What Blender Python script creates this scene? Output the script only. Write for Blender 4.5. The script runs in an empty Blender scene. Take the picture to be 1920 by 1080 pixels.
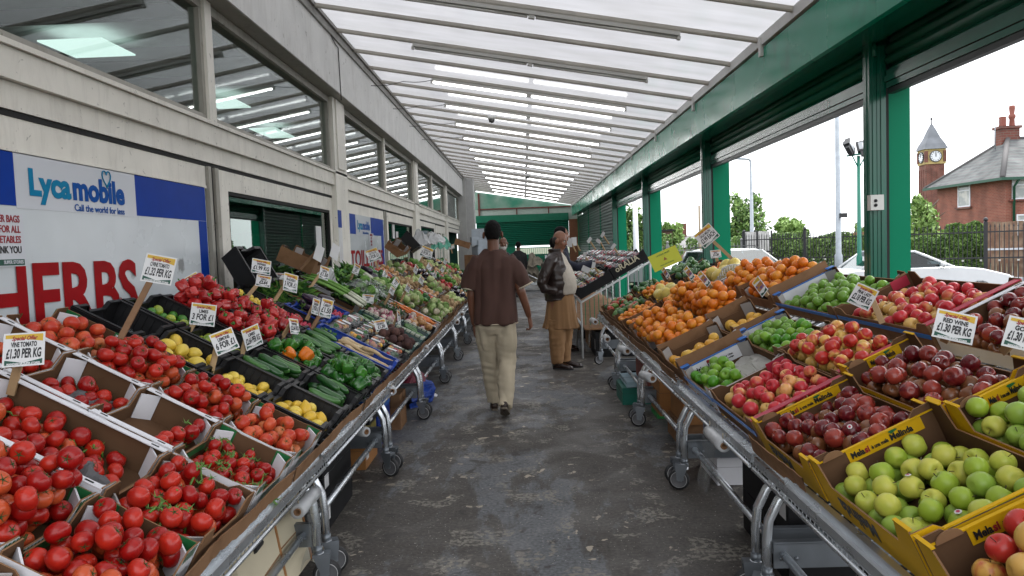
import bpy, bmesh, math, random
import numpy as np
from math import sin, cos, pi, radians, sqrt, atan2
from mathutils import Vector, Matrix, Euler, noise
random.seed(7)
S = bpy.context.scene
COL = S.collection
# ------------------------------------------------------------------ camera
FPX, VPX, VPY, ROLL, EYE = 1350.0, 982.0, 463.0, 0.035, 1.52
_yc = Vector((VPX - 960, 540 - VPY, -FPX)).normalized()
_zc = Vector((-sin(ROLL), cos(ROLL), 0)); _zc = (_zc - _yc * _zc.dot(_yc)).normalized()
_xc = _yc.cross(_zc)
cam_d = bpy.data.cameras.new('camera'); cam = bpy.data.objects.new('camera', cam_d); COL.objects.link(cam)
cam.matrix_world = Matrix((_xc, _yc, _zc)).to_4x4(); cam.location = (0, 0, EYE)
cam_d.sensor_width = 36; cam_d.lens = 36 * FPX / 1920; cam_d.clip_start = 0.05; cam_d.clip_end = 1500
S.camera = cam
def ray(u, v):
    return Matrix((_xc, _yc, _zc)) @ Vector((u - 960, 540 - v, -FPX)).normalized()
def atY(u, v, y): d = ray(u, v); p = d * (y / d.y); p.z += EYE; return p
def atX(u, v, x): d = ray(u, v); p = d * (x / d.x); p.z += EYE; return p
def atZ(u, v, z): d = ray(u, v); p = d * ((z - EYE) / d.z); p.z += EYE; return p
# ------------------------------------------------------------------ world, sun, exposure
SUN_EL, SUN_AZ = radians(58), radians(50)
w = bpy.data.worlds.new('World'); S.world = w; w.use_nodes = True
nt = w.node_tree; nt.nodes.clear()
sky = nt.nodes.new('ShaderNodeTexSky'); sky.sky_type = 'NISHITA'; sky.sun_disc = False
sky.sun_elevation = SUN_EL; sky.sun_rotation = SUN_AZ; sky.air_density = 1.0; sky.dust_density = 4.0
hsv = nt.nodes.new('ShaderNodeHueSaturation'); hsv.inputs['Saturation'].default_value = 0.18; hsv.inputs['Value'].default_value = 1.0
cl = nt.nodes.new('ShaderNodeMixRGB'); cl.inputs[0].default_value = 0.72; cl.inputs[2].default_value = (8.6, 8.8, 9.2, 1)
bg = nt.nodes.new('ShaderNodeBackground'); bg.inputs[1].default_value = 0.15
out = nt.nodes.new('ShaderNodeOutputWorld')
nt.links.new(sky.outputs[0], hsv.inputs['Color']); nt.links.new(hsv.outputs[0], cl.inputs[1])
nt.links.new(cl.outputs[0], bg.inputs[0]); nt.links.new(bg.outputs[0], out.inputs[0])
sl = bpy.data.lights.new('sun', 'SUN'); sl.energy = 1.5; sl.angle = radians(14); sl.color = (1, 0.97, 0.92)
so = bpy.data.objects.new('sun', sl); COL.objects.link(so)
_sd = Vector((sin(SUN_AZ) * cos(SUN_EL), cos(SUN_AZ) * cos(SUN_EL), sin(SUN_EL)))
so.rotation_euler = _sd.to_track_quat('Z', 'Y').to_euler()
S.view_settings.view_transform = 'Standard'; S.view_settings.look = 'None'
S.view_settings.exposure = 1.22; S.view_settings.gamma = 1
S.render.engine = 'CYCLES'
S.cycles.max_bounces = 8; S.cycles.diffuse_bounces = 2; S.cycles.glossy_bounces = 3; S.cycles.transmission_bounces = 4; S.cycles.transparent_max_bounces = 8
# ------------------------------------------------------------------ materials
MATS = {}
def mat(name, col, rough=0.6, metal=0.0, var=0.0, vscale=8.0, bump=0.0, bscale=40.0, spec=None, coat=0.0,
        col2=None, c2scale=6.0, c2lo=0.45, c2hi=0.6, objvar=0.0, emit=None, estr=0.0, alpha=None, trans=0.0, sss=0.0, rvar=0.0):
    if name in MATS: return MATS[name]
    m = bpy.data.materials.new(name); m.use_nodes = True; t = m.node_tree; L = t.links
    p = t.nodes['Principled BSDF']
    c4 = (*col, 1)
    p.inputs['Base Color'].default_value = c4; p.inputs['Roughness'].default_value = rough; p.inputs['Metallic'].default_value = metal
    if spec is not None: p.inputs['Specular IOR Level'].default_value = spec
    p.inputs['Coat Weight'].default_value = coat; p.inputs['Coat Roughness'].default_value = 0.08
    if trans: p.inputs['Transmission Weight'].default_value = trans
    if sss:
        p.inputs['Subsurface Weight'].default_value = sss; p.inputs['Subsurface Scale'].default_value = 0.01
    if alpha is not None: p.inputs['Alpha'].default_value = alpha
    if emit: p.inputs['Emission Color'].default_value = (*emit, 1); p.inputs['Emission Strength'].default_value = estr
    tc = t.nodes.new('ShaderNodeTexCoord'); co = tc.outputs['Object']
    cur = None
    def noi(scale, detail=5):
        n = t.nodes.new('ShaderNodeTexNoise'); n.inputs['Scale'].default_value = scale; n.inputs['Detail'].default_value = detail
        L.new(co, n.inputs['Vector']); return n
    if col2 is not None:
        n = noi(c2scale, 8); r = t.nodes.new('ShaderNodeValToRGB')
        r.color_ramp.elements[0].position = c2lo; r.color_ramp.elements[1].position = c2hi
        r.color_ramp.elements[0].color = c4; r.color_ramp.elements[1].color = (*col2, 1)
        L.new(n.outputs['Fac'], r.inputs[0]); cur = r.outputs[0]
    if var or objvar:
        h = t.nodes.new('ShaderNodeHueSaturation'); h.inputs['Color'].default_value = c4
        if cur: L.new(cur, h.inputs['Color'])
        src = None
        if var:
            n = noi(vscale); mm = t.nodes.new('ShaderNodeMapRange'); mm.inputs['From Min'].default_value = 0.25; mm.inputs['From Max'].default_value = 0.75
            mm.inputs['To Min'].default_value = 1 - var; mm.inputs['To Max'].default_value = 1 + var
            L.new(n.outputs['Fac'], mm.inputs['Value']); src = mm.outputs[0]
        if objvar:
            oi = t.nodes.new('ShaderNodeObjectInfo'); m2 = t.nodes.new('ShaderNodeMapRange')
            m2.inputs['To Min'].default_value = 1 - objvar; m2.inputs['To Max'].default_value = 1 + objvar
            L.new(oi.outputs['Random'], m2.inputs['Value'])
            m3 = t.nodes.new('ShaderNodeMapRange'); m3.inputs['To Min'].default_value = 0.5 - objvar * 0.05; m3.inputs['To Max'].default_value = 0.5 + objvar * 0.05
            L.new(oi.outputs['Random'], m3.inputs['Value']); L.new(m3.outputs[0], h.inputs['Hue'])
            if src:
                mu = t.nodes.new('ShaderNodeMath'); mu.operation = 'MULTIPLY'; L.new(src, mu.inputs[0]); L.new(m2.outputs[0], mu.inputs[1]); src = mu.outputs[0]
            else: src = m2.outputs[0]
        L.new(src, h.inputs['Value']); cur = h.outputs[0]
    if cur: L.new(cur, p.inputs['Base Color'])
    if rvar:
        n = noi(vscale * 0.7, 6); mm = t.nodes.new('ShaderNodeMapRange'); mm.inputs['From Min'].default_value = 0.3; mm.inputs['From Max'].default_value = 0.7
        mm.inputs['To Min'].default_value = max(0.03, rough - rvar); mm.inputs['To Max'].default_value = min(1, rough + rvar)
        L.new(n.outputs['Fac'], mm.inputs['Value']); L.new(mm.outputs[0], p.inputs['Roughness'])
    if bump:
        n = noi(bscale); b = t.nodes.new('ShaderNodeBump'); b.inputs['Strength'].default_value = bump; b.inputs['Distance'].default_value = 0.01
        L.new(n.outputs['Fac'], b.inputs['Height']); L.new(b.outputs[0], p.inputs['Normal'])
    MATS[name] = m
    return m
# ------------------------------------------------------------------ mesh builder
class MB:
    def __init__(s): s.v = []; s.f = []; s.m = []; s.sm = []
    def add(s, vs, fs, m=0, smooth=False, M=None):
        o = len(s.v)
        if M is not None: vs = [M @ Vector(p) for p in vs]
        s.v.extend([tuple(p) for p in vs]); s.f.extend([tuple(i + o for i in f) for f in fs])
        s.m.extend([m] * len(fs)); s.sm.extend([smooth] * len(fs)); return s
    def box(s, x0, x1, y0, y1, z0, z1, m=0, M=None):
        vs = [(x0,y0,z0),(x1,y0,z0),(x1,y1,z0),(x0,y1,z0),(x0,y0,z1),(x1,y0,z1),(x1,y1,z1),(x0,y1,z1)]
        return s.add(vs, [(0,3,2,1),(4,5,6,7),(0,1,5,4),(1,2,6,5),(2,3,7,6),(3,0,4,7)], m, False, M)
    def hexa(s, b, t, m=0):   # bottom 4, top 4
        return s.add(list(b) + list(t), [(0,3,2,1),(4,5,6,7),(0,1,5,4),(1,2,6,5),(2,3,7,6),(3,0,4,7)], m)
    def prism(s, pts, n, m=0, caps=None):   # pts: planar polygon in 3D, extruded by vector n
        k = len(pts); n = Vector(n); a = [Vector(p) for p in pts]; b = [p + n for p in a]
        cm = m if caps is None else caps
        s.add(a + b, [tuple(range(k))[::-1]], cm if not isinstance(cm, tuple) else cm[0]); o = len(s.v) - 2 * k
        s.f.append(tuple(range(o + k, o + 2 * k))); s.m.append(cm if not isinstance(cm, tuple) else cm[1]); s.sm.append(False)
        for i in range(k):
            j = (i + 1) % k
            s.f.append((o + i, o + j, o + k + j, o + k + i)); s.m.append(m); s.sm.append(False)
        return s
    def tube(s, pts, r, n=8, m=0, caps=True, smooth=True):
        pts = [Vector(p) for p in pts]; k = len(pts)
        rs = r if isinstance(r, (list, tuple)) else [r] * k
        vs = []; prev = None
        for i, p in enumerate(pts):
            d = (pts[min(i + 1, k - 1)] - pts[max(i - 1, 0)])
            if d.length < 1e-9: d = Vector((0, 0, 1))
            d.normalize()
            if prev is None:
                a = Vector((0, 0, 1)) if abs(d.z) < 0.9 else Vector((1, 0, 0)); u = d.cross(a).normalized()
            else: u = (prev - d * prev.dot(d)).normalized()
            prev = u; w_ = d.cross(u)
            for j in range(n):
                t = 2 * pi * j / n; vs.append(p + (u * cos(t) + w_ * sin(t)) * rs[i])
        fs = [(i*n + j, i*n + (j+1) % n, (i+1)*n + (j+1) % n, (i+1)*n + j) for i in range(k - 1) for j in range(n)]
        s.add(vs, fs, m, smooth)
        if caps:
            o = len(s.v) - k * n
            s.f.append(tuple(range(o, o + n))[::-1]); s.m.append(m); s.sm.append(False)
            s.f.append(tuple(range(o + (k-1)*n, o + k*n))); s.m.append(m); s.sm.append(False)
        return s
    def lathe(s, prof, n=16, m=0, M=None, smooth=True, fn=None):   # prof [(r,z)], ends may have r=0
        vs = []; fs = []; idx = []
        for (r, z) in prof:
            if r < 1e-6: idx.append([len(vs)]); vs.append((0, 0, z))
            else:
                row = []
                for j in range(n):
                    t = 2 * pi * j / n; row.append(len(vs)); rr = r * (fn(t, z) if fn else 1); vs.append((rr * cos(t), rr * sin(t), z))
                idx.append(row)
        for a, b in zip(idx, idx[1:]):
            for j in range(n):
                k = (j + 1) % n
                if len(a) == 1 and len(b) == 1: continue
                if len(a) == 1: fs.append((a[0], b[k], b[j]))
                elif len(b) == 1: fs.append((a[j], a[k], b[0]))
                else: fs.append((a[j], a[k], b[k], b[j]))
        return s.add(vs, fs, m, smooth, M)
    def grid(s, fn, nu, nv, m=0, smooth=True):
        vs = [fn(i / nu, j / nv) for j in range(nv + 1) for i in range(nu + 1)]
        fs = [(j*(nu+1)+i, j*(nu+1)+i+1, (j+1)*(nu+1)+i+1, (j+1)*(nu+1)+i) for j in range(nv) for i in range(nu)]
        return s.add(vs, fs, m, smooth)
    def mesh(s, name, mats):
        me = bpy.data.meshes.new(name); me.from_pydata(s.v, [], s.f)
        for mm in (mats if isinstance(mats, (list, tuple)) else [mats]): me.materials.append(mm)
        me.polygons.foreach_set('material_index', s.m); me.polygons.foreach_set('use_smooth', s.sm); me.update()
        return me
    def build(s, name, mats, parent=None, loc=None):
        o = bpy.data.objects.new(name, s.mesh(name, mats)); COL.objects.link(o)
        if parent is not None: o.parent = parent
        if loc is not None: o.location = loc
        return o
def tag(o, label=None, cat=None, group=None, kind=None):
    if label: o['label'] = label
    if cat: o['category'] = cat
    if group: o['group'] = group
    if kind: o['kind'] = kind
    return o
def thing(name, label, cat, loc=(0, 0, 0), rot=(0, 0, 0), group=None, M=None):
    o = bpy.data.objects.new(name, None); o.empty_display_size = 0.1; COL.objects.link(o)
    if M is not None: o.matrix_world = M
    else: o.location = loc; o.rotation_euler = rot
    return tag(o, label, cat, group)
def link(name, me, parent=None, M=None):
    o = bpy.data.objects.new(name, me); COL.objects.link(o)
    if parent is not None: o.parent = parent
    if M is not None: o.matrix_basis = M
    return o
def struct(mb, name, mats): return tag(mb.build(name, mats), kind='structure')
_TX = {}
def text_mesh(s, size=0.1, m=None, bold=0.0, shear=0.0, align='CENTER', ext=0.0004, cx=1.0):
    key = (s, size, m.name, bold, shear, align, ext, cx)
    if key in _TX: return _TX[key]
    cu = bpy.data.curves.new('lettering', 'FONT'); cu.body = s; cu.size = size; cu.align_x = align; cu.align_y = 'CENTER'
    cu.offset = bold; cu.shear = shear; cu.extrude = ext; cu.resolution_u = 3
    o = bpy.data.objects.new('tmp', cu)
    me = bpy.data.meshes.new_from_object(o)
    me.name = 'lettering'; me.materials.clear(); me.materials.append(m)
    for p in me.polygons: p.material_index = 0
    if cx != 1.0:
        for v in me.vertices: v.co.x *= cx
    bpy.data.objects.remove(o); bpy.data.curves.remove(cu)
    _TX[key] = me
    return me
def basis(x, y, z, o=(0, 0, 0)):
    M = Matrix((Vector(x), Vector(y), Vector(z))).transposed().to_4x4(); M.translation = Vector(o); return M
# ================================================================== SETTING: floor and ground
def floor_material():
    m = bpy.data.materials.new('worn_concrete'); m.use_nodes = True; t = m.node_tree; L = t.links; p = t.nodes['Principled BSDF']
    tc = t.nodes.new('ShaderNodeTexCoord')
    def noi(s, d=8, dist=0.0, sc=None):
        n = t.nodes.new('ShaderNodeTexNoise'); n.inputs['Scale'].default_value = s; n.inputs['Detail'].default_value = d; n.inputs['Distortion'].default_value = dist
        if sc:
            mp = t.nodes.new('ShaderNodeMapping'); mp.inputs['Scale'].default_value = sc; L.new(tc.outputs['Object'], mp.inputs['Vector']); L.new(mp.outputs[0], n.inputs['Vector'])
        else: L.new(tc.outputs['Object'], n.inputs['Vector'])
        return n.outputs['Fac']
    def ramp(f, a, b, ca=(0,0,0,1), cb=(1,1,1,1)):
        r = t.nodes.new('ShaderNodeValToRGB'); e = r.color_ramp.elements; e[0].position = a; e[1].position = b; e[0].color = ca; e[1].color = cb
        L.new(f, r.inputs[0]); return r.outputs[0]
    def mix(f, a, b, mode='MIX'):
        n = t.nodes.new('ShaderNodeMixRGB'); n.blend_type = mode
        if isinstance(f, float): n.inputs[0].default_value = f
        else: L.new(f, n.inputs[0])
        for i, x in ((1, a), (2, b)):
            if isinstance(x, tuple): n.inputs[i].default_value = x
            else: L.new(x, n.inputs[i])
        return n.outputs[0]
    nb = noi(1.0, 15, 0.25, (1, .4, 1)); nb.node.inputs['Roughness'].default_value = .68; base = ramp(nb, 0.495, 0.525, (0.070, 0.062, 0.054, 1), (0.120, 0.124, 0.130, 1))
    fine = ramp(noi(55, 6), 0.3, 0.75, (0.45, 0.45, 0.45, 1), (1.5, 1.5, 1.5, 1)); base = mix(0.8, base, fine, 'MULTIPLY')
    dark = ramp(noi(6, 12, 0.6), 0.60, 0.68); base = mix(dark, base, (0.045, 0.040, 0.036, 1))
    lightp = ramp(noi(3.6, 14, 0.6), 0.565, 0.60); grit = ramp(noi(38, 6, 0.4), 0.46, 0.56)
    mm = t.nodes.new('ShaderNodeMath'); mm.operation = 'MULTIPLY'; L.new(lightp, mm.inputs[0]); L.new(grit, mm.inputs[1])
    base = mix(mm.outputs[0], base, (0.20, 0.185, 0.155, 1))
    fleck = ramp(noi(9, 10, 0.3), 0.642, 0.662); region = ramp(noi(0.8, 3), 0.42, 0.55)
    m2 = t.nodes.new('ShaderNodeMath'); m2.operation = 'MULTIPLY'; L.new(fleck, m2.inputs[0]); L.new(region, m2.inputs[1])
    base = mix(m2.outputs[0], base, (0.38, 0.33, 0.26, 1))
    sp = ramp(noi(75, 3), 0.675, 0.70); base = mix(sp, base, (0.42, 0.4, 0.36, 1))
    vo = t.nodes.new('ShaderNodeTexVoronoi'); vo.feature = 'DISTANCE_TO_EDGE'; vo.inputs['Scale'].default_value = 0.55
    wv = t.nodes.new('ShaderNodeVectorMath'); wv.operation = 'ADD'; nn = t.nodes.new('ShaderNodeTexNoise'); nn.inputs['Scale'].default_value = 3; nn.inputs['Detail'].default_value = 8; L.new(tc.outputs['Object'], nn.inputs['Vector'])
    L.new(tc.outputs['Object'], wv.inputs[0]); L.new(nn.outputs['Color'], wv.inputs[1]); L.new(wv.outputs[0], vo.inputs['Vector'])
    crack = ramp(vo.outputs['Distance'], 0.001, 0.006, (.55,.55,.55,1), (0,0,0,1)); base = mix(crack, base, (0.03, 0.027, 0.025, 1))
    L.new(base, p.inputs['Base Color'])
    r = ramp(noi(2.3, 9, 0.7), 0.38, 0.62, (0.5, 0.5, 0.5, 1), (0.8, 0.8, 0.8, 1)); L.new(r, p.inputs['Roughness'])
    b = t.nodes.new('ShaderNodeBump'); b.inputs['Strength'].default_value = 0.5; b.inputs['Distance'].default_value = 0.006
    L.new(noi(30, 8), b.inputs['Height']); L.new(b.outputs[0], p.inputs['Normal'])
    return m
mb = MB(); mb.box(-2.38, 2.95, -3, 36, -0.25, 0); struct(mb, 'floor', floor_material())
M_asph = mat('asphalt', (0.06, 0.06, 0.062), 0.85, var=0.35, vscale=1.2, bump=0.4, bscale=60)
mb = MB(); mb.add([(-900,-900,-.254),(900,-900,-.254),(900,900,-.254),(-900,900,-.254)], [(0,1,2,3)]); struct(mb, 'ground', mat('far_ground', (0.07,0.085,0.045), 0.95, var=.4, vscale=.3))
mb = MB(); mb.box(2.96, 45, -20, 30, -0.25, -0.22); struct(mb, 'car_park', M_asph)
# ================================================================== SHOP FRONT (left)
def dirty(name, col, streak=0.25, rough=0.55):
    m = mat(name, col, rough, var=0.10, vscale=3.0, bump=0.12, bscale=25)
    t = m.node_tree; L = t.links; p = t.nodes['Principled BSDF']; src = p.inputs['Base Color'].links[0].from_socket
    tc = t.nodes.new('ShaderNodeTexCoord'); mp = t.nodes.new('ShaderNodeMapping'); mp.inputs['Scale'].default_value = (3, 3, 0.5)
    n = t.nodes.new('ShaderNodeTexNoise'); n.inputs['Scale'].default_value = 2.2; n.inputs['Detail'].default_value = 10; n.inputs['Roughness'].default_value = 0.7; n.inputs['Distortion'].default_value = 1.2
    L.new(tc.outputs['Object'], mp.inputs['Vector']); L.new(mp.outputs[0], n.inputs['Vector'])
    r = t.nodes.new('ShaderNodeValToRGB'); r.color_ramp.elements[0].position = 0.50; r.color_ramp.elements[1].position = 0.68; L.new(n.outputs['Fac'], r.inputs[0])
    mu = t.nodes.new('ShaderNodeMath'); mu.operation = 'MULTIPLY'; mu.inputs[1].default_value = streak; L.new(r.outputs[0], mu.inputs[0])
    mx = t.nodes.new('ShaderNodeMixRGB'); L.new(mu.outputs[0], mx.inputs[0]); L.new(src, mx.inputs[1]); mx.inputs[2].default_value = (0.16, 0.13, 0.09, 1)
    n2 = t.nodes.new('ShaderNodeTexNoise'); n2.inputs['Scale'].default_value = 9; n2.inputs['Detail'].default_value = 12; n2.inputs['Distortion'].default_value = 2.5; L.new(tc.outputs['Object'], n2.inputs['Vector'])
    r2 = t.nodes.new('ShaderNodeValToRGB'); r2.color_ramp.elements[0].position = 0.66; r2.color_ramp.elements[1].position = 0.70; L.new(n2.outputs['Fac'], r2.inputs[0])
    m3 = t.nodes.new('ShaderNodeMath'); m3.operation = 'MULTIPLY'; m3.inputs[1].default_value = 0.55; L.new(r2.outputs[0], m3.inputs[0])
    mx2 = t.nodes.new('ShaderNodeMixRGB'); L.new(m3.outputs[0], mx2.inputs[0]); L.new(mx.outputs[0], mx2.inputs[1]); mx2.inputs[2].default_value = (0.10, 0.085, 0.06, 1)
    L.new(mx2.outputs[0], p.inputs['Base Color']); return m
M_cream = dirty('dirty_cream_paint', (0.80, 0.77, 0.69), 0.2)
M_fascia = dirty('grey_white_render', (0.72, 0.715, 0.69), 0.2, 0.75)
M_trim = dirty('grimy_trim', (0.36, 0.345, 0.30), 0.4)
M_black = mat('black_gap', (0.012, 0.012, 0.012), 0.8)
def fix_ior(t, f, ior):   # same reflectance from both sides of a thin sheet
    g = t.nodes.new('ShaderNodeNewGeometry'); r = t.nodes.new('ShaderNodeMapRange'); r.inputs['To Min'].default_value = ior; r.inputs['To Max'].default_value = 1/ior
    t.links.new(g.outputs['Backfacing'], r.inputs['Value']); t.links.new(r.outputs[0], f.inputs[0])
def glass_mat(name, tint=(0.75, 0.85, 0.8), rough=0.01, ior=1.5, base=0.06):
    m = bpy.data.materials.new(name); m.use_nodes = True; t = m.node_tree; t.nodes.clear(); L = t.links
    o = t.nodes.new('ShaderNodeOutputMaterial'); tr = t.nodes.new('ShaderNodeBsdfTransparent'); tr.inputs[0].default_value = (*tint, 1)
    g = t.nodes.new('ShaderNodeBsdfGlossy'); g.inputs['Roughness'].default_value = rough; g.inputs[0].default_value = (0.95, 0.98, 0.97, 1)
    f = t.nodes.new('ShaderNodeFresnel'); fix_ior(t, f, ior)
    a = t.nodes.new('ShaderNodeMath'); a.operation = 'ADD'; a.use_clamp = True; a.inputs[1].default_value = base; L.new(f.outputs[0], a.inputs[0])
    mx = t.nodes.new('ShaderNodeMixShader'); L.new(a.outputs[0], mx.inputs[0]); L.new(tr.outputs[0], mx.inputs[1]); L.new(g.outputs[0], mx.inputs[2]); L.new(mx.outputs[0], o.inputs[0])
    MATS[name] = m; return m
M_glass = glass_mat('shop_glass', (0.80, 0.86, 0.84), base=.02); M_glassdk = glass_mat('dim_glass', (0.42, 0.58, 0.50), base=0.06)
WX = -2.4
shop = thing('shop_building', 'long cream shop front with upper windows and dirty transom along the left of the aisle', 'shop front', (WX, 0, 0))
def sbox(name, x0, x1, y0, y1, z0, z1, m, parent=shop):   # in world coordinates
    o = Vector(parent.location) if parent.parent is None else Vector(shop.location)
    b = MB(); b.box(x0-o.x, x1-o.x, y0-o.y, y1-o.y, z0-o.z, z1-o.z); return b.build(name, m, parent)
b = MB(); Y0, Y1 = -2.0, 26.9
b.box(-.06, .02, Y0, Y1, 2.25, 2.38); b.box(-.06, .055, Y0, Y1, 2.383, 2.53); b.box(-.06, .075, Y0, Y1, 2.533, 2.56)
b.box(-.02,.012,Y0,Y1,2.22,2.248,1)
b.build('transom', [M_cream, M_black], shop)
b = MB(); b.box(0.0, 0.2, Y0, Y1, 3.49, 4.27); b.build('fascia', M_fascia, shop)
b = MB(); b.box(-.25, .004, Y0, Y1, 3.482, 3.72); b.box(.02,.19,Y0,Y1,3.484,3.4885); b.build('soffit', M_trim, shop)
b = MB(); b.box(.195, .25, Y0, 33.9, 4.19, 4.24); b.box(.2, .225, Y0, 33.9, 4.10, 4.187); b.build('gutter', mat('old_gutter', (0.27, 0.26, 0.24), .6, var=.2), shop)
PILL = [(2.3, 2.9), (9.06, 9.66), (15.7, 16.3), (22.0, 22.5)]
for (a, c) in PILL:
    b = MB(); b.box(-.08, .075, a, c, 0, 3.478); b.box(.077,.09,a+.12,c-.12,2.6,3.47); b.build('pillar', M_cream, shop)
def upper_window(y0, y1):
    f = MB(); t = .045
    f.box(-.05, .03, y0, y1, 2.562, 2.562+t); f.box(-.05, .03, y0, y1, 3.48-t-.03, 3.478); f.box(-.05,.03, y0, y0+t, 2.61, 3.40); f.box(-.05,.03, y1-t, y1, 2.61, 3.40)
    w_ = f.build('window', M_trim, shop)
    g = MB(); g.box(-.012, -.006, y0+t, y1-t, 2.607, 3.403); g.build('pane', M_glass, w_)
def mullion(y, d=.06):
    b = MB(); b.box(-.05, .055, y-d, y+d, 2.562, 3.478); b.build('mullion', M_cream, shop)
for (a, c) in [(-1.9, 2.28), (2.92, 5.5), (5.62, 9.04), (9.68, 12.46), (12.58, 15.68), (16.32, 18.9), (19.02, 21.98), (22.52, 26.8)]: upper_window(a, c)
for y in (5.56, 12.52, 18.96): mullion(y)
# lower level: sign bays, windows, doors
def lower_panel(y0, y1, ztop):   # head panel above an opening
    b = MB(); b.box(-.05, .006, y0, y1, ztop, 2.218); b.box(.0,.012,y0,y1,ztop-.02,ztop); b.build('head_panel', M_cream, shop)
def lower_window(y0, y1, z0, z1, cover):
    f = MB(); t = .10
    f.box(-.05, .01, cover[0], y0, 0, 2.218); f.box(-.05, .01, y1, cover[1], 0, 2.218); f.box(-.05, .0095, y0, y1, z1, 2.218); f.box(-.05, .0095, y0, y1, 0, z0)
    w_ = f.build('window', M_cream, shop)
    g = MB(); g.box(-.035, -.028, y0, y1, z0, z1); g.build('pane', M_glassdk, w_)
    e = MB(); e.box(-.03,.002,y0,y0+.03,z0,z1); e.box(-.03,.002,y1-.03,y1,z0,z1); e.box(-.03,.002,y0+.03,y1-.03,z1-.03,z1); e.build('seal', M_black, w_)
lower_panel(2.92, 5.46, 2.07); lower_panel(9.68, 12.40, 2.09)
lower_window(5.86, 8.95, 0.6, 2.06, (5.68, 9.05)); lower_window(12.8, 15.55, 0.6, 2.06, (12.56, 15.69)); lower_window(16.9, 19.4, 0.6, 2.1, (16.31, 19.6))
for y in (5.56, 12.48):
    b = MB(); b.box(-.04, .03, y-.09, y-.045, 0, 2.218); b.box(-.05, .01, y-.04, y+.02, 0, 2.218, 1); b.box(-.04, .03, y+.025, y+.09, 0, 2.218); b.build('door_post', [M_trim, M_black], shop)
# glazed door and dark open doorway
d = MB(); d.box(-.04,.02,19.65,19.8,0,2.2); d.box(-.04,.02,20.9,21.05,0,2.2); d.box(-.04,.02,21.8,21.98,0,2.2); d.box(-.04,.018,19.8,20.9,2.0,2.2); d.box(-.04,.018,21.05,21.8,2.0,2.2); d.box(-.04,.02,20.3,20.36,0,2.0)
d1 = d.build('door', M_cream, shop); g = MB(); g.box(-.02,-.014,19.8,20.3,0,2.0); g.box(-.02,-.014,20.36,20.9,0,2.0); g.box(-.02,-.014,21.05,21.8,0,2.0); g.build('pane', M_glassdk, d1)
M_dkgreen = mat('dark_green_paint', (0.006, 0.07, 0.045), 0.35, var=.15)
b = MB(); b.box(-.9, -.05, 26.5, 26.6, 0, 2.3); b.box(-.9,-.05,22.5,22.55,0,2.3); b.build('doorway_lining', M_dkgreen, shop)
b = MB(); b.box(-.06, .03, 22.5, 26.8, 2.1, 2.22); b.build('door_head', M_cream, shop)
# interior seen through the glass
shi = thing('shop_interior', 'dim shop interior with ceiling light panels seen through the left windows', 'interior', (-5, 10, 0))
b = MB(); b.box(-7, 2.5, -14, 17, 3.72, 3.76); b.build('ceiling', mat('ceiling_tile', (0.6, 0.6, 0.6), .8, var=.1), shi)
b = MB()
for k in range(24): b.box(-7, 2.5, -12.5 + k*1.25, -12.42 + k*1.25, 3.60, 3.718)
b.build('ceiling_beam', mat('beam_dark', (0.10, 0.10, 0.10), .6), shi)
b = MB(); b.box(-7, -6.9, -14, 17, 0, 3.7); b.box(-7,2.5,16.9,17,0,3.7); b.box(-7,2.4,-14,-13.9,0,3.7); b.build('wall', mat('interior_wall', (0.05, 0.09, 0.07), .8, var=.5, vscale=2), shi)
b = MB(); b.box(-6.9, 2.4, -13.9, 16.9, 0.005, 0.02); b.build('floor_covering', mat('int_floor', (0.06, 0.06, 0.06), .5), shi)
M_lit = mat('lit_panel', (0.8, 0.9, 0.88), .5, emit=(0.82, 1.0, 0.95), estr=0.6)
b = MB()
for quad in (((130,110),(58,74),(205,72),(262,108)), ((398,205),(398,185),(440,185),(458,205)), ((470,250),(500,240),(530,248),(545,262))):
    P_ = [atZ(u, v, 3.585) - Vector((-5, 10, 0)) for u, v in quad]; cxm = sum(p.x for p in P_)/4; cym = sum(p.y for p in P_)/4; hx_ = (max(p.x for p in P_)-min(p.x for p in P_))/2; hy_ = (max(p.y for p in P_)-min(p.y for p in P_))/2
    b.box(cxm-hx_*.8, cxm+hx_*.8, cym-hy_*.8, cym+hy_*.8, 3.585, 3.60)

b.build('light_panel', M_lit, shi)
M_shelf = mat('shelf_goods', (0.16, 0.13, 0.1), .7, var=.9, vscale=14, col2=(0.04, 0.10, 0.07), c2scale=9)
b = MB()
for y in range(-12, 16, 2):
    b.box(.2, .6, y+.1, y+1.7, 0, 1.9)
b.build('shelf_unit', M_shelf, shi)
# ------------------------------------------------------------------ big end pillar
endp = thing('brick_pillar', 'broad white painted brick pillar at the far end of the shop front', 'pillar', (-2.1, 27.4, 0))
b = MB(); b.box(-.35,.0,-.45,.5,0,4.35); b.build('shaft', mat('painted_brick', (0.5,0.5,0.48), .8, var=.12, vscale=3, bump=.5, bscale=18), endp)
b = MB(); b.box(.003,.28,-.38,.45,0,4.2); b.build('casing', mat('casing', (0.48,0.48,0.47), .6, var=.08), endp)
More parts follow.
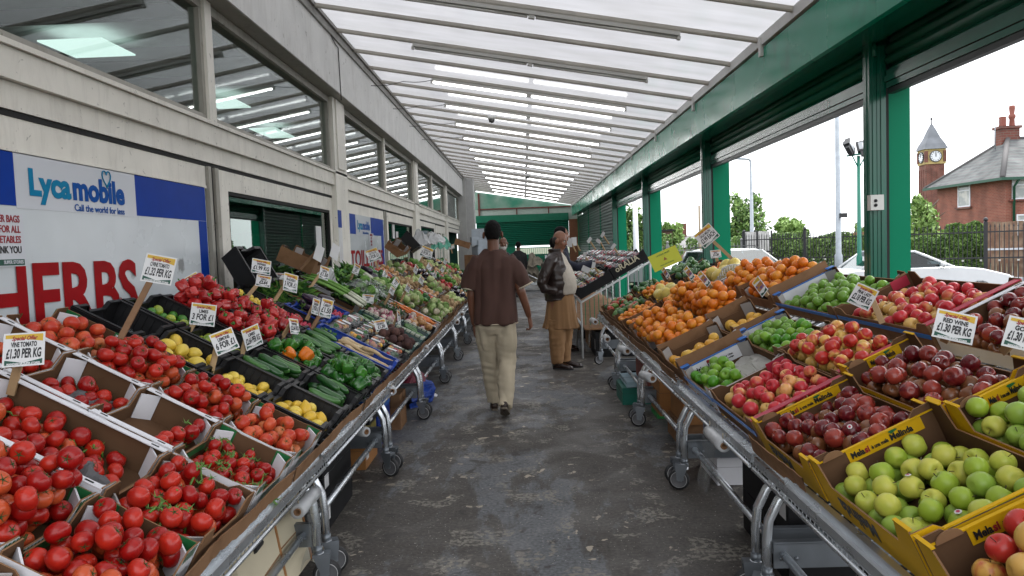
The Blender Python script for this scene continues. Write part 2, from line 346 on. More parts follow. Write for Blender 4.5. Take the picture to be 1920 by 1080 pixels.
# ================================================================== CANOPY ROOF
RX0, RZ0, RX1, RZ1 = -2.2, 4.24, 2.3, 3.42
RS = (RZ1 - RZ0) / (RX1 - RX0)
def translucent(name, col=(0.30, 0.30, 0.315)):
    m = bpy.data.materials.new(name); m.use_nodes = True; t = m.node_tree; t.nodes.clear(); L = t.links
    o = t.nodes.new('ShaderNodeOutputMaterial'); tr = t.nodes.new('ShaderNodeBsdfTranslucent')
    df = t.nodes.new('ShaderNodeBsdfDiffuse'); df.inputs[0].default_value = (0.6, 0.6, 0.6, 1)
    tc = t.nodes.new('ShaderNodeTexCoord'); mp = t.nodes.new('ShaderNodeMapping'); mp.inputs['Scale'].default_value = (0.6, 3.0, 1)
    n = t.nodes.new('ShaderNodeTexNoise'); n.inputs['Scale'].default_value = 2; n.inputs['Detail'].default_value = 8; L.new(tc.outputs['Object'], mp.inputs[0]); L.new(mp.outputs[0], n.inputs['Vector'])
    r = t.nodes.new('ShaderNodeValToRGB'); r.color_ramp.elements[0].position = .3; r.color_ramp.elements[1].position = .7
    r.color_ramp.elements[0].color = (col[0]*.82, col[1]*.82, col[2]*.80, 1); r.color_ramp.elements[1].color = (*col, 1); L.new(n.outputs['Fac'], r.inputs[0]); L.new(r.outputs[0], tr.inputs[0])
    mx = t.nodes.new('ShaderNodeMixShader'); mx.inputs[0].default_value = 0.15; L.new(tr.outputs[0], mx.inputs[1]); L.new(df.outputs[0], mx.inputs[2])
    g = t.nodes.new('ShaderNodeBsdfGlossy'); g.inputs['Roughness'].default_value = 0.12
    f = t.nodes.new('ShaderNodeFresnel'); fix_ior(t, f, 1.45)
    m2 = t.nodes.new('ShaderNodeMixShader'); L.new(f.outputs[0], m2.inputs[0]); L.new(mx.outputs[0], m2.inputs[1]); L.new(g.outputs[0], m2.inputs[2]); L.new(m2.outputs[0], o.inputs[0])
    return m
M_poly = translucent('polycarbonate')
M_rail = mat('rail_metal', (0.46, 0.43, 0.38), 0.6, metal=0.0, var=.2, vscale=3)
roof = thing('canopy_roof', 'sloping canopy of milky polycarbonate sheets on grey cross rails over the aisle', 'canopy', (RX0, 0, RZ0))
M_edge = mat('white_edge_beam', (0.62, 0.62, 0.6), .5, var=.15, vscale=2)
rail_me = None; pan_me = None
RW = RX1 - RX0
for k in range(-1, 37):
    y = 0.8 + 0.9 * k * 1.0 - .1
    if y > 33.8: break
    if rail_me is None:
        r = MB(); r.prism([(0,-.014,-.05),(0,.014,-.05),(0,.022,-.036),(0,.022,-.004),(0,-.022,-.004),(0,-.022,-.036)], (RW, 0, RW*RS)); rail_me = r.mesh('rail', M_rail)
        q2 = MB(); q2.add([(0,0,0),(0,.9,0),(RW+.05,.9,(RW+.05)*RS),(RW+.05,0,(RW+.05)*RS)], [(0,1,2,3)]); pan_me = q2.mesh('roof_panel', M_poly)
    link('rail', rail_me, roof, Matrix.Translation((0, y, 0))); link('roof_panel', pan_me, roof, Matrix.Translation((0, y, 0)))
b = MB(); b.box(RW-.02, RW+.03, -2, 34, RW*RS-.10, RW*RS-.005); b.build('edge_beam', M_edge, roof)
M_red = mat('red_oxide_steel', (0.12, 0.025, 0.018), .55, var=.3)
b = MB(); b.box(RW+.032, RW+.06, -2, 34, RW*RS-.175, RW*RS-.095); b.build('purlin', M_red, roof)
for k in range(12):
    y = 4.2 + k*2.7
    b = MB(); b.box(RW-.03, RW+.07, y-.03, y+.03, RW*RS-.20, RW*RS-.03); b.build('bracket', M_edge, roof)
# fluorescent lights
M_tube = mat('lit_tube', (1, 1, 1), .4, emit=(1, 1, 1), estr=5)
M_tubeoff = mat('unlit_tube', (0.55, 0.54, 0.5), .35)
M_hous = mat('light_housing', (0.5, 0.49, 0.46), .5)
lx = lambda x: (x, RZ0 + (x - RX0) * RS)
n_l = 0
ORD = ['nearest', 'second', 'third', 'fourth', 'fifth', 'sixth', 'seventh', 'eighth', 'ninth', 'tenth', 'eleventh', 'twelfth', 'thirteenth', 'fourteenth', 'fifteenth', 'sixteenth', 'seventeenth', 'eighteenth']
lyy = [0.7 + .9*k for k in range(7, 36, 2)]
for i, y in enumerate(lyy):
    lit = i >= 2
    fx = thing('fluorescent_light', f'{"glowing" if lit else "unlit grey"} double fluorescent batten under the canopy, {ORD[i]} from the camera', 'ceiling light', (*[(-1.25), y - .0], lx(-1.25)[1] - .075), (0, math.atan(-RS), 0), 'fluorescent battens under the canopy')
    b = MB(); b.box(0, 2.85, -.028, .028, -.015, .02); b.box(-.01,.02,-.02,.02,-.05,-.015); b.box(1.40,1.46,-.02,.02,-.05,-.015); b.box(2.83,2.86,-.02,.02,-.05,-.015); b.build('housing', M_hous, fx)
    for a in (0.03, 1.47):
        b = MB(); b.tube([(a, 0, -.035), (a+1.36, 0, -.035)], .013, 8); b.build('tube', M_tube if lit else M_tubeoff, fx)
# dome cameras under the roof
for (u, v, y, lab) in ((921, 206, 13.0, 'small white dome detector hanging from the canopy rail'), (988, 307, 22.5, 'tiny far dome detector in the middle of the canopy')):
    p = atY(u, v, y); p.z = lx(p.x)[1] - .06
    dm = thing('dome_detector', lab, 'detector', p)
    b = MB(); b.lathe([(0,.0),(.07,0),(.07,-.05),(0,-.05)], 14); b.build('base', mat('white_plastic', (0.6,0.6,0.58), .4), dm)
    b = MB(); b.lathe([(.055,-.05),(.055,-.08),(.04,-.11),(0,-.125)], 14); b.build('dome', mat('smoked_dome', (0.05,0.05,0.05), .15), dm)
# cables on the fascia
def cable(pts, lab, r=.006):
    P = []; pts = [Vector(p) for p in pts]
    for a, c in zip(pts, pts[1:]):
        for k in range(6): P.append(a.lerp(c, k/6) + Vector((0, 0, -.05*sin(pi*k/6)*(a-c).length)))
    P.append(pts[-1]); b = MB(); b.tube(P, r, 6); return tag(b.build('cable', mat('black_cable', (0.02,0.02,0.02), .6)), lab, 'cable')
cable([atX(618, 60, -2.19), atX(634, 90, -2.19), atX(640, 188, -2.19)], 'black cable hanging down the pale fascia at upper left')
for i, y in enumerate((10.6, 12.4, 14.2, 16.0)):
    p = (-1.2, y, lx(-1.2)[1]-.06); q = (-2.19, y + .25, 4.0)
    cable([q, ((p[0]+q[0])/2, y+.15, 4.02), p], f'thin black supply cable looping from the fascia to the {ORD[i]} lit batten', .005)
# ================================================================== RIGHT SIDE: green steelwork
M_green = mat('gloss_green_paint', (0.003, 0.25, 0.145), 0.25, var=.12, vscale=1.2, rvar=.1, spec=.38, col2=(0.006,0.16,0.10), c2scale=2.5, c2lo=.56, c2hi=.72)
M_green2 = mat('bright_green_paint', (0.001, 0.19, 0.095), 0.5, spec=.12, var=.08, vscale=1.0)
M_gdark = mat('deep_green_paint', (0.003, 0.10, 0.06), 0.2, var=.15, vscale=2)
M_shut = mat('shutter_green', (0.003, 0.12, 0.065), 0.4, spec=.25, var=.12)
fas = thing('green_fascia_beam', 'long glossy green fascia beam with gutter soffit along the right side of the aisle', 'beam', (2.3, 0, 2.9))
b = MB(); b.box(0, .05, -2, 33.9, 0.0, .40); b.build('front_plate', M_green, fas)
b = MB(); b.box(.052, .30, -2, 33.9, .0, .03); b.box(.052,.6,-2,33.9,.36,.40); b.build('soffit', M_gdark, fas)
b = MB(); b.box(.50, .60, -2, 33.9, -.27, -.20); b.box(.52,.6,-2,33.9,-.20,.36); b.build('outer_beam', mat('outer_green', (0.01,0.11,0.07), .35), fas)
PY = [0.33, 5.4, 10.3, 15.4, 20.6]
names = ['nearest', 'second', 'third', 'fourth', 'fifth']
for i, y in enumerate(PY):
    if y < 1: continue
    post = thing('green_post', f'green steel post with shutter guide, {names[i-1]} from the camera on the right side', 'post', (2.6, y, 0), group='green posts along the right side')
    b = MB(); b.box(-.05, .0, -.05, .05, 0, 2.9); b.box(.004, .07, -.05, .05, 0, 2.88); b.box(-.055,-.051,-.012,.012,0,2.88)
    b.box(.03,.05,-.058,-.05,0,2.86); b.box(-.03,-.015,-.058,-.05,0,2.86); b.build('shutter_guide', M_gdark, post)
    b = MB(); b.box(.074, .105, -.02, .06, 0, 2.86); b.build('channel', M_black, post)
    b = MB(); w1 = .27 if i == 1 else .34
    b.box(.108, w1, .0, .10, 0, 2.62 if i > 1 else 2.7); b.build('column', M_green2, post)
    b = MB(); b.tube([(-.02,-.07,2.80),(-.02,-.07,2.86),(.0,-.02,2.93)], .018, 8); b.build('guide_horn', M_gdark, post)
# rolled shutters above the open bays
for i, (a, c) in enumerate(zip([-2] + PY[1:-1], PY[1:])):
    sh = thing('roller_shutter', f'rolled up green slatted shutter above the {names[i]} open bay on the right', 'shutter', (2.56, (a+c)/2, 2.6), group='roller shutters over the open bays')
    h = (c-a)/2 - .07; b = MB()
    for k in range(4):
        z = .10 + k*.075; x = .05 + .03*abs(k-1.5)
        b.tube([(x+.07, -h, z), (x+.07, h, z)], .045, 8)
    b.build('coil', M_shut, sh)
    b = MB()
    for k in range(3): b.prism([(.10,-h,.10-k*.035),(.085,-h,.115-k*.035),(.085,-h,.085-k*.035)], (0, 2*h, 0)) if False else b.box(.10-.012*(k%2), .14, -h, h, .06-k*.045, .10-k*.045)
    b.build('curtain', M_gdark, sh)
    b = MB(); b.box(.11, .16, -h, h, -.07, -.032); b.build('bottom_rail', mat('shutter_rail', (0.015,0.02,0.018), .4), sh)
# closed shutters at the far right
def slats(mbd, w_, h_, n, depth=.03):   # in local xz plane facing -y, width along x
    dz = h_ / n
    prof = []
    for k in range(n):
        z = k*dz; prof += [(0, z), (-depth, z+dz*.25), (-depth, z+dz*.65), (0, z+dz*.92)]
    prof.append((0, h_))
    vs = []; fs = []
    for (y, z) in prof: vs += [(0, y, z), (w_, y, z)]
    for i in range(len(prof)-1): fs.append((2*i, 2*i+1, 2*i+3, 2*i+2))
    mbd.add(vs, fs); return mbd
for i, (a, c) in enumerate(((20.75, 24.2), (24.3, 28.6), (28.7, 34.0))):
    sh = thing('closed_shutter', f'lowered dark green roller shutter, {names[i]} of the closed bays at the far right', 'shutter', group='closed shutters at the far right', M=basis((0, -1, 0), (1, 0, 0), (0, 0, 1), (2.62, c, 0)))
    b = MB(); slats(b, c-a, 2.86, 30, .035); b.build('curtain', mat('shutter_dark', (0.012, 0.05, 0.035), .4, var=.2), sh)
    b = MB(); b.box(0, .09, -.05, .0, 0, 2.88); b.build('guide', M_green2, sh)
b = MB(); b.box(-.09,.09,0,.01,-.12,.12)
kp = atY(1642, 380, 5.33)
ks = thing('shutter_switch', 'white plastic key switch box mounted on the nearest green post', 'switch box', kp)
b = MB(); b.box(-.055, .04, -.04, .012, -.055, .055); b.build('cover', mat('switch_white', (0.62,0.62,0.58), .35), ks)
b = MB(); b.lathe([(0,.006),(.012,.006),(.012,0)], 10, M=Matrix.Translation((-.02,-.04,.012)) @ Matrix.Rotation(pi/2,4,'X')); b.lathe([(0,.006),(.012,.006),(.012,0)], 10, M=Matrix.Translation((-.02,-.04,-.02)) @ Matrix.Rotation(pi/2,4,'X')); b.build('key_button', M_black, ks)
# ================================================================== BACK WALL
bw = thing('end_wall', 'green and white end wall with a big roller shutter at the far end', 'wall', (-2.4, 34, 0))
M_gw = mat('green_white_panel', (0.02, 0.22, 0.13), .5, col2=(0.32, 0.40, 0.34), c2scale=.9, c2lo=.35, c2hi=.65)
b = MB(); b.prism([(.3,.1,3.35),(4.9,.1,3.35),(4.9,.1,3.38),(-.2,.1,4.26),(-.2,.1,3.35)], (0,.05,0)); b.build('gable_panel', M_gw, bw)
b = MB(); b.box(-.2, 5.2, .12, .16, 2.7, 3.35); b.build('white_band', mat('pale_band', (0.36,0.42,0.37), .5, var=.1), bw)
b = MB(); b.box(.3, 4.8, .04, .10, 3.32, 3.38); b.box(2.1,2.16,.05,.1,3.06,3.32); b.box(3.6,3.66,.05,.1,3.06,3.32); b.box(.32,.40,.0,.1,3.0,4.1); b.build('steel_frame', M_red, bw)
b = MB(); b.box(.2, 4.55, -.05, .10, 2.72, 3.05); b.build('shutter_box', M_shut, bw)
shm = MB(); slats(shm, 4.35, 1.15, 13, .045)
o = shm.build('roller_shutter', mat('end_shutter', (0.002, 0.085, 0.048), .45, var=.1, spec=.2), bw); o.location = (.2, .06, 1.57)
b = MB(); b.box(4.56, 5.3, -.02, .10, 0, 2.75); b.build('brown_panel', mat('brown_board', (0.16,0.06,0.025), .7, var=.2), bw)
b = MB(); b.box(0, 5, 1.6, 1.7, 0, 1.15); b.build('light_block_board', M_dkgreen, bw)  # added dark board, blocks the bright view below the shutter
b = MB(); b.box(.2, 2.0, .06, .12, 0, 1.6); b.build('gap_fill_panel', M_shut, bw)  # filler panel, added to close the light gap under the shutter
b = MB()
for k in range(26): x = 2.05 + k*.1; b.box(x, x+.018, .06, .08, 0.1, 1.45)
for z in (.1, .55, 1.0, 1.45): b.box(2.0, 4.6, .05, .09, z, z+.04)
b.build('green_bars', M_green2, bw)
# ================================================================== PEOPLE (built before the stalls are filled)
def loft(mb, rings, n=20, m=0, ref=(1, 0, 0), horizontal=False, M=None, fn=None):
    """rings: (x, y, z, rx, ry); closed skin through them, ring planes square to the path"""
    C = [Vector(r[:3]) for r in rings]; vs = []; k = len(C); ref = Vector(ref)
    for i, r in enumerate(rings):
        d = Vector((0, 0, 1)) if horizontal else (C[min(i+1, k-1)] - C[max(i-1, 0)]).normalized()
        a = (ref - d*ref.dot(d)).normalized(); b = d.cross(a)
        for j in range(n):
            t = 2*pi*j/n; q = fn(t, i/(k-1)) if fn else 1
            c_, s_ = cos(t), sin(t); e = 2/2.3
            vs.append(C[i] + a*(r[3]*q*math.copysign(abs(c_)**e, c_)) + b*(r[4]*q*math.copysign(abs(s_)**e, s_)))
    fs = [(i*n+j, i*n+(j+1) % n, (i+1)*n+(j+1) % n, (i+1)*n+j) for i in range(k-1) for j in range(n)]
    fs += [tuple(range(n))[::-1], tuple(range((k-1)*n, k*n))]
    return mb.add(vs, fs, m, True, M)
def ball(mb, c, r, m=0, rot=None, n=16):
    M = Matrix.Translation(c) @ (rot.to_matrix().to_4x4() if rot else Matrix()) @ Matrix.Diagonal((*r, 1))
    return mb.lathe([(cos(-pi/2+pi*i/10)*(0 if i in (0,10) else 1), sin(-pi/2+pi*i/10)) for i in range(11)], n, m, M)
def remesh(mb, name, mats, vox, smooth=6, disp=None, parent=None):
    me = mb.mesh(name, mats); o = bpy.data.objects.new(name, me); COL.objects.link(o)
    r = o.modifiers.new('r', 'REMESH'); r.mode = 'VOXEL'; r.voxel_size = vox; r.use_smooth_shade = True
    if smooth: q = o.modifiers.new('s', 'SMOOTH'); q.factor = .5; q.iterations = smooth
    bpy.context.view_layer.update()
    e = bpy.data.meshes.new_from_object(o.evaluated_get(bpy.context.evaluated_depsgraph_get())); e.name = name
    bpy.data.objects.remove(o)
    if disp:
        for v, nrm in zip(e.vertices, [Vector(x.normal) for x in e.vertices]): v.co = v.co + nrm*disp(v.co)
    for p in e.polygons: p.use_smooth = True
    e.materials.clear(); [e.materials.append(x) for x in (mats if isinstance(mats, list) else [mats])]; e.update()
    return link(name, e, parent)
def hand(mb, wrist, down, palm, side, curl=.5, s=1.0):
    """palm: direction the palm faces; side: +1 when the thumb lies on +cross side"""
    d = Vector(down).normalized(); p = Vector(palm); p = (p - d*p.dot(d)).normalized(); t = d.cross(p)*side   # t: towards the thumb
    w_ = Vector(wrist)
    rr = lambda q, a, b: (*q, a*s, b*s)
    loft(mb, [rr(w_ - d*.03, .024, .018), rr(w_, .026, .018), rr(w_ + d*.03*s, .035, .017), rr(w_ + d*.065*s, .040, .016), rr(w_ + d*.092*s, .038, .013)], 14, ref=t)
    for i, (off, L_) in enumerate(((.029, .072), (.010, .080), (-.010, .074), (-.029, .058))):
        base = w_ + d*.088*s + t*off*s; P = [base - d*.012]; dirv = d.copy(); q = base.copy(); P.append(q.copy())
        for k, f in enumerate((.42, .32, .26)):
            a = curl*(.55 + .35*k + .08*i); dirv = (Matrix.Rotation(a, 3, p.cross(d)) @ dirv) if False else (dirv*cos(a) + (p - dirv*p.dot(dirv)).normalized()*sin(a)).normalized()
            q = q + dirv*L_*f*s; P.append(q.copy())
        mb.tube(P, [.0092*s, .0092*s, .0085*s, .008*s, .0062*s], 10)
    b0 = w_ + d*.025*s + t*.028*s; mb.tube([b0, b0 + (d*.6 + t*.7 + p*.2)*.034*s, b0 + (d*1.3 + t*.85 + p*.5)*.040*s, b0 + (d*1.9 + t*.75 + p*.8)*.040*s], [.013*s, .012*s, .010*s, .0075*s], 10)
def head(mb, c, s=1.0, face=True):
    """c = centre of the skull, facing +y"""
    c = Vector(c); V = lambda x, y, z: c + Vector((x, y, z))*s
    ball(mb, V(0, -.012, .012), (.077*s, .096*s, .098*s)); ball(mb, V(0, .022, -.045), (.062*s, .068*s, .075*s)); ball(mb, V(0, .052, -.088), (.030*s, .030*s, .024*s))
    if face:
        ball(mb, V(0, .082, -.020), (.012*s, .020*s, .030*s)); ball(mb, V(0, .098, -.040), (.016*s, .015*s, .012*s))      # nose
        ball(mb, V(0, .070, .012), (.048*s, .022*s, .012*s)); ball(mb, V(0, .078, -.071), (.024*s, .014*s, .011*s))        # brow, lips
        for x in (-.043, .043): ball(mb, V(x, .055, -.035), (.020*s, .022*s, .020*s))
    for x in (-1, 1):
        ball(mb, V(.087*x, -.008, -.018), (.011*s, .022*s, .034*s), rot=Euler((-.2, 0, .35*x)))
def eyes(par, c, s=1.0):
    b = MB()
    for x in (-.031, .031): ball(b, Vector(c) + Vector((x, .073, -.006))*s, (.0125*s,)*3, 0, n=12); ball(b, Vector(c) + Vector((x, .0825, -.007))*s, (.0058*s, .004*s, .0058*s), 1, n=10)
    b.build('eyes', [mat('eye_white', (0.5,0.47,0.43), .3), mat('iris_dark', (0.015,0.01,0.008), .2)], par)
def skin_mat(nm, c): return mat(nm, c, .45, var=.12, vscale=18, bump=.08, bscale=120, sss=.08)
def folds(ax, az, amp, hor=0.0, seed=0.0):
    def f(p):
        a = noise.noise(Vector((p.x*ax + seed, p.y*ax, p.z*az))); b = noise.noise(Vector((p.x*ax*2.3, p.y*ax*2.3 + seed, p.z*az*2.0)))
        h = noise.noise(Vector((p.x*4 + seed, p.y*4, p.z*22 + 5*p.x))) if hor else 0
        return amp*(abs(a)*1.6 - .3 + .5*b) + hor*h
    return f
def figure(nm_label, loc, rz, spec, voxb=.007):
    t = thing('person', nm_label, 'person', loc, (0, 0, rz))
    b = MB(); hc = Vector(spec['head'])
    loft(b, [(0,0,.80,.12,.09),(0,0,.95,.15,.11),(0,0,1.10,.14,.10),(0,0,1.28,.17,.105),(0,0,1.40,.18,.09),(0,0,1.455,.09,.07)] if 'torso' not in spec else spec['torso'], 20, horizontal=True)
    loft(b, [(hc.x*.3, hc.y*.3-.01, 1.40,.075,.075),(hc.x*.6, hc.y*.6-.01, 1.47,.058,.062),(hc.x, hc.y-.01, hc.z-.06,.055,.062)], 16)
    head(b, hc) if not spec.get('turn') else head_turned(b, hc, spec['turn'])
    for L_ in spec['legs']: loft(b, L_, 14)
    for A in spec['arms']: loft(b, A, 14)
    for H in spec.get('hands', []): hand(b, *H)
    remesh(b, 'body', spec['skin'], voxb, 4, None, t)
    return t
def head_turned(b, hc, R):
    tmp = MB(); head(tmp, (0, 0, 0)); M = Matrix.Translation(hc) @ R.to_matrix().to_4x4(); b.add(tmp.v, tmp.f, 0, True, M)
# ---- the man walking away
SK1 = skin_mat('skin_brown', (0.15, 0.062, 0.034)); SK2 = skin_mat('skin_warm', (0.24, 0.105, 0.06)); HAIR = mat('black_hair', (0.0035,0.003,0.003), .7, spec=.15, var=.3, vscale=60, bump=.5, bscale=250)
M_shirt = mat('brown_tshirt', (0.062, 0.027, 0.019), .85, var=.12, vscale=6, bump=.15, bscale=300); M_trim2 = mat('cream_trim', (0.45,0.38,0.28), .8)
M_khaki = mat('khaki_cotton', (0.45, 0.385, 0.275), .85, var=.10, vscale=5, bump=.15, bscale=300); M_shoe = mat('brown_shoe', (0.035,0.022,0.015), .45, var=.2); M_sole = mat('worn_sole', (0.12,0.10,0.075), .8)
base1 = atY(925, 465, 6.5); wx = base1.x
legR = [(.07,.0,.86,.085,.10),(.085,.00,.70,.082,.09),(.075,.02,.48,.058,.062),(.065,-.08,.28,.05,.055),(.05,-.17,.12,.034,.04)]       # trailing leg
legL = [(-.07,.0,.86,.085,.10),(-.075,.06,.70,.08,.09),(-.07,.14,.48,.058,.062),(-.055,.19,.28,.048,.052),(-.045,.22,.10,.034,.04)]
legR, legL = [[(x, y, z, a*.82, c*.82) for x, y, z, a, c in L_] for L_ in (legR, legL)]
armL = [(-.17,-.01,1.38,.052,.055),(-.205,-.01,1.25,.048,.05),(-.225,-.01,1.10,.042,.043),(-.225,.02,.96,.036,.036),(-.215,.05,.83,.026,.024)]
armR = [(.17,.0,1.38,.052,.055),(.215,-.02,1.25,.048,.05),(.25,-.03,1.12,.042,.043),(.29,-.00,.99,.036,.036),(.315,.04,.89,.026,.024)]
w1 = figure('man in a brown t-shirt and khaki trousers walking away down the middle of the aisle', (wx, 6.5, 0), 0, dict(skin=SK1, head=(0, .0, 1.655), legs=[legR, legL], arms=[armL, armR],
    hands=[((-.213,.055,.81), (.05,.12,-1), (1,.2,0), -1, .55), ((.32,.045,.87), (.15,.2,-1), (-1,.3,0), 1, 1.25)]), .0045)
b = MB(); loft(b, [(0,0,.835,.215,.155),(0,0,.92,.208,.15),(0,0,1.06,.195,.135),(0,0,1.22,.20,.125),(0,-.005,1.34,.215,.12),(0,-.01,1.42,.185,.10),(0,-.01,1.465,.115,.085),(0,-.01,1.50,.078,.078)], 28, horizontal=True)
loft(b, [(-.13,0,1.41,.07,.075),(-.185,0,1.35,.078,.088),(-.225,0,1.25,.078,.088),(-.245,0,1.155,.078,.085)], 18); loft(b, [(.13,0,1.41,.07,.075),(.19,0,1.35,.078,.088),(.24,-.01,1.26,.076,.088),(.285,-.01,1.165,.078,.085)], 18)
remesh(b, 'tshirt', M_shirt, .008, 12, folds(6.5, 1.1, .024, .0, 3), w1)
b = MB()
for cx, cz, cy, tx in ((-.245, 1.160, 0, -.21), (.284, 1.170, -.01, .45)):
    b.tube([(cx + .073*cos(2*pi*k/20), cy + .081*sin(2*pi*k/20), cz + .073*cos(2*pi*k/20)*tx) for k in range(21)], .0075, 6, caps=False)
b.tube([(.207*cos(2*pi*k/40), .147*sin(2*pi*k/40), .840) for k in range(41)], .007, 6, caps=False)
b.build('cream_edging', M_trim2, w1)
b = MB(); loft(b, [(.0,0,.97,.14,.09),(0,0,.90,.155,.10),(0,0,.80,.178,.122),(0,0,.74,.15,.10)], 24, horizontal=True)
loft(b, [(.085,.0,.86,.10,.12),(.095,.0,.70,.103,.11),(.088,.015,.50,.088,.092),(.08,-.05,.32,.08,.085),(.068,-.13,.16,.066,.075),(.062,-.165,.105,.062,.07)], 18); loft(b, [(-.085,.0,.86,.10,.12),(-.09,.05,.70,.10,.11),(-.085,.13,.50,.085,.092),(-.07,.18,.30,.078,.085),(-.06,.205,.14,.070,.08),(-.058,.21,.07,.07,.08)], 18)
remesh(b, 'trousers', M_khaki, .008, 10, folds(7, 2.2, .024, .007, 11), w1)
def shoe(par, heel, toe, m, sole, wd=.045, up=.07):
    h = Vector(heel); t_ = Vector(toe); d = t_ - h; z = Vector((0, 0, 1)); b = MB(); s_ = d.normalized().cross(z).normalized()
    n_ = s_.cross(d.normalized())
    loft(b, [(*(h - d*.04 + n_*.035), .028, .03), (*(h + d*.10 + n_*.045), wd*.82, up*.72), (*(h + d*.30 + n_*.045), wd*.88, up*.68), (*(h + d*.55 + n_*.035), wd, up*.52), (*(h + d*.8 + n_*.028), wd, up*.40), (*(h + d*.98 + n_*.022), wd*.6, up*.24)], 16, ref=s_)
    b.build('shoe', m, par)
    b = MB(); P = [h + d*f + s_*wd*w_ for f, w_ in ((-.05,.3),(0,.7),(.3,.75),(.65,1.05),(.9,.8),(1.02,.2),(1.02,-.2),(.9,-.8),(.65,-1.05),(.3,-.75),(0,-.7),(-.05,-.3))]
    b.prism(P, n_*.018); b.build('sole', sole, par)
shoe(w1, (.055,-.235,.10), (.06,-.06,.0), M_shoe, M_sole); shoe(w1, (-.055,.17,.0), (-.065,.44,.0), M_shoe, M_sole)
b = MB(); ball(b, (0,-.016,1.678), (.082,.101,.096)); loft(b, [(0,-.055,1.595,.052,.045),(0,-.052,1.62,.066,.060),(0,-.035,1.65,.078,.078)], 16)
hb = remesh(b, 'hair', HAIR, .006, 3, lambda p: .003*noise.noise(p*60) - (.018 if p.y > .05 else 0), w1)
# ---- the man in the leather jacket
M_leather = mat('dark_brown_leather', (0.022, 0.012, 0.009), .36, var=.3, vscale=8, bump=.2, bscale=25, coat=.12); M_jump = mat('cream_jumper', (0.47,0.42,0.35), .9, var=.08, vscale=20, bump=.5, bscale=160); M_tan = mat('tan_cotton', (0.26, 0.14, 0.06), .85, var=.12, vscale=5, bump=.12, bscale=250)
p2 = atY(1047, 560, 8.9)
lr = [(.08,.0,.84,.085,.10),(.085,.0,.66,.08,.085),(.08,.0,.46,.06,.062),(.08,-.01,.26,.05,.055),(.08,-.02,.09,.035,.04)]; ll = [(-x, y + .04, z, a, c) for x, y, z, a, c in lr]
aR = [(.19,-.01,1.34,.05,.055),(.245,-.08,1.20,.048,.05),(.27,-.13,1.05,.042,.043),(.225,-.05,.99,.036,.036),(.165,.03,.96,.027,.025)]; aL = [(-.19,-.01,1.34,.05,.055),(-.23,-.04,1.20,.048,.05),(-.24,-.06,1.05,.042,.043),(-.20,.0,.98,.036,.036),(-.15,.05,.96,.027,.025)]
tr = Euler((radians(-12), 0, radians(-6)))
w2 = figure('balding man in dark leather jacket and tan tunic standing side on in the aisle', (p2.x, 8.9, 0), radians(-113), dict(skin=SK2, head=(0,.055,1.59), turn=tr, torso=[(0,0,.80,.13,.11),(0,.02,.95,.16,.15),(0,.03,1.08,.165,.165),(0,.01,1.25,.17,.13),(0,-.01,1.36,.18,.09),(0,-.01,1.42,.09,.07)], legs=[lr, ll], arms=[aR, aL],
    hands=[((.155,.04,.955), (-.6,.5,-.3), (-.3,-1,0), 1, .6), ((-.14,.06,.955), (.6,.5,-.3), (.3,-1,0), -1, .6)]), .0055)
b = MB(); loft(b, [(0,.06,.92,.155,.17),(0,.07,1.02,.16,.19),(0,.065,1.12,.16,.18),(0,.04,1.24,.165,.15),(0,.01,1.36,.15,.105),(0,.0,1.44,.07,.075)], 24, horizontal=True)
remesh(b, 'jumper', M_jump, .009, 8, folds(7, 4, .006, .003, 2), w2)
b = MB()   # jacket: an open shell around the back and sides
def jk(u, v, inn=0):
    prof = [(.86,.185,.165,-.005),(.95,.20,.18,.0),(1.08,.20,.185,.005),(1.22,.205,.165,.0),(1.34,.205,.13,-.01),(1.41,.16,.11,-.012),(1.455,.095,.09,-.01)]
    f = v*(len(prof)-1); i = min(int(f), len(prof)-2); f -= i; z, rx, ry, cy = [prof[i][k]*(1-f) + prof[i+1][k]*f for k in range(4)]
    a = radians(90 + 36 + 8*sin(v*3)) + (2*pi - radians(72))*u; k = 1 - inn
    return Vector(((rx-inn)*cos(a), cy + (ry-inn)*sin(a)*(1.0 if sin(a) < 0 else 1.12), z))
b.grid(lambda u, v: jk(u, v), 60, 30); b2 = MB(); b2.grid(lambda u, v: jk(1-u, v, .014), 60, 30); b.add(b2.v, b2.f, 0, True)
for v_ in range(30):
    pass
b.tube([jk(0, k/20, .007) for k in range(21)], .009, 8); b.tube([jk(1, k/20, .007) for k in range(21)], .009, 8); b.tube([jk(k/40, 0, .007) for k in range(41)], .014, 8); b.tube([jk(k/40, 1, .0) + Vector((0,-.004,.01)) for k in range(41)], .020, 8)
loft(b, [(.12,-.01,1.38,.065,.075),(.19,-.02,1.33,.070,.08),(.245,-.075,1.21,.069,.075),(.278,-.125,1.08,.065,.068),(.262,-.10,1.01,.060,.062),(.225,-.03,.985,.052,.052),(.17,.035,.96,.045,.045)], 18); loft(b, [(-.12,-.01,1.38,.065,.075),(-.19,-.02,1.33,.070,.08),(-.235,-.05,1.21,.068,.074),(-.25,-.07,1.07,.064,.066),(-.22,.0,.99,.058,.06),(-.16,.05,.96,.048,.048)], 18)
remesh(b, 'leather_jacket', M_leather, .007, 4, folds(9, 5, .010, .006, 5), w2)
b = MB()   # long tunic with pleats
def tn(t, f): return 1 + .055*sin(9*t + 2*f)*f + .03*sin(17*t)*f
loft(b, [(0,.02,.50,.185,.235),(0,.025,.60,.18,.21),(0,.03,.74,.175,.19),(0,.03,.88,.165,.175),(0,.03,1.0,.15,.16)], 60, horizontal=True, fn=lambda t, f: 1 + .07*(1-f)*sin(9*t+1) + .035*(1-f)*sin(19*t))
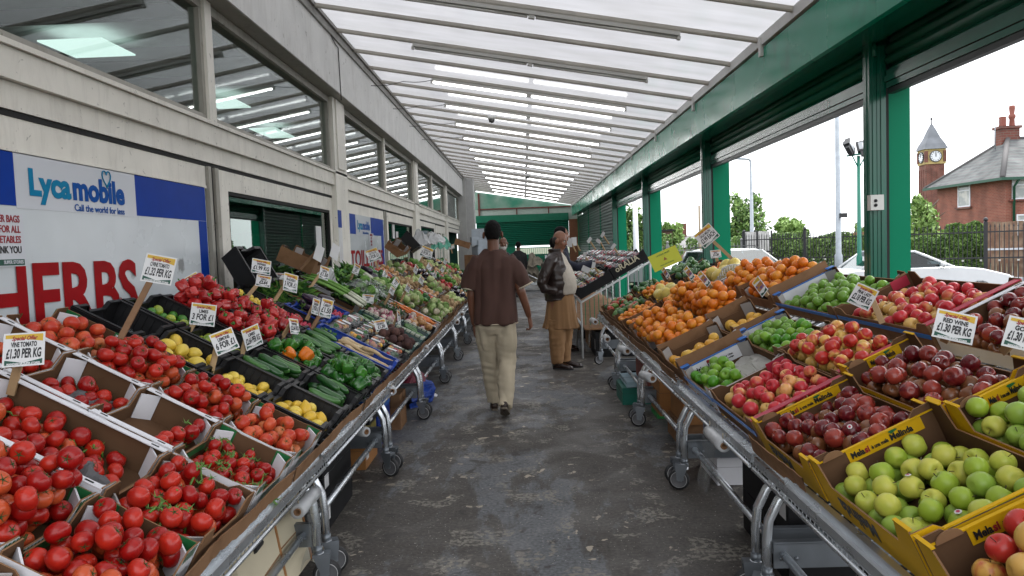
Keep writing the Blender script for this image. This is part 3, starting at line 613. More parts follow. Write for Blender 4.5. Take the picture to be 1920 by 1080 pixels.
remesh(b, 'tunic', M_tan, .008, 5, lambda p: (.012*max(0, p.y) if p.z < .7 else 0) + .006*noise.noise(Vector((p.x*12, p.y*12, p.z*2))), w2)
b = MB(); loft(b, [(.08,.0,.62,.105,.12),(.085,.0,.45,.10,.115),(.085,-.01,.28,.09,.10),(.085,-.015,.14,.078,.088),(.085,-.01,.07,.068,.078)], 18); loft(b, [(-.08,.04,.62,.105,.12),(-.085,.04,.45,.10,.115),(-.085,.03,.28,.09,.10),(-.085,.025,.14,.078,.088),(-.085,.03,.07,.068,.078)], 18)
remesh(b, 'baggy_trousers', M_tan, .008, 8, folds(9, 3, .014, .008, 7), w2)
M_shoe2 = mat('polished_shoe', (0.022,0.010,0.007), .25, coat=.3)
shoe(w2, (.085,-.06,.0), (.11,.215,.0), M_shoe2, M_black); shoe(w2, (-.085,.0,.0), (-.10,.275,.0), M_shoe2, M_black)
RT = Matrix.Translation((0,.055,1.59)) @ tr.to_matrix().to_4x4()
hd = bpy.data.objects.new('hair', None)
b = MB(); 
for s_ in (-1, 1): ball(b, RT @ Vector((.052*s_,-.035,-.01)), (.034,.060,.045)); ball(b, RT @ Vector((.028*s_,.090,-.061)), (.018,.010,.006)); ball(b, RT @ Vector((.031*s_,.085,.010)), (.018,.008,.005))
ball(b, RT @ Vector((0,-.075,-.02)), (.055,.040,.055)); ball(b, RT @ Vector((0,.096,-.057)), (.020,.009,.006))
bpy.data.objects.remove(hd)
remesh(b, 'hair', mat('greying_hair', (0.03,0.024,0.02), .7, var=.4, vscale=80), .0045, 1, None, w2)
ey = MB()
for x in (-.031, .031): ball(ey, RT @ Vector((x,.074,-.006)), (.0115,)*3, 0, n=12); ball(ey, RT @ Vector((x,.083,-.008)), (.0058,.004,.0058), 1, n=10)
ey.build('eyes', [mat('eye_white', (0.5,0.47,0.43), .3), mat('iris_dark', (0.015,0.01,0.008), .2)], w2)
# ---- people further back
def bystander(u, y, rz, lab, hgt, top, skin, bottoms, hair=None, beard=None, reach=False, hat=None, wide=1.0, waist=None):
    p = atY(u, 470, y); s = hgt/1.75
    arms = [[(-.17,0,1.38,.052,.055),(-.22,-.01,1.22,.046,.048),(-.235,.0,1.08,.042,.042),(-.23,.05,.95,.034,.034),(-.22,.09,.83,.026,.024)], [(.17,0,1.38,.052,.055),(.22,-.01,1.22,.046,.048),(.235,.0,1.08,.042,.042),(.23,.05,.95,.034,.034),(.22,.09,.83,.026,.024)]]
    hands = [((-.22,.095,.81), (0,.15,-1), (1,.2,0), -1, .5), ((.22,.095,.81), (0,.15,-1), (-1,.2,0), 1, .5)]
    if reach:
        arms = [[(x_*.17,0,1.38,.052,.055),(x_*.21,.07,1.24,.048,.048),(x_*.20,.20,1.18,.042,.042),(x_*.16,.34,1.20,.034,.034),(x_*.13,.46,1.235,.026,.024)] for x_ in (-1, 1)]
        hands = [((-.128,.47,1.238), (.1,1,.05), (0,.1,-1), 1, .5), ((.128,.47,1.238), (-.1,1,.05), (0,.1,-1), -1, .5)]
    legs = [[(x_*.08,0,.86,.085,.10),(x_*.09,0,.66,.08,.085),(x_*.09,0,.46,.06,.062),(x_*.09,-.01,.26,.05,.055),(x_*.09,-.02,.09,.035,.04)] for x_ in (-1, 1)]
    t = figure(lab, (p.x, y, 0), rz, dict(skin=skin, head=(0,.02,1.655), legs=legs, arms=arms, hands=hands), .009); t.scale = (s, s, s)
    b = MB(); q = wide; loft(b, [(0,0,.80,.19*q,.135*q),(0,0,.95,.185*q,.13*q),(0,0,1.10,.18*q,.125*q),(0,0,1.28,.20*q,.125*q),(0,0,1.40,.17*q,.10),(0,0,1.47,.09,.08)], 22, horizontal=True)
    for A in arms: loft(b, [(x, y_, z, a+.018, c+.018) for x, y_, z, a, c in A[:-1]] + [(A[-1][0], A[-1][1], A[-1][2]+(.0 if reach else .03), .036, .036)], 14)
    remesh(b, 'jacket', top, .012, 2, folds(8, 3, .012, .004, y), t)
    b = MB()
    for L_ in legs: loft(b, [(x, y_, z, a+.022, c+.022) for x, y_, z, a, c in L_], 14)
    remesh(b, 'trousers', bottoms, .012, 2, folds(8, 3, .010, .004, y+1), t)
    for x_ in (-1, 1): shoe(t, (x_*.09,-.06,0), (x_*.10,.20,0), M_shoe2, M_black)
    b = MB(); ball(b, (0,.002,1.680), (.082,.098,.092)); loft(b, [(0,-.04,1.57,.05,.045),(0,-.035,1.62,.07,.06),(0,-.02,1.66,.076,.07)], 14)
    if hair: remesh(b, 'hair', hair, .009, 2, lambda v: -.022 if v.y > .07 else 0, t)
    if beard:
        b = MB(); ball(b, (0,.070,1.555), (.056,.045,.050)); 
        for x_ in (-1, 1): ball(b, (.058*x_,.03,1.60), (.020,.03,.05))
        b.build('beard', beard, t)
    if waist:
        b = MB(); loft(b, [(0,0,.86,.20,.14),(0,0,1.1,.19,.135),(0,0,1.30,.205,.13),(0,0,1.42,.14,.10)], 20, horizontal=True); remesh(b, 'waistcoat', waist, .012, 2, None, t)
    return t
M_navy = mat('navy_cloth', (0.006,0.009,0.022), .8, var=.2); M_blk = mat('black_cloth', (0.008,0.007,0.008), .8, var=.2); M_gry = mat('grey_cloth', (0.30,0.32,0.33), .85, var=.1); M_gt = mat('grey_trousers', (0.05,0.05,0.055), .85)
bystander(944, 13.5, radians(180), 'white bearded man in a pale grey waistcoat behind the walking man', 1.70, M_blk, SK1, M_gt, None, mat('white_beard', (0.5,0.48,0.45), .9), waist=M_gry)
bystander(972, 22.0, radians(8), 'man dressed in black seen from behind near the end shutter', 1.68, M_blk, SK1, M_blk, HAIR, wide=1.12)
bystander(1052, 10.4, radians(-90), 'shopper in navy sleeves reaching into the far punnets behind the jacketed man', 1.78, M_navy, SK2, M_gt, HAIR, reach=True)
bystander(1040, 12.6, radians(-60), 'shopper in a bright red top mostly hidden behind the jacketed man', 1.66, mat('red_floral', (0.45,0.03,0.02), .8, col2=(0.55,0.25,0.2), c2scale=25), SK1, M_gt, HAIR)

w1.scale = (.95, 1, 1); w2.scale = (.93, .93, 1)
# ================================================================== SHOP SIGNS
M_signw = mat('sign_white', (0.62, 0.66, 0.68), 0.22, var=.08, vscale=2, rvar=.1, col2=(0.30,0.31,0.31), c2scale=3.2, c2lo=.64, c2hi=.68)  # grey blotches: scuffs plus silvery reflections painted into the colour
M_signw2 = mat('sign_white_clean', (0.62, 0.64, 0.68), 0.25)
M_signb = mat('sign_blue', (0.001, 0.038, 0.30), 0.4, var=.1, spec=.08)
M_herb = mat('letter_red', (0.30, 0.004, 0.007), .55, spec=.1, var=.15)
M_teal = mat('letter_teal', (0.0, 0.20, 0.38), .5, spec=.1); M_lblue = mat('letter_blue', (0.001, 0.075, 0.33), .5, spec=.1)
M_ink = mat('black_ink', (0.012, 0.012, 0.014), .5); M_redink = mat('red_ink', (0.30, 0.01, 0.02), .5)
M_gband = mat('card_green', (0.005, 0.07, 0.045), .5); M_yel = mat('card_yellow', (0.60, 0.38, 0.03), .5, var=.1)
M_paper = mat('card_white', (0.68, 0.68, 0.68), .4, var=.05)
def addmesh(mb, me, M, m=0):
    mb.add([M @ v.co for v in me.vertices], [tuple(p.vertices) for p in me.polygons], m)
def wall_text(par, s, y, z, size, m, bold=0, cx=1.0, x=-2.386, align='LEFT', shear=0):
    o = link('lettering', text_mesh(s, size, m, bold, shear, align, .0006, cx), par)
    o.matrix_world = basis((0,1,0),(0,0,1),(1,0,0),(x,y,z)); o.matrix_parent_inverse = Matrix(); 
    o.matrix_basis = Matrix.Translation(-Vector(par.location)) @ basis((0,1,0),(0,0,1),(1,0,0),(x,y,z)); return o
def fit(s, size, m, W, **k):   # squeeze width to W
    me = text_mesh(s, size, m, k.get('bold', 0), 0, 'LEFT'); xs = [v.co.x for v in me.vertices]; return W / (max(xs) - min(xs))
sg = thing('shop_sign', 'large glossy blue and white shop sign with HERBS in big red letters', 'sign', (-2.39, 2.95, 0.6))
o_ = Vector((-2.39, 2.95, .6))
def srect(name, y0, y1, z0, z1, m, par, o_, d=.0, t=.002):
    b = MB(); b.box(d, d+t, y0-o_.y, y1-o_.y, z0-o_.z, z1-o_.z); return b.build(name, m, par)
srect('panel', 2.95, 5.43, .6, 2.06, M_signw, sg, o_, -.008, .008)
srect('blue_field', 2.95, 3.38, 1.80, 2.055, M_signb, sg, o_); srect('white_field', 3.382, 4.44, 1.79, 2.055, M_signw2, sg, o_); srect('blue_field', 4.442, 5.42, 1.80, 2.055, M_signb, sg, o_); srect('blue_stripe', 5.29, 5.42, .62, 1.798, M_signb, sg, o_)
LS = .175
m1 = text_mesh('Lyca', LS, M_teal, .0075, 0, 'LEFT'); wl = max(v.co.x for v in m1.vertices); m2 = text_mesh('mobile', LS, M_lblue, .0075, 0, 'LEFT'); w2 = max(v.co.x for v in m2.vertices)
kx = .84 / (wl + w2 + .01)
wall_text(sg, 'Lyca', 3.47, 1.915, LS, M_teal, .0075, kx); wall_text(sg, 'mobile', 3.47 + (wl + .012)*kx, 1.915, LS, M_lblue, .0075, kx)
wall_text(sg, 'Call the world for less', 3.82, 1.815, .052, M_lblue, .0008, fit('Call the world for less', .052, M_lblue, .48, bold=.0008))
hp = []
for k in range(25):
    t = 2*pi*k/24; hx = .042*sin(t)**3; hz = .0034*(13*cos(t)-5*cos(2*t)-2*cos(3*t)-cos(4*t)); hp.append((-2.383+2.39, 4.13+hx-2.95, 2.0+hz-.6))
b = MB(); b.tube(hp, .0035, 5, caps=False); b.build('heart_outline', M_teal, sg)
wall_text(sg, 'HERBS', 3.10, 1.34, .46, M_herb, .012, fit('HERBS', .46, M_herb, 1.27, bold=.012), x=-2.3845)
# worn patches on the sign and their silver reflections are painted into its white
# small notice
nt_ = thing('notice', 'small laminated notice with red lettering stuck on the big HERBS sign at the left edge', 'notice', (-2.386, 3.0, 1.5))
no = Vector((-2.386, 3.0, 1.5)); srect('sheet', 3.0, 3.41, 1.515, 1.76, M_signw2, nt_, no, .001, .002); srect('band', 3.1, 3.40, 1.52, 1.548, M_gband, nt_, no, .003, .001)
for i, (s, mm_) in enumerate((('CARRIER BAGS', M_redink), ('FOR ALL', M_redink), ('VEGETABLES', M_redink), ('THANK YOU', M_ink))):
    wall_text(nt_, s, 3.385, 1.735 - i*.048, .046, mm_, .001, .8, x=-2.3815, align='RIGHT')
wall_text(nt_, 'SUPER STORES', 3.39, 1.534, .022, M_signw2, .0005, .9, x=-2.3811, align='RIGHT')
# second sign
s2 = thing('shop_sign', 'blue and white shop sign with TOILETRIES in red letters', 'sign', (-2.39, 9.7, .6)); o2 = Vector((-2.39, 9.7, .6))
srect('panel', 9.7, 12.38, .6, 2.08, M_signw, s2, o2, -.008, .008); srect('blue_field', 9.72, 10.28, 1.79, 2.07, M_signb, s2, o2); srect('white_field', 10.29, 11.30, 1.77, 2.07, M_signw2, s2, o2); srect('blue_field', 11.31, 12.3, 1.79, 2.07, M_signb, s2, o2); srect('blue_stripe', 12.1, 12.3, .62, 1.788, M_signb, s2, o2)
wall_text(s2, 'Lyca', 10.38, 1.92, LS, M_teal, .0075, kx); wall_text(s2, 'mobile', 10.38 + (wl + .012)*kx, 1.92, LS, M_lblue, .0075, kx)
wall_text(s2, 'Call the world for less', 10.7, 1.815, .052, M_lblue, .0008, .9)
wall_text(s2, 'TOILETRIES', 9.88, 1.42, .34, M_herb, .008, fit('TOILETRIES', .34, M_herb, 2.3, bold=.008))
n2 = thing('notice', 'narrow paper notice taped on the TOILETRIES sign', 'notice', (-2.386, 11.1, 1.55)); no2 = Vector((-2.386, 11.1, 1.55))
srect('sheet', 11.1, 11.45, 1.55, 1.82, M_signw2, n2, no2, .001, .002)
for i, s in enumerate(('NO BAGS', 'FOR', 'SINGLE', 'ITEMS')): wall_text(n2, s, 11.27, 1.79 - i*.05, .05, M_redink, .001, .8, x=-2.3812, align='CENTER')
pn = thing('notice', 'small blue and white pillar notice beside the first shop window', 'notice', atX(637, 412, -2.325)); 
b = MB(); b.box(-.002, .002, -.09, .09, -.10, .12); b.build('sheet', M_signb, pn); b = MB(); b.box(-.0025,.0025,-.09,.09,-.62,-.105); b.build('paper_strip', M_paper, pn)
for (u, v, h, lab) in ((598, 448, .30, 'tall white paper list stuck inside the first shop window'), (745, 445, .22, 'white paper slip stuck in the window past the TOILETRIES sign'), (738, 432, .3, 'pale poster at the top left of the window past the TOILETRIES sign')):
    p = atX(u, v, -2.42); b = MB(); b.box(-.002,.002,-.11,.11,-h/2,h/2); q = b.build('notice', M_paper, loc=p); tag(q, lab, 'notice')
# ================================================================== SLOPE FRAMES
AL, AR = math.atan(.53), math.atan(.46)
FL = basis((-cos(AL), 0, sin(AL)), (0, -1, 0), (sin(AL), 0, cos(AL)), (-1.02, 0, .595))
FR = basis((cos(AR), 0, sin(AR)), (0, 1, 0), (-sin(AR), 0, cos(AR)), (.98, 0, .637))
def cellM(side, s0, s1, y0, y1, lift=0.0, dx=0.0, tilt=0.0, yaw=0.0):
    ym = (y0 + y1) / 2; F = FL if side == 'L' else FR; sg_ = -1 if side == 'L' else 1
    return F @ Matrix.Translation(((s0+s1)/2, sg_*ym, lift)) @ Matrix.Rotation(tilt, 4, 'Y') @ Matrix.Rotation(yaw, 4, 'Z')
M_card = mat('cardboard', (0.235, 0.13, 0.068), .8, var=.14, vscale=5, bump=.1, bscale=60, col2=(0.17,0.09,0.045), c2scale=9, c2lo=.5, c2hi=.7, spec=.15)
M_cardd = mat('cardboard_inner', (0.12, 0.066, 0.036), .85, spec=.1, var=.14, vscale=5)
M_cardw = mat('white_carton', (0.70, 0.70, 0.73), .6, var=.07, vscale=6)
M_cardy = mat('yellow_carton', (0.66, 0.38, 0.006), .6, spec=.2, var=.08, vscale=8)
M_cardr = mat('pink_red_carton', (0.42, 0.02, 0.05), .5, var=.1)
M_cardb = mat('blue_carton', (0.01, 0.14, 0.48), .45, var=.1)
M_cardg = mat('grey_carton', (0.36, 0.34, 0.33), .7, var=.08)
M_cardk = mat('black_carton', (0.010, 0.010, 0.011), .6, spec=.2, var=.2)
M_pbk = mat('black_plastic', (0.008, 0.008, 0.009), .42, var=.2, spec=.25); M_pbl = mat('blue_plastic', (0.004, 0.04, 0.30), .4, var=.15, spec=.3); M_pgr = mat('green_plastic', (0.01, 0.06, 0.05), .4, var=.15); M_prim = mat('pale_rim', (0.38, 0.42, 0.32), .5)
M_patch = mat('green_print', (0.01, 0.13, 0.035), .5); M_patchd = mat('dark_print', (0.004, 0.018, 0.01), .5)
def wallprof(a, hc, hm, c): 
    if hm >= hc: return [(-a/2,0),(a/2,0),(a/2,hc),(-a/2,hc)]
    return [(-a/2,0),(a/2,0),(a/2,hc),(a/2-c,hc),(a/2-c-.03,hm),(-a/2+c+.03,hm),(-a/2+c,hc),(-a/2,hc)]
def jit(pts, rng, a=.003): return [(x + rng.uniform(-a, a) * (z > .02), z + rng.uniform(-a, a) * (z > .02)) for x, z in pts]
def crate(side, s0, s1, y0, y1, style, label, rng, h=.115, lift=0.0, yaw=0.0, tilt=0.0, group=None, near_h=None, M=None):
    """tray at a cell of the slope; near = towards the camera, low = towards the aisle"""
    w_, l_ = (s1-s0), (y1-y0); fl = -1 if side == 'L' else 1
    if M is None: M = cellM(side, s0, s1, y0, y1, lift, yaw=yaw, tilt=tilt)
    cat = 'crate' if style in ('black', 'blue', 'green') else 'box'
    nm = {'black': 'plastic_crate', 'blue': 'plastic_crate', 'green': 'plastic_crate'}.get(style, 'cardboard_tray')
    t = thing(nm, label, cat, M=M, group=group)
    X, Y = w_/2, l_/2
    def P(x, y, z): return (x, y*fl, z)
    if cat == 'crate':
        m = {'black': M_pbk, 'blue': M_pbl, 'green': M_pgr}[style]
        b = MB(); T = .012
        bx, by = X-.02, Y-.02
        def slab(a0, a1, b0, b1): b.hexa([P(*q) for q in a0], [P(*q) for q in a1])
        b.box(-bx, bx, -by, by, 0, .012)
        hh = h; lo = h*.72
        for sx in (-1, 1):   # walls across the slope, dipped in the middle
            for (ya, yb, za, zb) in ((-by, -by*.5, hh, hh), (-by*.5, -by*.38, hh, lo), (-by*.38, by*.38, lo, lo), (by*.38, by*.5, lo, hh), (by*.5, by, hh, hh)):
                x0, x1 = sorted((sx*bx, sx*(bx-T)))
                k = (X-bx)*sx
                b.hexa([P(x0,ya,.012),P(x1,ya,.012),P(x1,yb,.012),P(x0,yb,.012)], [P(x0+k,ya,za),P(x1+k,ya,za),P(x1+k,yb,zb),P(x0+k,yb,zb)])
                x0, x1 = sorted((sx*(X-.004), sx*(X-.024)))
                b.hexa([P(x0,ya,za-.004),P(x1,ya,za-.004),P(x1,yb,zb-.004),P(x0,yb,zb-.004)], [P(x0,ya,za+.006),P(x1,ya,za+.006),P(x1,yb,zb+.006),P(x0,yb,zb+.006)])
        for sy in (-1, 1):
            y0_, y1_ = sorted((sy*by, sy*(by-T))); k = (Y-by)*sy
            b.hexa([P(-bx,y0_,.012),P(bx,y0_,.012),P(bx,y1_,.012),P(-bx,y1_,.012)], [P(-X,y0_+k,hh),P(X,y0_+k,hh),P(X,y1_+k,hh),P(-X,y1_+k,hh)])
            y0_, y1_ = sorted((sy*(Y-.003), sy*(Y-.022))); b.hexa([P(-X+.003,y0_,hh-.004),P(X-.003,y0_,hh-.004),P(X-.003,y1_,hh-.004),P(-X+.003,y1_,hh-.004)], [P(-X+.003,y0_,hh+.007),P(X-.003,y0_,hh+.007),P(X-.003,y1_,hh+.007),P(-X+.003,y1_,hh+.007)])
            n = int(w_/.045)
            for i in range(1, n):   # moulded ribs
                x = -bx + i*2*bx/n; ya, yb = sorted((sy*(by-T), sy*(by-T-.004))); k2 = k*.8
                b.hexa([P(x,ya,.02),P(x+.006,ya,.02),P(x+.006,yb,.02),P(x,yb,.02)], [P(x,ya+k2,hh-.01),P(x+.006,ya+k2,hh-.01),P(x+.006,yb+k2,hh-.01),P(x,yb+k2,hh-.01)])
        b.build('shell', m, t)
        if style == 'green':
            r = MB()
            for sy in (-1, 1):
                for i in range(int(w_/.05)):
                    x = -X + i*.05; ya, yb = sorted((sy*(Y+.001), sy*(Y-.026))); r.hexa([P(x,ya,hh-.006),P(x+.038,ya,hh-.006),P(x+.038,yb,hh-.006),P(x,yb,hh-.006)], [P(x,ya,hh+.010),P(x+.038,ya,hh+.010),P(x+.038,yb,hh+.010),P(x,yb,hh+.010)])
            r.build('rim', M_prim, t)
        return t, M
    # cardboard trays
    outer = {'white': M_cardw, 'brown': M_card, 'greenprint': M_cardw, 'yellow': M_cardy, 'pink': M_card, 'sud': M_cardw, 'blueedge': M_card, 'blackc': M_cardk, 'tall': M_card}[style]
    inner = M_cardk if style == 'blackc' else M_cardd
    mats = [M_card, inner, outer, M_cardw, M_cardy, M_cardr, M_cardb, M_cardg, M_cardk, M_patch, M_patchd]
    edge = 8 if style == 'blackc' else 0
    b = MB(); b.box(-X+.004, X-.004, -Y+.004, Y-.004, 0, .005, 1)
    T = .005
    hc = h + .012; mid = {'white': h*.55, 'greenprint': h*.6, 'yellow': h*.62, 'pink': h*.8, 'sud': h*.7, 'blackc': h*.6}.get(style, h*.62)
    # low and high walls (run along y)
    for sx in (-1, 1):
        pr = jit(wallprof(l_-.012, hc, mid, .07), rng); x = sx*X - (T if sx > 0 else 0)
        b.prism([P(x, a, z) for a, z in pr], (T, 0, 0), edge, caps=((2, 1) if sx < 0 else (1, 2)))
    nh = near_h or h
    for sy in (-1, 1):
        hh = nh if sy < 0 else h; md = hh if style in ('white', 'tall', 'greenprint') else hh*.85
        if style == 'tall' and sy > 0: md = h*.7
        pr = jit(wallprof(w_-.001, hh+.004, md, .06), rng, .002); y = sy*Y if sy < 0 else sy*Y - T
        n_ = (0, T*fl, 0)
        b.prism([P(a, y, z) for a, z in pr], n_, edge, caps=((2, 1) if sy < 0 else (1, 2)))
        if style in ('white',):   # folded lip
            lw = .026; ya, yb = (-Y+.001, -Y+lw) if sy < 0 else (Y-lw, Y-.001)
            ya, yb = sorted((ya*fl, yb*fl)); b.box(-X, X, ya, yb, hh+.005, hh+.009, 3)
            for ex in (-1, 1):   # hand slots
                cx_ = ex*(X-.05); b.box(cx_-.014, cx_+.014, (ya+yb)/2-.003, (ya+yb)/2+.003, hh+.0092, hh+.0105, 8)
    # corner gussets
    gm = {'white': 3, 'greenprint': 3, 'tall': 7, 'brown': 7, 'sud': 7, 'blueedge': 7, 'pink': 0, 'yellow': 1, 'blackc': 8}[style]
    gs = .055 if style not in ('tall',) else .06
    for sx in (-1, 1):
        for sy in (-1, 1):
            if style in ('yellow', 'blackc', 'pink') or (fl > 0 and M.translation.y > 6.3): continue
            x0, y0_ = sx*(X-T-.001), sy*(Y-T-gs); x1, y1_ = sx*(X-T-gs), sy*(Y-T-.001)
            hh = (nh if sy < 0 else h)
            b.prism([P(x0,y0_,.006),P(x1,y1_,.006),P(x1,y1_,hh-.004),P(x0,y0_,hh-.004)], (-.004*sx, -.004*sy*fl, 0), gm)
    if style == 'greenprint':
        for sx in (-1, 1):   # printed sunburst on the inner far corners and green stripes on the side rims
            cx_, cz = sx*(X-.038), h*.62; y = Y-T-.0015
            if sx > 0: pass
            b.prism([P(cx_-.034,y,h*.30),P(cx_+.034,y,h*.30),P(cx_+.034,y,h+.004),P(cx_-.034,y,h+.004)], (0,-.0015*fl,0), 9)
            for k in range(9):
                a = pi*(k+.3)/9; r_ = .034; p1 = (cx_+r_*cos(a-.08), h*.30+r_*1.7*sin(a-.08)); p2 = (cx_+r_*cos(a+.08), h*.30+r_*1.7*sin(a+.08))
                b.add([P(cx_,y-.003,h*.30),P(p1[0],y-.003,min(p1[1],h+.002)),P(p2[0],y-.003,min(p2[1],h+.002))], [(0,1,2)], 10)
            yy = -Y+.03
            x = sx*(X+.0012); 
            for k in range(26):
                ya = -Y+.02+k*(l_-.04)/26; zt = hc if abs(ya) > Y-.1 else mid
                b.add([P(x,ya,zt-.035),P(x,ya+.007,zt-.035),P(x,ya+.013,zt-.002),P(x,ya+.006,zt-.002)], [(0,1,2,3)], 9)
            x = sx*(X-T-.001)
            b.add([P(x,-Y+.1,mid-.03),P(x,Y-.1,mid-.03),P(x,Y-.1,mid-.001),P(x,-Y+.1,mid-.001)], [(0,1,2,3)], 9)
    if style == 'yellow':
        y = Y-T-.001
        b.prism([P(-X+.02,y,h*.30),P(X-.14,y,h*.30),P(X-.14,y,h+.004),P(-X+.02,y,h+.004)] if False else [P(-X+.115,y,h*.60),P(X-.05,y,h*.60),P(X-.05,y,h*.86),P(-X+.115,y,h*.86)], (0,-.0015*fl,0), 4)
        for sy in (-1, 1):
            ya, yb = sorted((sy*(Y-.011)*fl, sy*(Y+.001)*fl)); hh_ = (nh if sy < 0 else h)
            b.box(-X+.0, X-.0, ya, yb, hh_*.85+.004, hh_*.85+.008, 4)
            ya, yb = sorted((sy*(Y-.012)*fl, sy*(Y-.016)*fl)) 
        for sx in (-1, 1): xa, xb = sorted((sx*(X-.010), sx*(X+.001))); b.box(xa, xb, (-Y+.0)*1, -Y+.075, hc+.001, hc+.005, 4); b.box(xa, xb, Y-.075, Y, hc+.001, hc+.005, 4)
        # hand-hold tab
        hx = -X+.07; y = Y-.010
        b.prism([P(hx+.036*cos(pi*k/8), y, h*.86+.024*sin(pi*k/8)) for k in range(9)] , (0,-.004*fl,0), 0)
    if style == 'pink':
        ya, yb = sorted((-(Y-.001)*fl, -(Y-.040)*fl)); b.box(-X, X, ya, yb, nh+.006, nh+.010, 5)
        y = Y-T-.001; b.prism([P(X-.12,y,h*.5),P(X-.02,y,h*.5),P(X-.02,y,h),P(X-.12,y,h)], (0,-.002*fl,0), 5)
        x = -X-.003; b.box(x-.003, x, -Y, Y, h*.5, h*.68, 6)
    if style in ('sud', 'blueedge'):
        y = Y-T-.001; b.prism([P(-X+.01,y,h*.25),P(X-.01,y,h*.25),P(X-.01,y,h*.93),P(-X+.01,y,h*.93)], (0,-.002*fl,0), 3)
        ya, yb = sorted(((Y-.012)*fl, (Y+.008)*fl)); b.box(-X, X, ya, yb, h*.93, h*.93+.005, 6)
        for sx in (-1, 1): xa, xb = sorted((sx*(X-.05), sx*(X+.002))); b.box(xa, xb, Y-.05, Y+.002, h+.013, h+.018, 6)
        x = -X-.003; b.box(x-.004, x, -Y, Y, h*.45, h*.62, 6)
    b.build('carton', mats, t)
    def lab_text(s, size, m, x, y, z, W, bold=.0006, flip=False):
        me = text_mesh(s, size, m, bold, 0, 'LEFT', .0003); xs = [v.co.x for v in me.vertices]; k = W/(max(xs)-min(xs))
        o = link('lettering', me, t)
        # on the inner face of the far wall: facing the camera (-Y world)
        ex = Vector((1,0,0)) if side == 'R' else Vector((-1,0,0)); nrm = Vector((0,-1*fl,0)); up = Vector((0,0,1))
        o.matrix_basis = basis(ex, up, nrm, P(x, y, z)) @ Matrix.Diagonal((k, 1, 1, 1)); return o
    if style == 'yellow':
        ww = 2*X-.20; y = Y-T-.0055
        lab_text('Mela', .030, M_ink, -X+.125, y, h*.73, ww*.2, .001); lab_text('si', .030, M_redink, -X+.127+ww*.2, y, h*.73, ww*.07, .001)
        lab_text('è una mela', .018, M_ink, -X+.13+ww*.29, y, h*.72, ww*.26); lab_text('Melinda', .030, M_ink, -X+.13+ww*.58, y, h*.73, ww*.34, .001)
        lf = MB(); lf.add([P(-X+.125+ww*.64,y,h*.80),P(-X+.14+ww*.64,y,h*.90),P(-X+.118+ww*.64,y,h*.86)], [(0,1,2)]); lf.add([P(-X+.125+ww*.64,y,h*.80),P(-X+.15+ww*.64,y,h*.84),P(-X+.137+ww*.64,y,h*.90)], [(0,1,2)]); lf.build('leaf_emblem', M_patch, t)
        me = text_mesh('Melinda', .075, M_ink, .002, 0, 'CENTER', .0003)
        o = link('lettering', me, t); o.matrix_basis = basis((0, 1*fl, 0), (0,0,-1), (-1,0,0), (-X-.0015, .06*fl, h*.36))
    if style == 'sud':
        y = Y-T-.0055; lab_text('südtirol', .05, M_ink, -X+.03, y, h*.55, .13, .001); lab_text('Südtiroler Obst', .014, M_ink, -X+.22, y, h*.62, .1); lab_text('qualità alto adige', .012, M_ink, -X+.22, y, h*.48, .1)
        lf = MB(); lf.add([P(-X+.165+.012*cos(a), y, h*.78+.010*sin(a)) for a in [k*pi/5 for k in range(10)]], [tuple(range(10))]); lf.build('apple_emblem', M_redink, t)
    return t, M
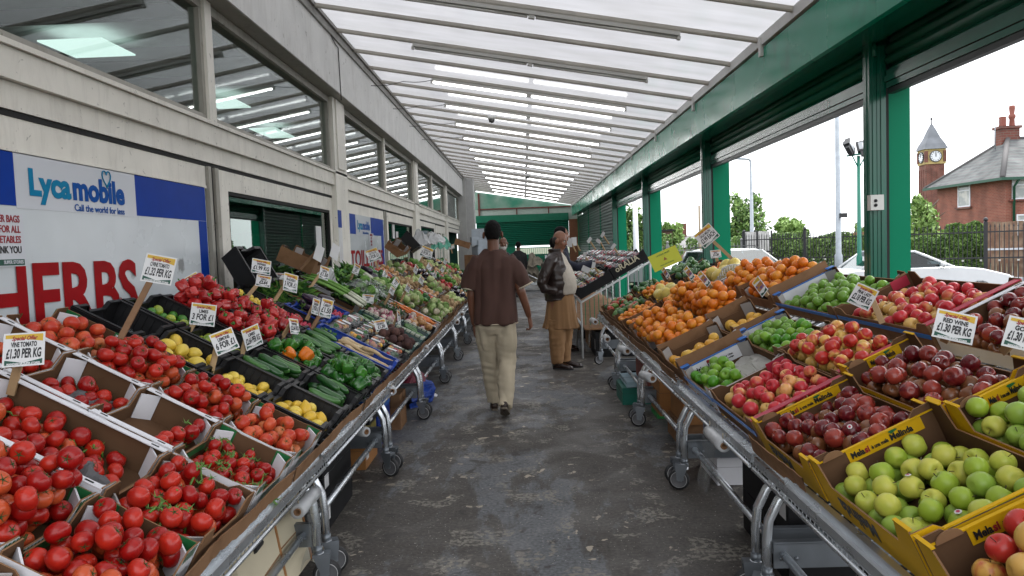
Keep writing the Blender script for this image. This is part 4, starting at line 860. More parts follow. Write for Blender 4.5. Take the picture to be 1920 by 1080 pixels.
# ================================================================== PRODUCE
def fruit_mat(name, a, b_, lo=.4, hi=.65, scale=3.0, stretch=(1, 1, .35), rough=.3, objshift=.25, coat=.25, zmix=0.0, zc=None, dots=None, sss=0.0, spec=.5):
    m = bpy.data.materials.new(name); m.use_nodes = True; t = m.node_tree; L = t.links; p = t.nodes['Principled BSDF']
    p.inputs['Roughness'].default_value = rough; p.inputs['Coat Weight'].default_value = coat; p.inputs['Coat Roughness'].default_value = .12
    p.inputs['Specular IOR Level'].default_value = spec
    if sss: p.inputs['Subsurface Weight'].default_value = sss; p.inputs['Subsurface Scale'].default_value = .008
    tc = t.nodes.new('ShaderNodeTexCoord'); oi = t.nodes.new('ShaderNodeObjectInfo')
    ad = t.nodes.new('ShaderNodeVectorMath'); ad.operation = 'ADD'; sc = t.nodes.new('ShaderNodeVectorMath'); sc.operation = 'SCALE'; sc.inputs[3].default_value = 40
    cb = t.nodes.new('ShaderNodeCombineXYZ'); L.new(oi.outputs['Random'], cb.inputs[0]); L.new(oi.outputs['Random'], cb.inputs[1]); L.new(cb.outputs[0], sc.inputs[0])
    mp = t.nodes.new('ShaderNodeMapping'); mp.inputs['Scale'].default_value = tuple(s*scale*10 for s in stretch)
    L.new(tc.outputs['Object'], mp.inputs[0]); L.new(mp.outputs[0], ad.inputs[0]); L.new(sc.outputs[0], ad.inputs[1])
    n = t.nodes.new('ShaderNodeTexNoise'); n.inputs['Scale'].default_value = 1; n.inputs['Detail'].default_value = 6; L.new(ad.outputs[0], n.inputs['Vector'])
    f = n.outputs['Fac']
    mr = t.nodes.new('ShaderNodeMath'); mr.operation = 'MULTIPLY_ADD'; mr.inputs[1].default_value = objshift; mr.inputs[2].default_value = -objshift/2
    L.new(oi.outputs['Random'], mr.inputs[0]); s = t.nodes.new('ShaderNodeMath'); s.operation = 'ADD'; L.new(f, s.inputs[0]); L.new(mr.outputs[0], s.inputs[1]); f = s.outputs[0]
    r = t.nodes.new('ShaderNodeValToRGB'); r.color_ramp.elements[0].position = lo; r.color_ramp.elements[1].position = hi
    r.color_ramp.elements[0].color = (*a, 1); r.color_ramp.elements[1].color = (*b_, 1); L.new(f, r.inputs[0]); cur = r.outputs[0]
    if zc:   # stem-end colour of the skin
        sx = t.nodes.new('ShaderNodeSeparateXYZ'); L.new(tc.outputs['Object'], sx.inputs[0]); q = t.nodes.new('ShaderNodeMapRange')
        q.inputs['From Min'].default_value = zmix; q.inputs['From Max'].default_value = zmix + .012; L.new(sx.outputs[2], q.inputs['Value'])
        # only close to the axis
        mx = t.nodes.new('ShaderNodeMixRGB'); mu = t.nodes.new('ShaderNodeMath'); mu.operation = 'MULTIPLY'; mu.inputs[1].default_value = .75; L.new(q.outputs[0], mu.inputs[0])
        L.new(mu.outputs[0], mx.inputs[0]); L.new(cur, mx.inputs[1]); mx.inputs[2].default_value = (*zc, 1); cur = mx.outputs[0]
    L.new(cur, p.inputs['Base Color'])
    if dots:
        b = t.nodes.new('ShaderNodeBump'); b.inputs['Strength'].default_value = dots; b.inputs['Distance'].default_value = .002
        n3 = t.nodes.new('ShaderNodeTexNoise'); n3.inputs['Scale'].default_value = 320; n3.inputs['Detail'].default_value = 2; L.new(tc.outputs['Object'], n3.inputs['Vector']); L.new(n3.outputs['Fac'], b.inputs['Height']); L.new(b.outputs[0], p.inputs['Normal'])
    return m
FM = dict(
 tomato=fruit_mat('tomato_skin', (0.30,0.006,0.005), (0.46,0.022,0.010), rough=.30, coat=.12, sss=.03, spec=.35, objshift=.55, zmix=.026, zc=(.55,.10,.03)),
 paletomato=fruit_mat('pale_tomato_skin', (0.46,0.035,0.015), (0.60,0.10,0.035), rough=.36, coat=.08, spec=.35, objshift=.3, zmix=.02, zc=(.60,.2,.07)),
 goldapple=fruit_mat('golden_apple_skin', (0.30,0.42,0.035), (0.56,0.54,0.085), rough=.4, coat=.04, spec=.4, scale=1.4, lo=.35, hi=.7, objshift=.5, zmix=.025, zc=(.22,.38,.05)),
 darkapple=fruit_mat('dark_red_apple_skin', (0.115,0.006,0.010), (0.30,0.040,0.025), rough=.26, coat=.22, spec=.4, scale=2, stretch=(1.6,1.6,.3), objshift=.4, zmix=.03, zc=(.20,.09,.03)),
 pinkapple=fruit_mat('pink_apple_skin', (0.50,0.025,0.035), (0.72,0.36,0.12), rough=.32, coat=.12, scale=1.5, lo=.54, hi=.72, spec=.4, stretch=(1,1,.5), objshift=.36, zmix=.026, zc=(.70,.52,.14)),
 gala=fruit_mat('striped_apple_skin', (0.48,0.030,0.022), (0.74,0.42,0.10), rough=.33, coat=.12, scale=2.0, lo=.50, hi=.68, spec=.4, stretch=(1.8,1.8,.25), objshift=.36, zmix=.026, zc=(.72,.5,.12)),
 greenapple=fruit_mat('green_apple_skin', (0.07,0.26,0.012), (0.20,0.38,0.03), rough=.33, coat=.12, spec=.4, scale=1.4, objshift=.4, zmix=.028, zc=(.16,.30,.04)),
 orange=fruit_mat('orange_peel', (0.70,0.17,0.006), (0.76,0.28,0.02), rough=.42, coat=.1, scale=1.2, objshift=.6, dots=.25),
 mango=fruit_mat('yellow_citrus_peel', (0.72,0.34,0.03), (0.76,0.45,0.06), rough=.42, coat=.1, scale=1.2, objshift=.6, dots=.2),
 lemon=fruit_mat('lemon_peel', (0.70,0.44,0.03), (0.78,0.58,0.08), rough=.4, coat=.1, scale=1.4, objshift=.6, dots=.3),
 lime=fruit_mat('lime_peel', (0.05,0.20,0.015), (0.40,0.46,0.05), rough=.36, coat=.2, scale=1.4, objshift=.7, dots=.3),
 redpepper=fruit_mat('red_pepper_skin', (0.30,0.010,0.012), (0.50,0.030,0.025), rough=.2, coat=.3, spec=.4, objshift=.3),
 greenpepper=fruit_mat('green_pepper_skin', (0.012,0.085,0.010), (0.05,0.20,0.022), rough=.2, coat=.3, spec=.4, objshift=.4),
 cucumber=fruit_mat('cucumber_skin', (0.014,0.075,0.014), (0.06,0.18,0.035), rough=.3, coat=.2, scale=1.0, stretch=(3,3,.3), objshift=.3, dots=.2),
 courgette=fruit_mat('courgette_skin', (0.02,0.09,0.018), (0.10,0.24,0.06), rough=.3, coat=.2, scale=1.4, stretch=(3,3,.3), objshift=.3),
 parsnip=fruit_mat('parsnip_skin', (0.50,0.36,0.20), (0.66,0.54,0.34), rough=.7, coat=0, objshift=.4),
 carrot=fruit_mat('carrot_skin', (0.62,0.13,0.02), (0.72,0.24,0.05), rough=.5, coat=.1, objshift=.4),
 aubergine=fruit_mat('aubergine_skin', (0.012,0.006,0.016), (0.03,0.012,0.035), rough=.12, coat=.6),
 cabbage=fruit_mat('cabbage_leaf', (0.22,0.36,0.09), (0.52,0.60,0.28), rough=.5, coat=.05, scale=1.0, stretch=(1,1,1), objshift=.4),
 cauli=fruit_mat('cauliflower_curd', (0.52,0.46,0.32), (0.66,0.62,0.48), rough=.8, coat=0, objshift=.2, dots=1.0),
 potato=fruit_mat('potato_skin', (0.30,0.19,0.09), (0.48,0.34,0.18), rough=.8, coat=0, objshift=.5),
 beet=fruit_mat('beetroot_skin', (0.055,0.022,0.020), (0.13,0.06,0.045), rough=.8, coat=0, objshift=.5),
 turnip=fruit_mat('turnip_skin', (0.55,0.46,0.40), (0.35,0.08,0.14), rough=.5, coat=0, lo=.5, hi=.6, objshift=.2),
 pear=fruit_mat('pale_green_skin', (0.34,0.44,0.12), (0.52,0.58,0.26), rough=.45, coat=.05, objshift=.5),
 avocado=fruit_mat('dark_green_rind', (0.02,0.09,0.02), (0.09,0.20,0.04), rough=.4, coat=.15, objshift=.4),
 redmango=fruit_mat('red_green_mango_skin', (0.40,0.05,0.03), (0.14,0.26,0.05), rough=.3, coat=.2, objshift=.5),
 radish=fruit_mat('radish_skin', (0.42,0.01,0.04), (0.55,0.04,0.09), rough=.3, coat=.2),
 melon=fruit_mat('yellow_melon_rind', (0.66,0.50,0.10), (0.74,0.62,0.22), rough=.45, coat=.1, objshift=.3),
 onion=fruit_mat('onion_skin', (0.45,0.22,0.08), (0.60,0.38,0.18), rough=.4, coat=.1, objshift=.4),
)
M_stem = mat('brown_stem', (0.05,0.03,0.015), .8); M_vine = mat('vine_green', (0.09,0.19,0.03), .6, var=.3, vscale=30); M_calyx = mat('calyx_green', (0.03,0.075,0.015), .7)
M_leafd = mat('dark_leaf', (0.03,0.12,0.02), .55, var=.35, vscale=20); M_leafl = mat('light_leaf', (0.14,0.30,0.05), .55, var=.35, vscale=20)
M_stick = mat('sticker_paper', (0.65,0.62,0.60), .4); M_stickr = mat('sticker_red', (0.45,0.02,0.08), .4)
def roundprof(r, zsq, dimple, n=14, sharp=1.0, tail=0.0, low=0.0):
    P = [];
    for k in range(n + 1):
        a = -pi/2 + pi*k/n; rr = r*cos(a)**sharp if cos(a) > 1e-6 else 0; z = r*zsq*sin(a)
        if dimple and a > 0: z -= dimple*r*math.exp(-(rr/(r*.32))**2)
        if low and a < 0: z += low*r*math.exp(-(rr/(r*.25))**2)
        if tail: z += tail*r*(sin(a)**15)
        P.append((max(rr, 0 if k in (0, n) else 1e-4), z))
    P[0] = (0, P[0][1]); P[-1] = (0, P[-1][1]); return P
FR_MESH = {}
SCK = dict(tomato=.88, paletomato=.90, goldapple=.86, pinkapple=.88, gala=.88, greenapple=.9, darkapple=.88, orange=.95, lemon=.98)
def fmesh(kind):
    if kind in FR_MESH: return FR_MESH[kind]
    b = MB(); att = None
    if kind in ('tomato', 'paletomato'):
        b.lathe(roundprof(.036, .84, .20, 14, .9), 20, fn=lambda t, z: 1 + .012*cos(5*t) + .010*cos(3*t+1)); R = .0345
        a = MB()
        for k in range(5):
            t = 2*pi*k/5; a.add([(.002*cos(t+1.5),.002*sin(t+1.5),.0245),(.021*cos(t),.021*sin(t),.0285),(.002*cos(t-1.5),.002*sin(t-1.5),.0245),(.008*cos(t),.008*sin(t),.0275)], [(0,3,2),(0,1,3),(3,1,2)])
        a.tube([(0,0,.0235),(.001,0,.031)], .0016, 5); att = ('calyx', a.mesh('calyx', M_calyx)); mt = FM[kind]
    elif kind in ('goldapple', 'pinkapple', 'gala', 'greenapple', 'darkapple'):
        el = {'darkapple': 1.03, 'goldapple': .98}.get(kind, .9)
        b.lathe(roundprof(.037, el, .34, 16, .85, low=.14), 20, fn=lambda t, z: 1 + (.03 if z < 0 else .014)*cos(5*t)); R = .0355
        a = MB(); a.tube([(0,0,.019*el),(.002,.001,.030*el),(.006,.002,.042*el)], [.0011,.0010,.0016], 5); att = ('stem', a.mesh('stem', M_stem)); mt = FM[kind]
    elif kind in ('orange', 'mango'): b.lathe(roundprof(.040, .97, .05, 14), 20); R = .039; mt = FM[kind]
    elif kind == 'satsuma': b.lathe(roundprof(.028, .86, .08, 10), 14); R = .027; mt = FM['orange']
    elif kind == 'lemon': b.lathe(roundprof(.030, 1.22, 0, 14, .95, tail=.22, low=-.1), 18); R = .0305; mt = FM['lemon']
    elif kind == 'lime': b.lathe(roundprof(.026, 1.1, 0, 12, .95, tail=.1), 16); R = .0262; mt = FM['lime']
    elif kind in ('redpepper', 'greenpepper', 'orangepepper'):
        b.lathe([(0,-.028),(.010,-.036),(.020,-.037),(.029,-.029),(.035,-.012),(.038,.006),(.038,.020),(.033,.032),(.022,.037),(.011,.033),(0,.026)], 28, fn=lambda t, z: 1 + .15*cos(4*t)*(1 if abs(z) > .01 else .7) + .03*cos(2*t+1)); R = .037
        a = MB(); a.lathe([(.012,.036),(.008,.039),(.004,.041),(.0035,.058),(.005,.06),(0,.06)], 8); att = ('stem', a.mesh('stem', mat('pepper_stem', (0.05,0.16,0.02), .5)))
        mt = FM['redpepper'] if kind == 'redpepper' else FM['greenpepper'] if kind == 'greenpepper' else FM['orange']
    elif kind in ('cucumber', 'courgette'):
        L_, r = (.15, .019) if kind == 'cucumber' else (.20, .021); b.tube([(0, .010*sin(pi*k/10)-.005, -L_/2 + L_*k/10) for k in range(11)], [r*s for s in (.35,.8,.95,1,1,1,1,1,.97,.85,.4)], 12); R = r; mt = FM[kind]
    elif kind in ('parsnip', 'carrot'):
        L_, r = (.26, .019) if kind == 'parsnip' else (.19, .014); b.tube([(.006*sin(k*.9), .004*cos(k*1.3), -L_/2 + L_*k/8) for k in range(9)], [r*s for s in (.12,.3,.45,.6,.72,.85,.97,1,.5)], 10); R = r; mt = FM[kind]
    elif kind == 'aubergine':
        b.lathe([(0,-.085),(.022,-.08),(.034,-.06),(.038,-.03),(.032,.01),(.022,.05),(.014,.075),(0,.08)], 14); R = .034; mt = FM['aubergine']
        a = MB(); a.lathe([(.017,.066),(.016,.076),(.006,.082),(.005,.10),(0,.10)], 10); att = ('stem', a.mesh('stem', M_vine))
    elif kind in ('cabbage', 'cauli', 'lettuce'):
        r = .075
        core = MB(); rng = random.Random(5)
        b.lathe(roundprof(r*.86, .85, 0, 10), 16, fn=lambda t, z: 1 + .05*cos(7*t + z*60))
        for k in range(9 if kind != 'lettuce' else 13):   # wrapping leaves
            t0 = 2*pi*k/9*(1 if kind != 'lettuce' else .7) + rng.uniform(-.2,.2); sp = .62; top = {'cabbage': 1.25, 'cauli': .75, 'lettuce': 1.3}[kind] * rng.uniform(.85, 1.1); rr0 = r*rng.uniform(.93, 1.05)
            def lf(u, v, t0=t0, sp=sp, top=top, rr0=rr0):
                a = -1.2 + v*(top+1.1); t = t0 + (u-.5)*2*sp*sin(pi*min(1, .25+v*.75))**.5*(1.3-.55*v); q = rr0*(1 + .06*sin(14*u+5*v) + (.16*v*v if kind != 'cabbage' else .05*v*v)); return (q*cos(a)*cos(t), q*cos(a)*sin(t), q*.85*sin(a) + .004*sin(20*u))
            b.grid(lf, 8, 6, 1 if kind == 'cauli' else 0)
        R = .074; mt = [FM['cauli'], FM['cabbage']] if kind == 'cauli' else FM['cabbage'] if kind == 'cabbage' else M_leafl
    elif kind == 'potato': b.lathe(roundprof(.034, 1.3, 0, 9), 12, fn=lambda t, z: 1 + .07*cos(2*t+z*40)); R = .033; mt = FM['potato']
    elif kind == 'onion': b.lathe(roundprof(.034, .9, 0, 9, tail=.3), 12); R = .033; mt = FM['onion']
    elif kind == 'beet': b.lathe(roundprof(.038, .95, 0, 9, tail=.2), 12, fn=lambda t, z: 1 + .05*cos(3*t+z*30)); R = .037; mt = FM['beet']
    elif kind == 'turnip': b.lathe(roundprof(.033, .85, 0, 9, tail=.3), 12); R = .032; mt = FM['turnip']
    elif kind == 'pear': b.lathe([(0,-.035),(.02,-.033),(.032,-.02),(.034,-.004),(.027,.016),(.017,.032),(.010,.042),(0,.045)], 12); R = .032; mt = FM['pear']
    elif kind == 'avocado': b.lathe([(0,-.045),(.02,-.042),(.032,-.025),(.034,-.004),(.027,.02),(.017,.038),(.008,.05),(0,.052)], 12); R = .033; mt = FM['avocado']
    elif kind == 'redmango': b.lathe(roundprof(.040, 1.25, 0, 9), 12); R = .038; mt = FM['redmango']
    elif kind == 'melon': b.lathe(roundprof(.068, 1.25, 0, 12), 18, fn=lambda t, z: 1 + .012*cos(10*t)); R = .066; mt = FM['melon']
    elif kind == 'squash': b.lathe([(0,-.05),(.03,-.05),(.045,-.03),(.045,-.01),(.03,.02),(.024,.05),(.022,.075),(0,.085)], 14); R = .043; mt = FM['melon']
    elif kind == 'radish': b.lathe(roundprof(.014, .95, 0, 8, tail=.4), 10); R = .014; mt = FM['radish']
    me = b.mesh(kind, mt); k_ = SCK.get(kind, 1)
    if k_ != 1:
        me.transform(Matrix.Scale(k_, 4)); R *= k_
        if att: att[1].transform(Matrix.Scale(k_, 4))
    FR_MESH[kind] = (me, R, att); return FR_MESH[kind]
NAME = dict(tomato='tomato', paletomato='tomato', goldapple='apple', pinkapple='apple', gala='apple', greenapple='apple', darkapple='apple', orange='orange', mango='orange', satsuma='satsuma', lemon='lemon', lime='lime', redpepper='bell_pepper', greenpepper='bell_pepper', orangepepper='bell_pepper', cucumber='cucumber', courgette='courgette', parsnip='parsnip', carrot='carrot', aubergine='aubergine', cabbage='cabbage', cauli='cauliflower', lettuce='lettuce', potato='potato', onion='onion', beet='beetroot', turnip='turnip', pear='pear', avocado='avocado', redmango='mango', melon='melon', squash='squash', radish='radish')
def heap(w_, l_, r, n, rng, z0=.006, bias=0.0, xr=None, yr=None, mound=.0, grid=False, sup=.35):
    pts = []; X = w_/2 - r*1.02 - .004; Y = l_/2 - r*1.02 - .004
    xr = xr or (-X, X); yr = yr or (-Y, Y)
    xr = (max(-X, xr[0]), min(X, xr[1])); yr = (max(-Y, yr[0]), min(Y, yr[1]))
    for i in range(n):
        best = None
        for c in range(26):
            x = rng.uniform(*xr); y = rng.uniform(*yr); z = z0 + r
            for (a, b_, q) in pts:
                d2 = (a-x)**2 + (b_-y)**2
                if d2 < 4*r*r: z = max(z, q + sqrt(4*r*r - d2)*.97)
            cost = z + bias*x + mound*(x*x + y*y)
            if best is None or cost < best[0]: best = (cost, x, y, z)
        pts.append(best[1:])
    return pts
def rest_z(pts, x, y, r, z0=.006):
    z = z0 + r
    for (a, b_, q) in pts:
        d2 = (a-x)**2 + (b_-y)**2
        if d2 < 4*r*r: z = max(z, q + sqrt(4*r*r - d2)*.97)
    return z
ALLF = [0]
def put(kind, Mw, label, group, near=True, scale=1.0, stick=None, rng=random):
    me, R, att = fmesh(kind); nm = NAME[kind]
    o = link(nm, me, None, Mw); tag(o, label, nm.replace('_', ' '), group); ALLF[0] += 1
    if att and near: link(att[0], att[1], o)
    if stick and near and rng.random() < stick:
        if 'sticker' not in FR_MESH:
            b = MB(); b.lathe([(0,.0012),(.0075,.0006),(.0085,0)], 12); b2 = MB(); b2.lathe([(0,.0014),(.0045,.0013)], 10); b.add(b2.v, b2.f, 1); FR_MESH['sticker'] = b.mesh('sticker', [M_stick, M_stickr])
        a = rng.uniform(0, 2*pi); e = rng.uniform(-.2, .7); d = Vector((cos(a)*cos(e), sin(a)*cos(e), sin(e)))
        rr = .0372 if kind != 'darkapple' else .0375; pos = Vector((d.x*rr*.985, d.y*rr*.985, d.z*rr*.93))
        link('sticker', FR_MESH['sticker'], o, Matrix.Translation(pos) @ d.to_track_quat('Z', 'Y').to_matrix().to_4x4())
    return o
def fill(M, w_, l_, kind, n, label, rng, group=None, near=True, z0=.006, orient='any', stick=None, bias=0.0, xr=None, yr=None, mound=0.3, scale=1.0, alt=None):
    me, R, att = fmesh(kind); R *= scale
    group = group or label
    if kind in ('cucumber', 'courgette', 'parsnip', 'carrot', 'aubergine'):
        L_ = {'cucumber': .15, 'courgette': .20, 'parsnip': .26, 'carrot': .19, 'aubergine': .17}[kind]*scale
        segs = []   # (x, y, z, ang)
        for i in range(n):
            best = None
            for c in range(14):
                ang = (0 if orient == 'x' else pi/2) + rng.gauss(0, .14)
                ex = L_/2*abs(cos(ang)) + R*abs(sin(ang)); ey = L_/2*abs(sin(ang)) + R*abs(cos(ang))
                X = max(.001, w_/2-ex-.004); Y = max(.001, l_/2-ey-.004); x = rng.uniform(-X, X); y = rng.uniform(-Y, Y)
                if xr: x = max(xr[0], min(xr[1], x))
                if yr: y = max(yr[0], min(yr[1], y))
                z = z0 + R
                mine = [(x+cos(ang)*L_*k/6, y+sin(ang)*L_*k/6) for k in (-2.6,-1.3,0,1.3,2.6)]
                for (ex_, ey_, ez_) in segs:
                    for (a, b_) in mine:
                        d2 = (a-ex_)**2 + (b_-ey_)**2
                        if d2 < 4*R*R: z = max(z, ez_ + sqrt(4*R*R-d2)*.9)
                if best is None or z < best[0]: best = (z, x, y, ang, mine)
            z, x, y, ang, mine = best; segs += [(a, b_, z) for a, b_ in mine]
            d = Vector((cos(ang), sin(ang), 0))
            if kind in ('parsnip', 'carrot') : d = d if rng.random() < .8 else -d
            q = d.to_track_quat('Z', 'Y').to_matrix().to_4x4()
            put(kind, M @ Matrix.Translation((x, y, z)) @ q @ Matrix.Rotation(rng.uniform(0, 6.28), 4, 'Z') @ Matrix.Scale(scale*rng.uniform(.92, 1.05), 4), label, group, near, rng=rng)
        return []
    pts = heap(w_, l_, R, n, rng, z0, bias, xr, yr, mound)
    for i, (x, y, z) in enumerate(pts):
        if orient == 'any': e = Euler((rng.gauss(0, .9), rng.gauss(0, .9), rng.uniform(0, 6.28)))
        elif orient == 'up': e = Euler((rng.gauss(0, .35), rng.gauss(0, .35), rng.uniform(0, 6.28)))
        else: e = Euler((pi/2 + rng.gauss(0, .4), rng.gauss(0, .3), rng.uniform(0, 6.28)))
        kk = kind
        if alt and rng.random() < alt[1]: kk = alt[0]
        put(kk, M @ Matrix.Translation((x, y, z)) @ e.to_matrix().to_4x4() @ Matrix.Scale(scale*rng.uniform(.88, 1.08), 4), label, group, near, stick=stick, rng=rng)
    return pts
def vine(M, pts, r, rng, label, n=4):
    """green vine trusses lying over the tomatoes"""
    for k in range(n):
        b = MB(); a = rng.choice(pts); x, y = a[0], a[1]; ang = rng.uniform(0, 6.28); P = []
        for i in range(7):
            z = rest_z(pts, x, y, r*.35) + .004; P.append(Vector((x, y, z + rng.uniform(0, .008)))); x += .021*cos(ang); y += .021*sin(ang); ang += rng.uniform(-.5, .5)
        P = [p for p in P if abs(p.x) < .5]; b.tube(P, [.0042]*len(P), 6)
        for i in range(1, len(P)-1):
            sd = 1 if i % 2 else -1; d = (P[i+1]-P[i-1]).normalized(); s_ = Vector((-d.y, d.x, 0))*sd
            q = P[i] + s_*.02 + Vector((0,0,.006)); e = q + s_*.008 + Vector((0,0,-.008)); b.tube([P[i], q, e], .0025, 5)
            for j in range(5):
                t = 2*pi*j/5 + rng.random(); tip = e + Vector((cos(t)*.022, sin(t)*.022, .004+rng.uniform(0,.012))); sdv = Vector((-sin(t), cos(t), 0))*.003
                b.add([e+sdv, tip, e-sdv], [(0,1,2)])
        o = b.build('tomato_vine', M_vine); o.matrix_world = M; tag(o, label, 'vine stalk', label)
# ================================================================== STOCK ON THE LEFT
ROWS = [(0, .322), (.328, .650), (.656, .978), (.984, 1.306)]
WH = ['front row left', 'second row left', 'third row left', 'back row left']
M_film = bpy.data.materials.new('clear_film')
def film_mat():
    m = M_film; m.use_nodes = True; t = m.node_tree; t.nodes.clear(); L = t.links
    o = t.nodes.new('ShaderNodeOutputMaterial'); tr = t.nodes.new('ShaderNodeBsdfTransparent'); tr.inputs[0].default_value = (.86,.88,.88,1)
    g = t.nodes.new('ShaderNodeBsdfGlossy'); g.inputs['Roughness'].default_value = .12; d = t.nodes.new('ShaderNodeBsdfDiffuse'); d.inputs[0].default_value = (.7,.72,.73,1)
    a = t.nodes.new('ShaderNodeMixShader'); a.inputs[0].default_value = .35; L.new(g.outputs[0], a.inputs[1]); L.new(d.outputs[0], a.inputs[2])
    x = t.nodes.new('ShaderNodeMixShader'); x.inputs[0].default_value = .17; L.new(tr.outputs[0], x.inputs[1]); L.new(a.outputs[0], x.inputs[2]); L.new(x.outputs[0], o.inputs[0])
film_mat()
M_bag = mat('bag_plastic', (0.55, 0.56, 0.56), .3, alpha=.8, var=.1); M_bagg = mat('green_bag', (0.10, 0.42, 0.30), .35, alpha=.85)
M_tissue = mat('dark_tissue', (0.10, 0.10, 0.105), .8)
def crumple(name, M, sx, sy, sz, m, label, cat, seed=0, amp=.5, n=14, hump=True, z0=0.0):
    sd = Vector((seed*3.1, seed*1.7, seed))
    def fn(u, v):
        x = (u-.5)*sx; y = (v-.5)*sy; e = sin(pi*u)*sin(pi*v)
        nz = noise.noise(Vector((u*3.5, v*3.5, 0)) + sd) + .6*abs(noise.noise(Vector((u*8, v*8, 3)) + sd)) + .35*noise.noise(Vector((u*17, v*17, 3)) + sd)
        jx = noise.noise(Vector((u*4, v*4, 9)) + sd)
        return (x + .14*sx*jx, y + .14*sy*noise.noise(Vector((u*4, v*4, 19)) + sd), z0 + sz*((e if hump else .3) + amp*nz))
    b = MB(); b.grid(fn, n, n, 0, False); o = b.build(name, m); o.matrix_world = M; return tag(o, label, cat)
def leaves(name, M, sx, sy, sz, n, m, label, cat, seed=0, ln=.05, wd=.02, stalks=False, z0=.01):
    rng = random.Random(seed); b = MB()
    for i in range(n):
        x, y = rng.uniform(-.5,.5)*sx, rng.uniform(-.5,.5)*sy; e = max(.15, 1 - (2*x/sx)**2*.6 - (2*y/sy)**2*.6); z = z0 + rng.random()*sz*e
        a = rng.uniform(0, 6.28); el = rng.uniform(-.2, .9); L_ = ln*rng.uniform(.6, 1.3); W = wd*rng.uniform(.7, 1.2)
        d = Vector((cos(a)*cos(el), sin(a)*cos(el), sin(el))); s_ = d.cross(Vector((0,0,1))).normalized()*W/2; p = Vector((x,y,z)); k = Vector((0,0,L_*.18))
        b.add([p, p+d*L_*.5+s_+k, p+d*L_, p+d*L_*.5-s_+k, p+d*L_*.5], [(0,1,4),(1,2,4),(2,3,4),(3,0,4)], rng.randint(0,1))
    if stalks:
        for i in range(stalks):
            x, y = rng.uniform(-.35,.35)*sx, rng.uniform(-.35,.35)*sy; b.tube([(x,y,z0),(x+rng.uniform(-.03,.03),y+.05,z0+sz*.8),(x+rng.uniform(-.06,.06),y+.12,z0+sz)], [.005,.004,.002], 5, 0)
    o = b.build(name, m); o.matrix_world = M; return tag(o, label, cat)
def shortlab(adj, nm, what, desc, where):
    for q in (f'{adj} {nm} in the {what} {desc}, {where}', f'{adj} {nm}, ' + desc[desc.find(' in the ')+4:] + f', {where}' if ' in the ' in desc else f'{adj} {nm} in the {what}, {where}', f'{adj} {nm} in the {what}, {where}'):
        if len(q.split()) <= 16: return q
    return q
def liner(t, w_, l_, z):
    b = MB(); b.box(-w_/2+.025, w_/2-.025, -l_/2+.025, l_/2-.025, z-.004, z); b.build('liner', M_cardk, t)
def PL(n): n = n.replace('_', ' '); return n + ('es' if n in ('potato', 'tomato') else 's')
def L_(r, y0, y1, style, desc, kind=None, n=0, near=True, r2=None, seed=None, **k):
    s0, s1 = ROWS[r][0], ROWS[r2 if r2 is not None else r][1]; sd = int(y0*100) + r*7 + 1; rng = random.Random(seed or sd)
    ck = {q: k.pop(q) for q in ('h', 'lift', 'yaw', 'tilt', 'near_h') if q in k}
    where = k.pop('where', WH[r])
    what = {'black': 'black crate', 'blue': 'blue crate', 'green': 'pale rimmed green crate', 'white': 'white tray', 'greenprint': 'green cornered tray', 'brown': 'brown tray', 'tall': 'deep carton', 'blackc': 'black tray'}[style]
    lab = f'{what} {desc}, {where}'
    far_ = y0 > 4.5; zl = .055 if far_ else .0
    if far_: ck['h'] = min(ck.get('h', .10), .115)
    t, M = crate('L', s0, s1, y0, y1, style, lab, rng, **ck)
    if far_: liner(t, s1-s0, y1-y0, zl); k.setdefault('z0', zl+.004)
    if kind: 
        kk = k.pop('flabel', None) or shortlab(k.pop("adj", "ripe"), NAME[kind].replace("_", " "), what, desc, where)
        k.pop('adj', None)
        pts = fill(M, s1-s0-.012, y1-y0-.012, kind, n, kk, rng, near=near, **k); return t, M @ Matrix.Translation((0,0,zl*.75)), pts
    return t, M @ Matrix.Translation((0,0,zl*.75)), []
Y_ = [1.62, 2.035, 2.45, 2.7555, 3.30, 3.72, 4.14, 4.56, 4.98, 5.40, 5.85]
# column nearest the camera: heaped plain tomatoes
G = 'plain tomatoes heaped nearest the camera'
L_(0, 1.20, 1.60, 'brown', 'of tomatoes, nearest the camera', 'tomato', 21, orient='up'); 
L_(0, 1.62, 2.02, 'greenprint', 'heaped with round tomatoes in the lower left corner', 'tomato', 52, adj='shiny red', orient='any')
L_(1, 1.62, 2.02, 'greenprint', 'piled high with big tomatoes at the left edge', 'tomato', 70, adj='big shiny', orient='any', near=True)
L_(2, 1.62, 2.02, 'white', 'of tomatoes cut by the left edge of the photo', 'tomato', 31)
# column B
t, M, pts = L_(0, 2.04, 2.445, 'brown', 'of loose vine tomatoes near the bottom', 'tomato', 46, adj='dark red vine', near_h=.10); vine(M, pts, .035, random.Random(1), 'thin green stalks lying over the loose vine tomatoes near the bottom', 7)
t, M, pts = L_(1, 2.04, 2.445, 'white', 'long and half full of vine tomatoes with grey tissue', 'tomato', 52, r2=2, adj='large glossy vine', bias=-.03); vine(M, pts, .035, random.Random(2), 'thick green truss in the long white tray of vine tomatoes', 9)
crumple('tissue_paper', M @ Matrix.Translation((-.20, .05, .03)), .16, .14, .055, M_tissue, 'crumpled dark grey tissue in the long white tomato tray', 'tissue', 1)
L_(3, 2.04, 2.445, 'white', 'of vine tomatoes above the long tray', 'tomato', 25)
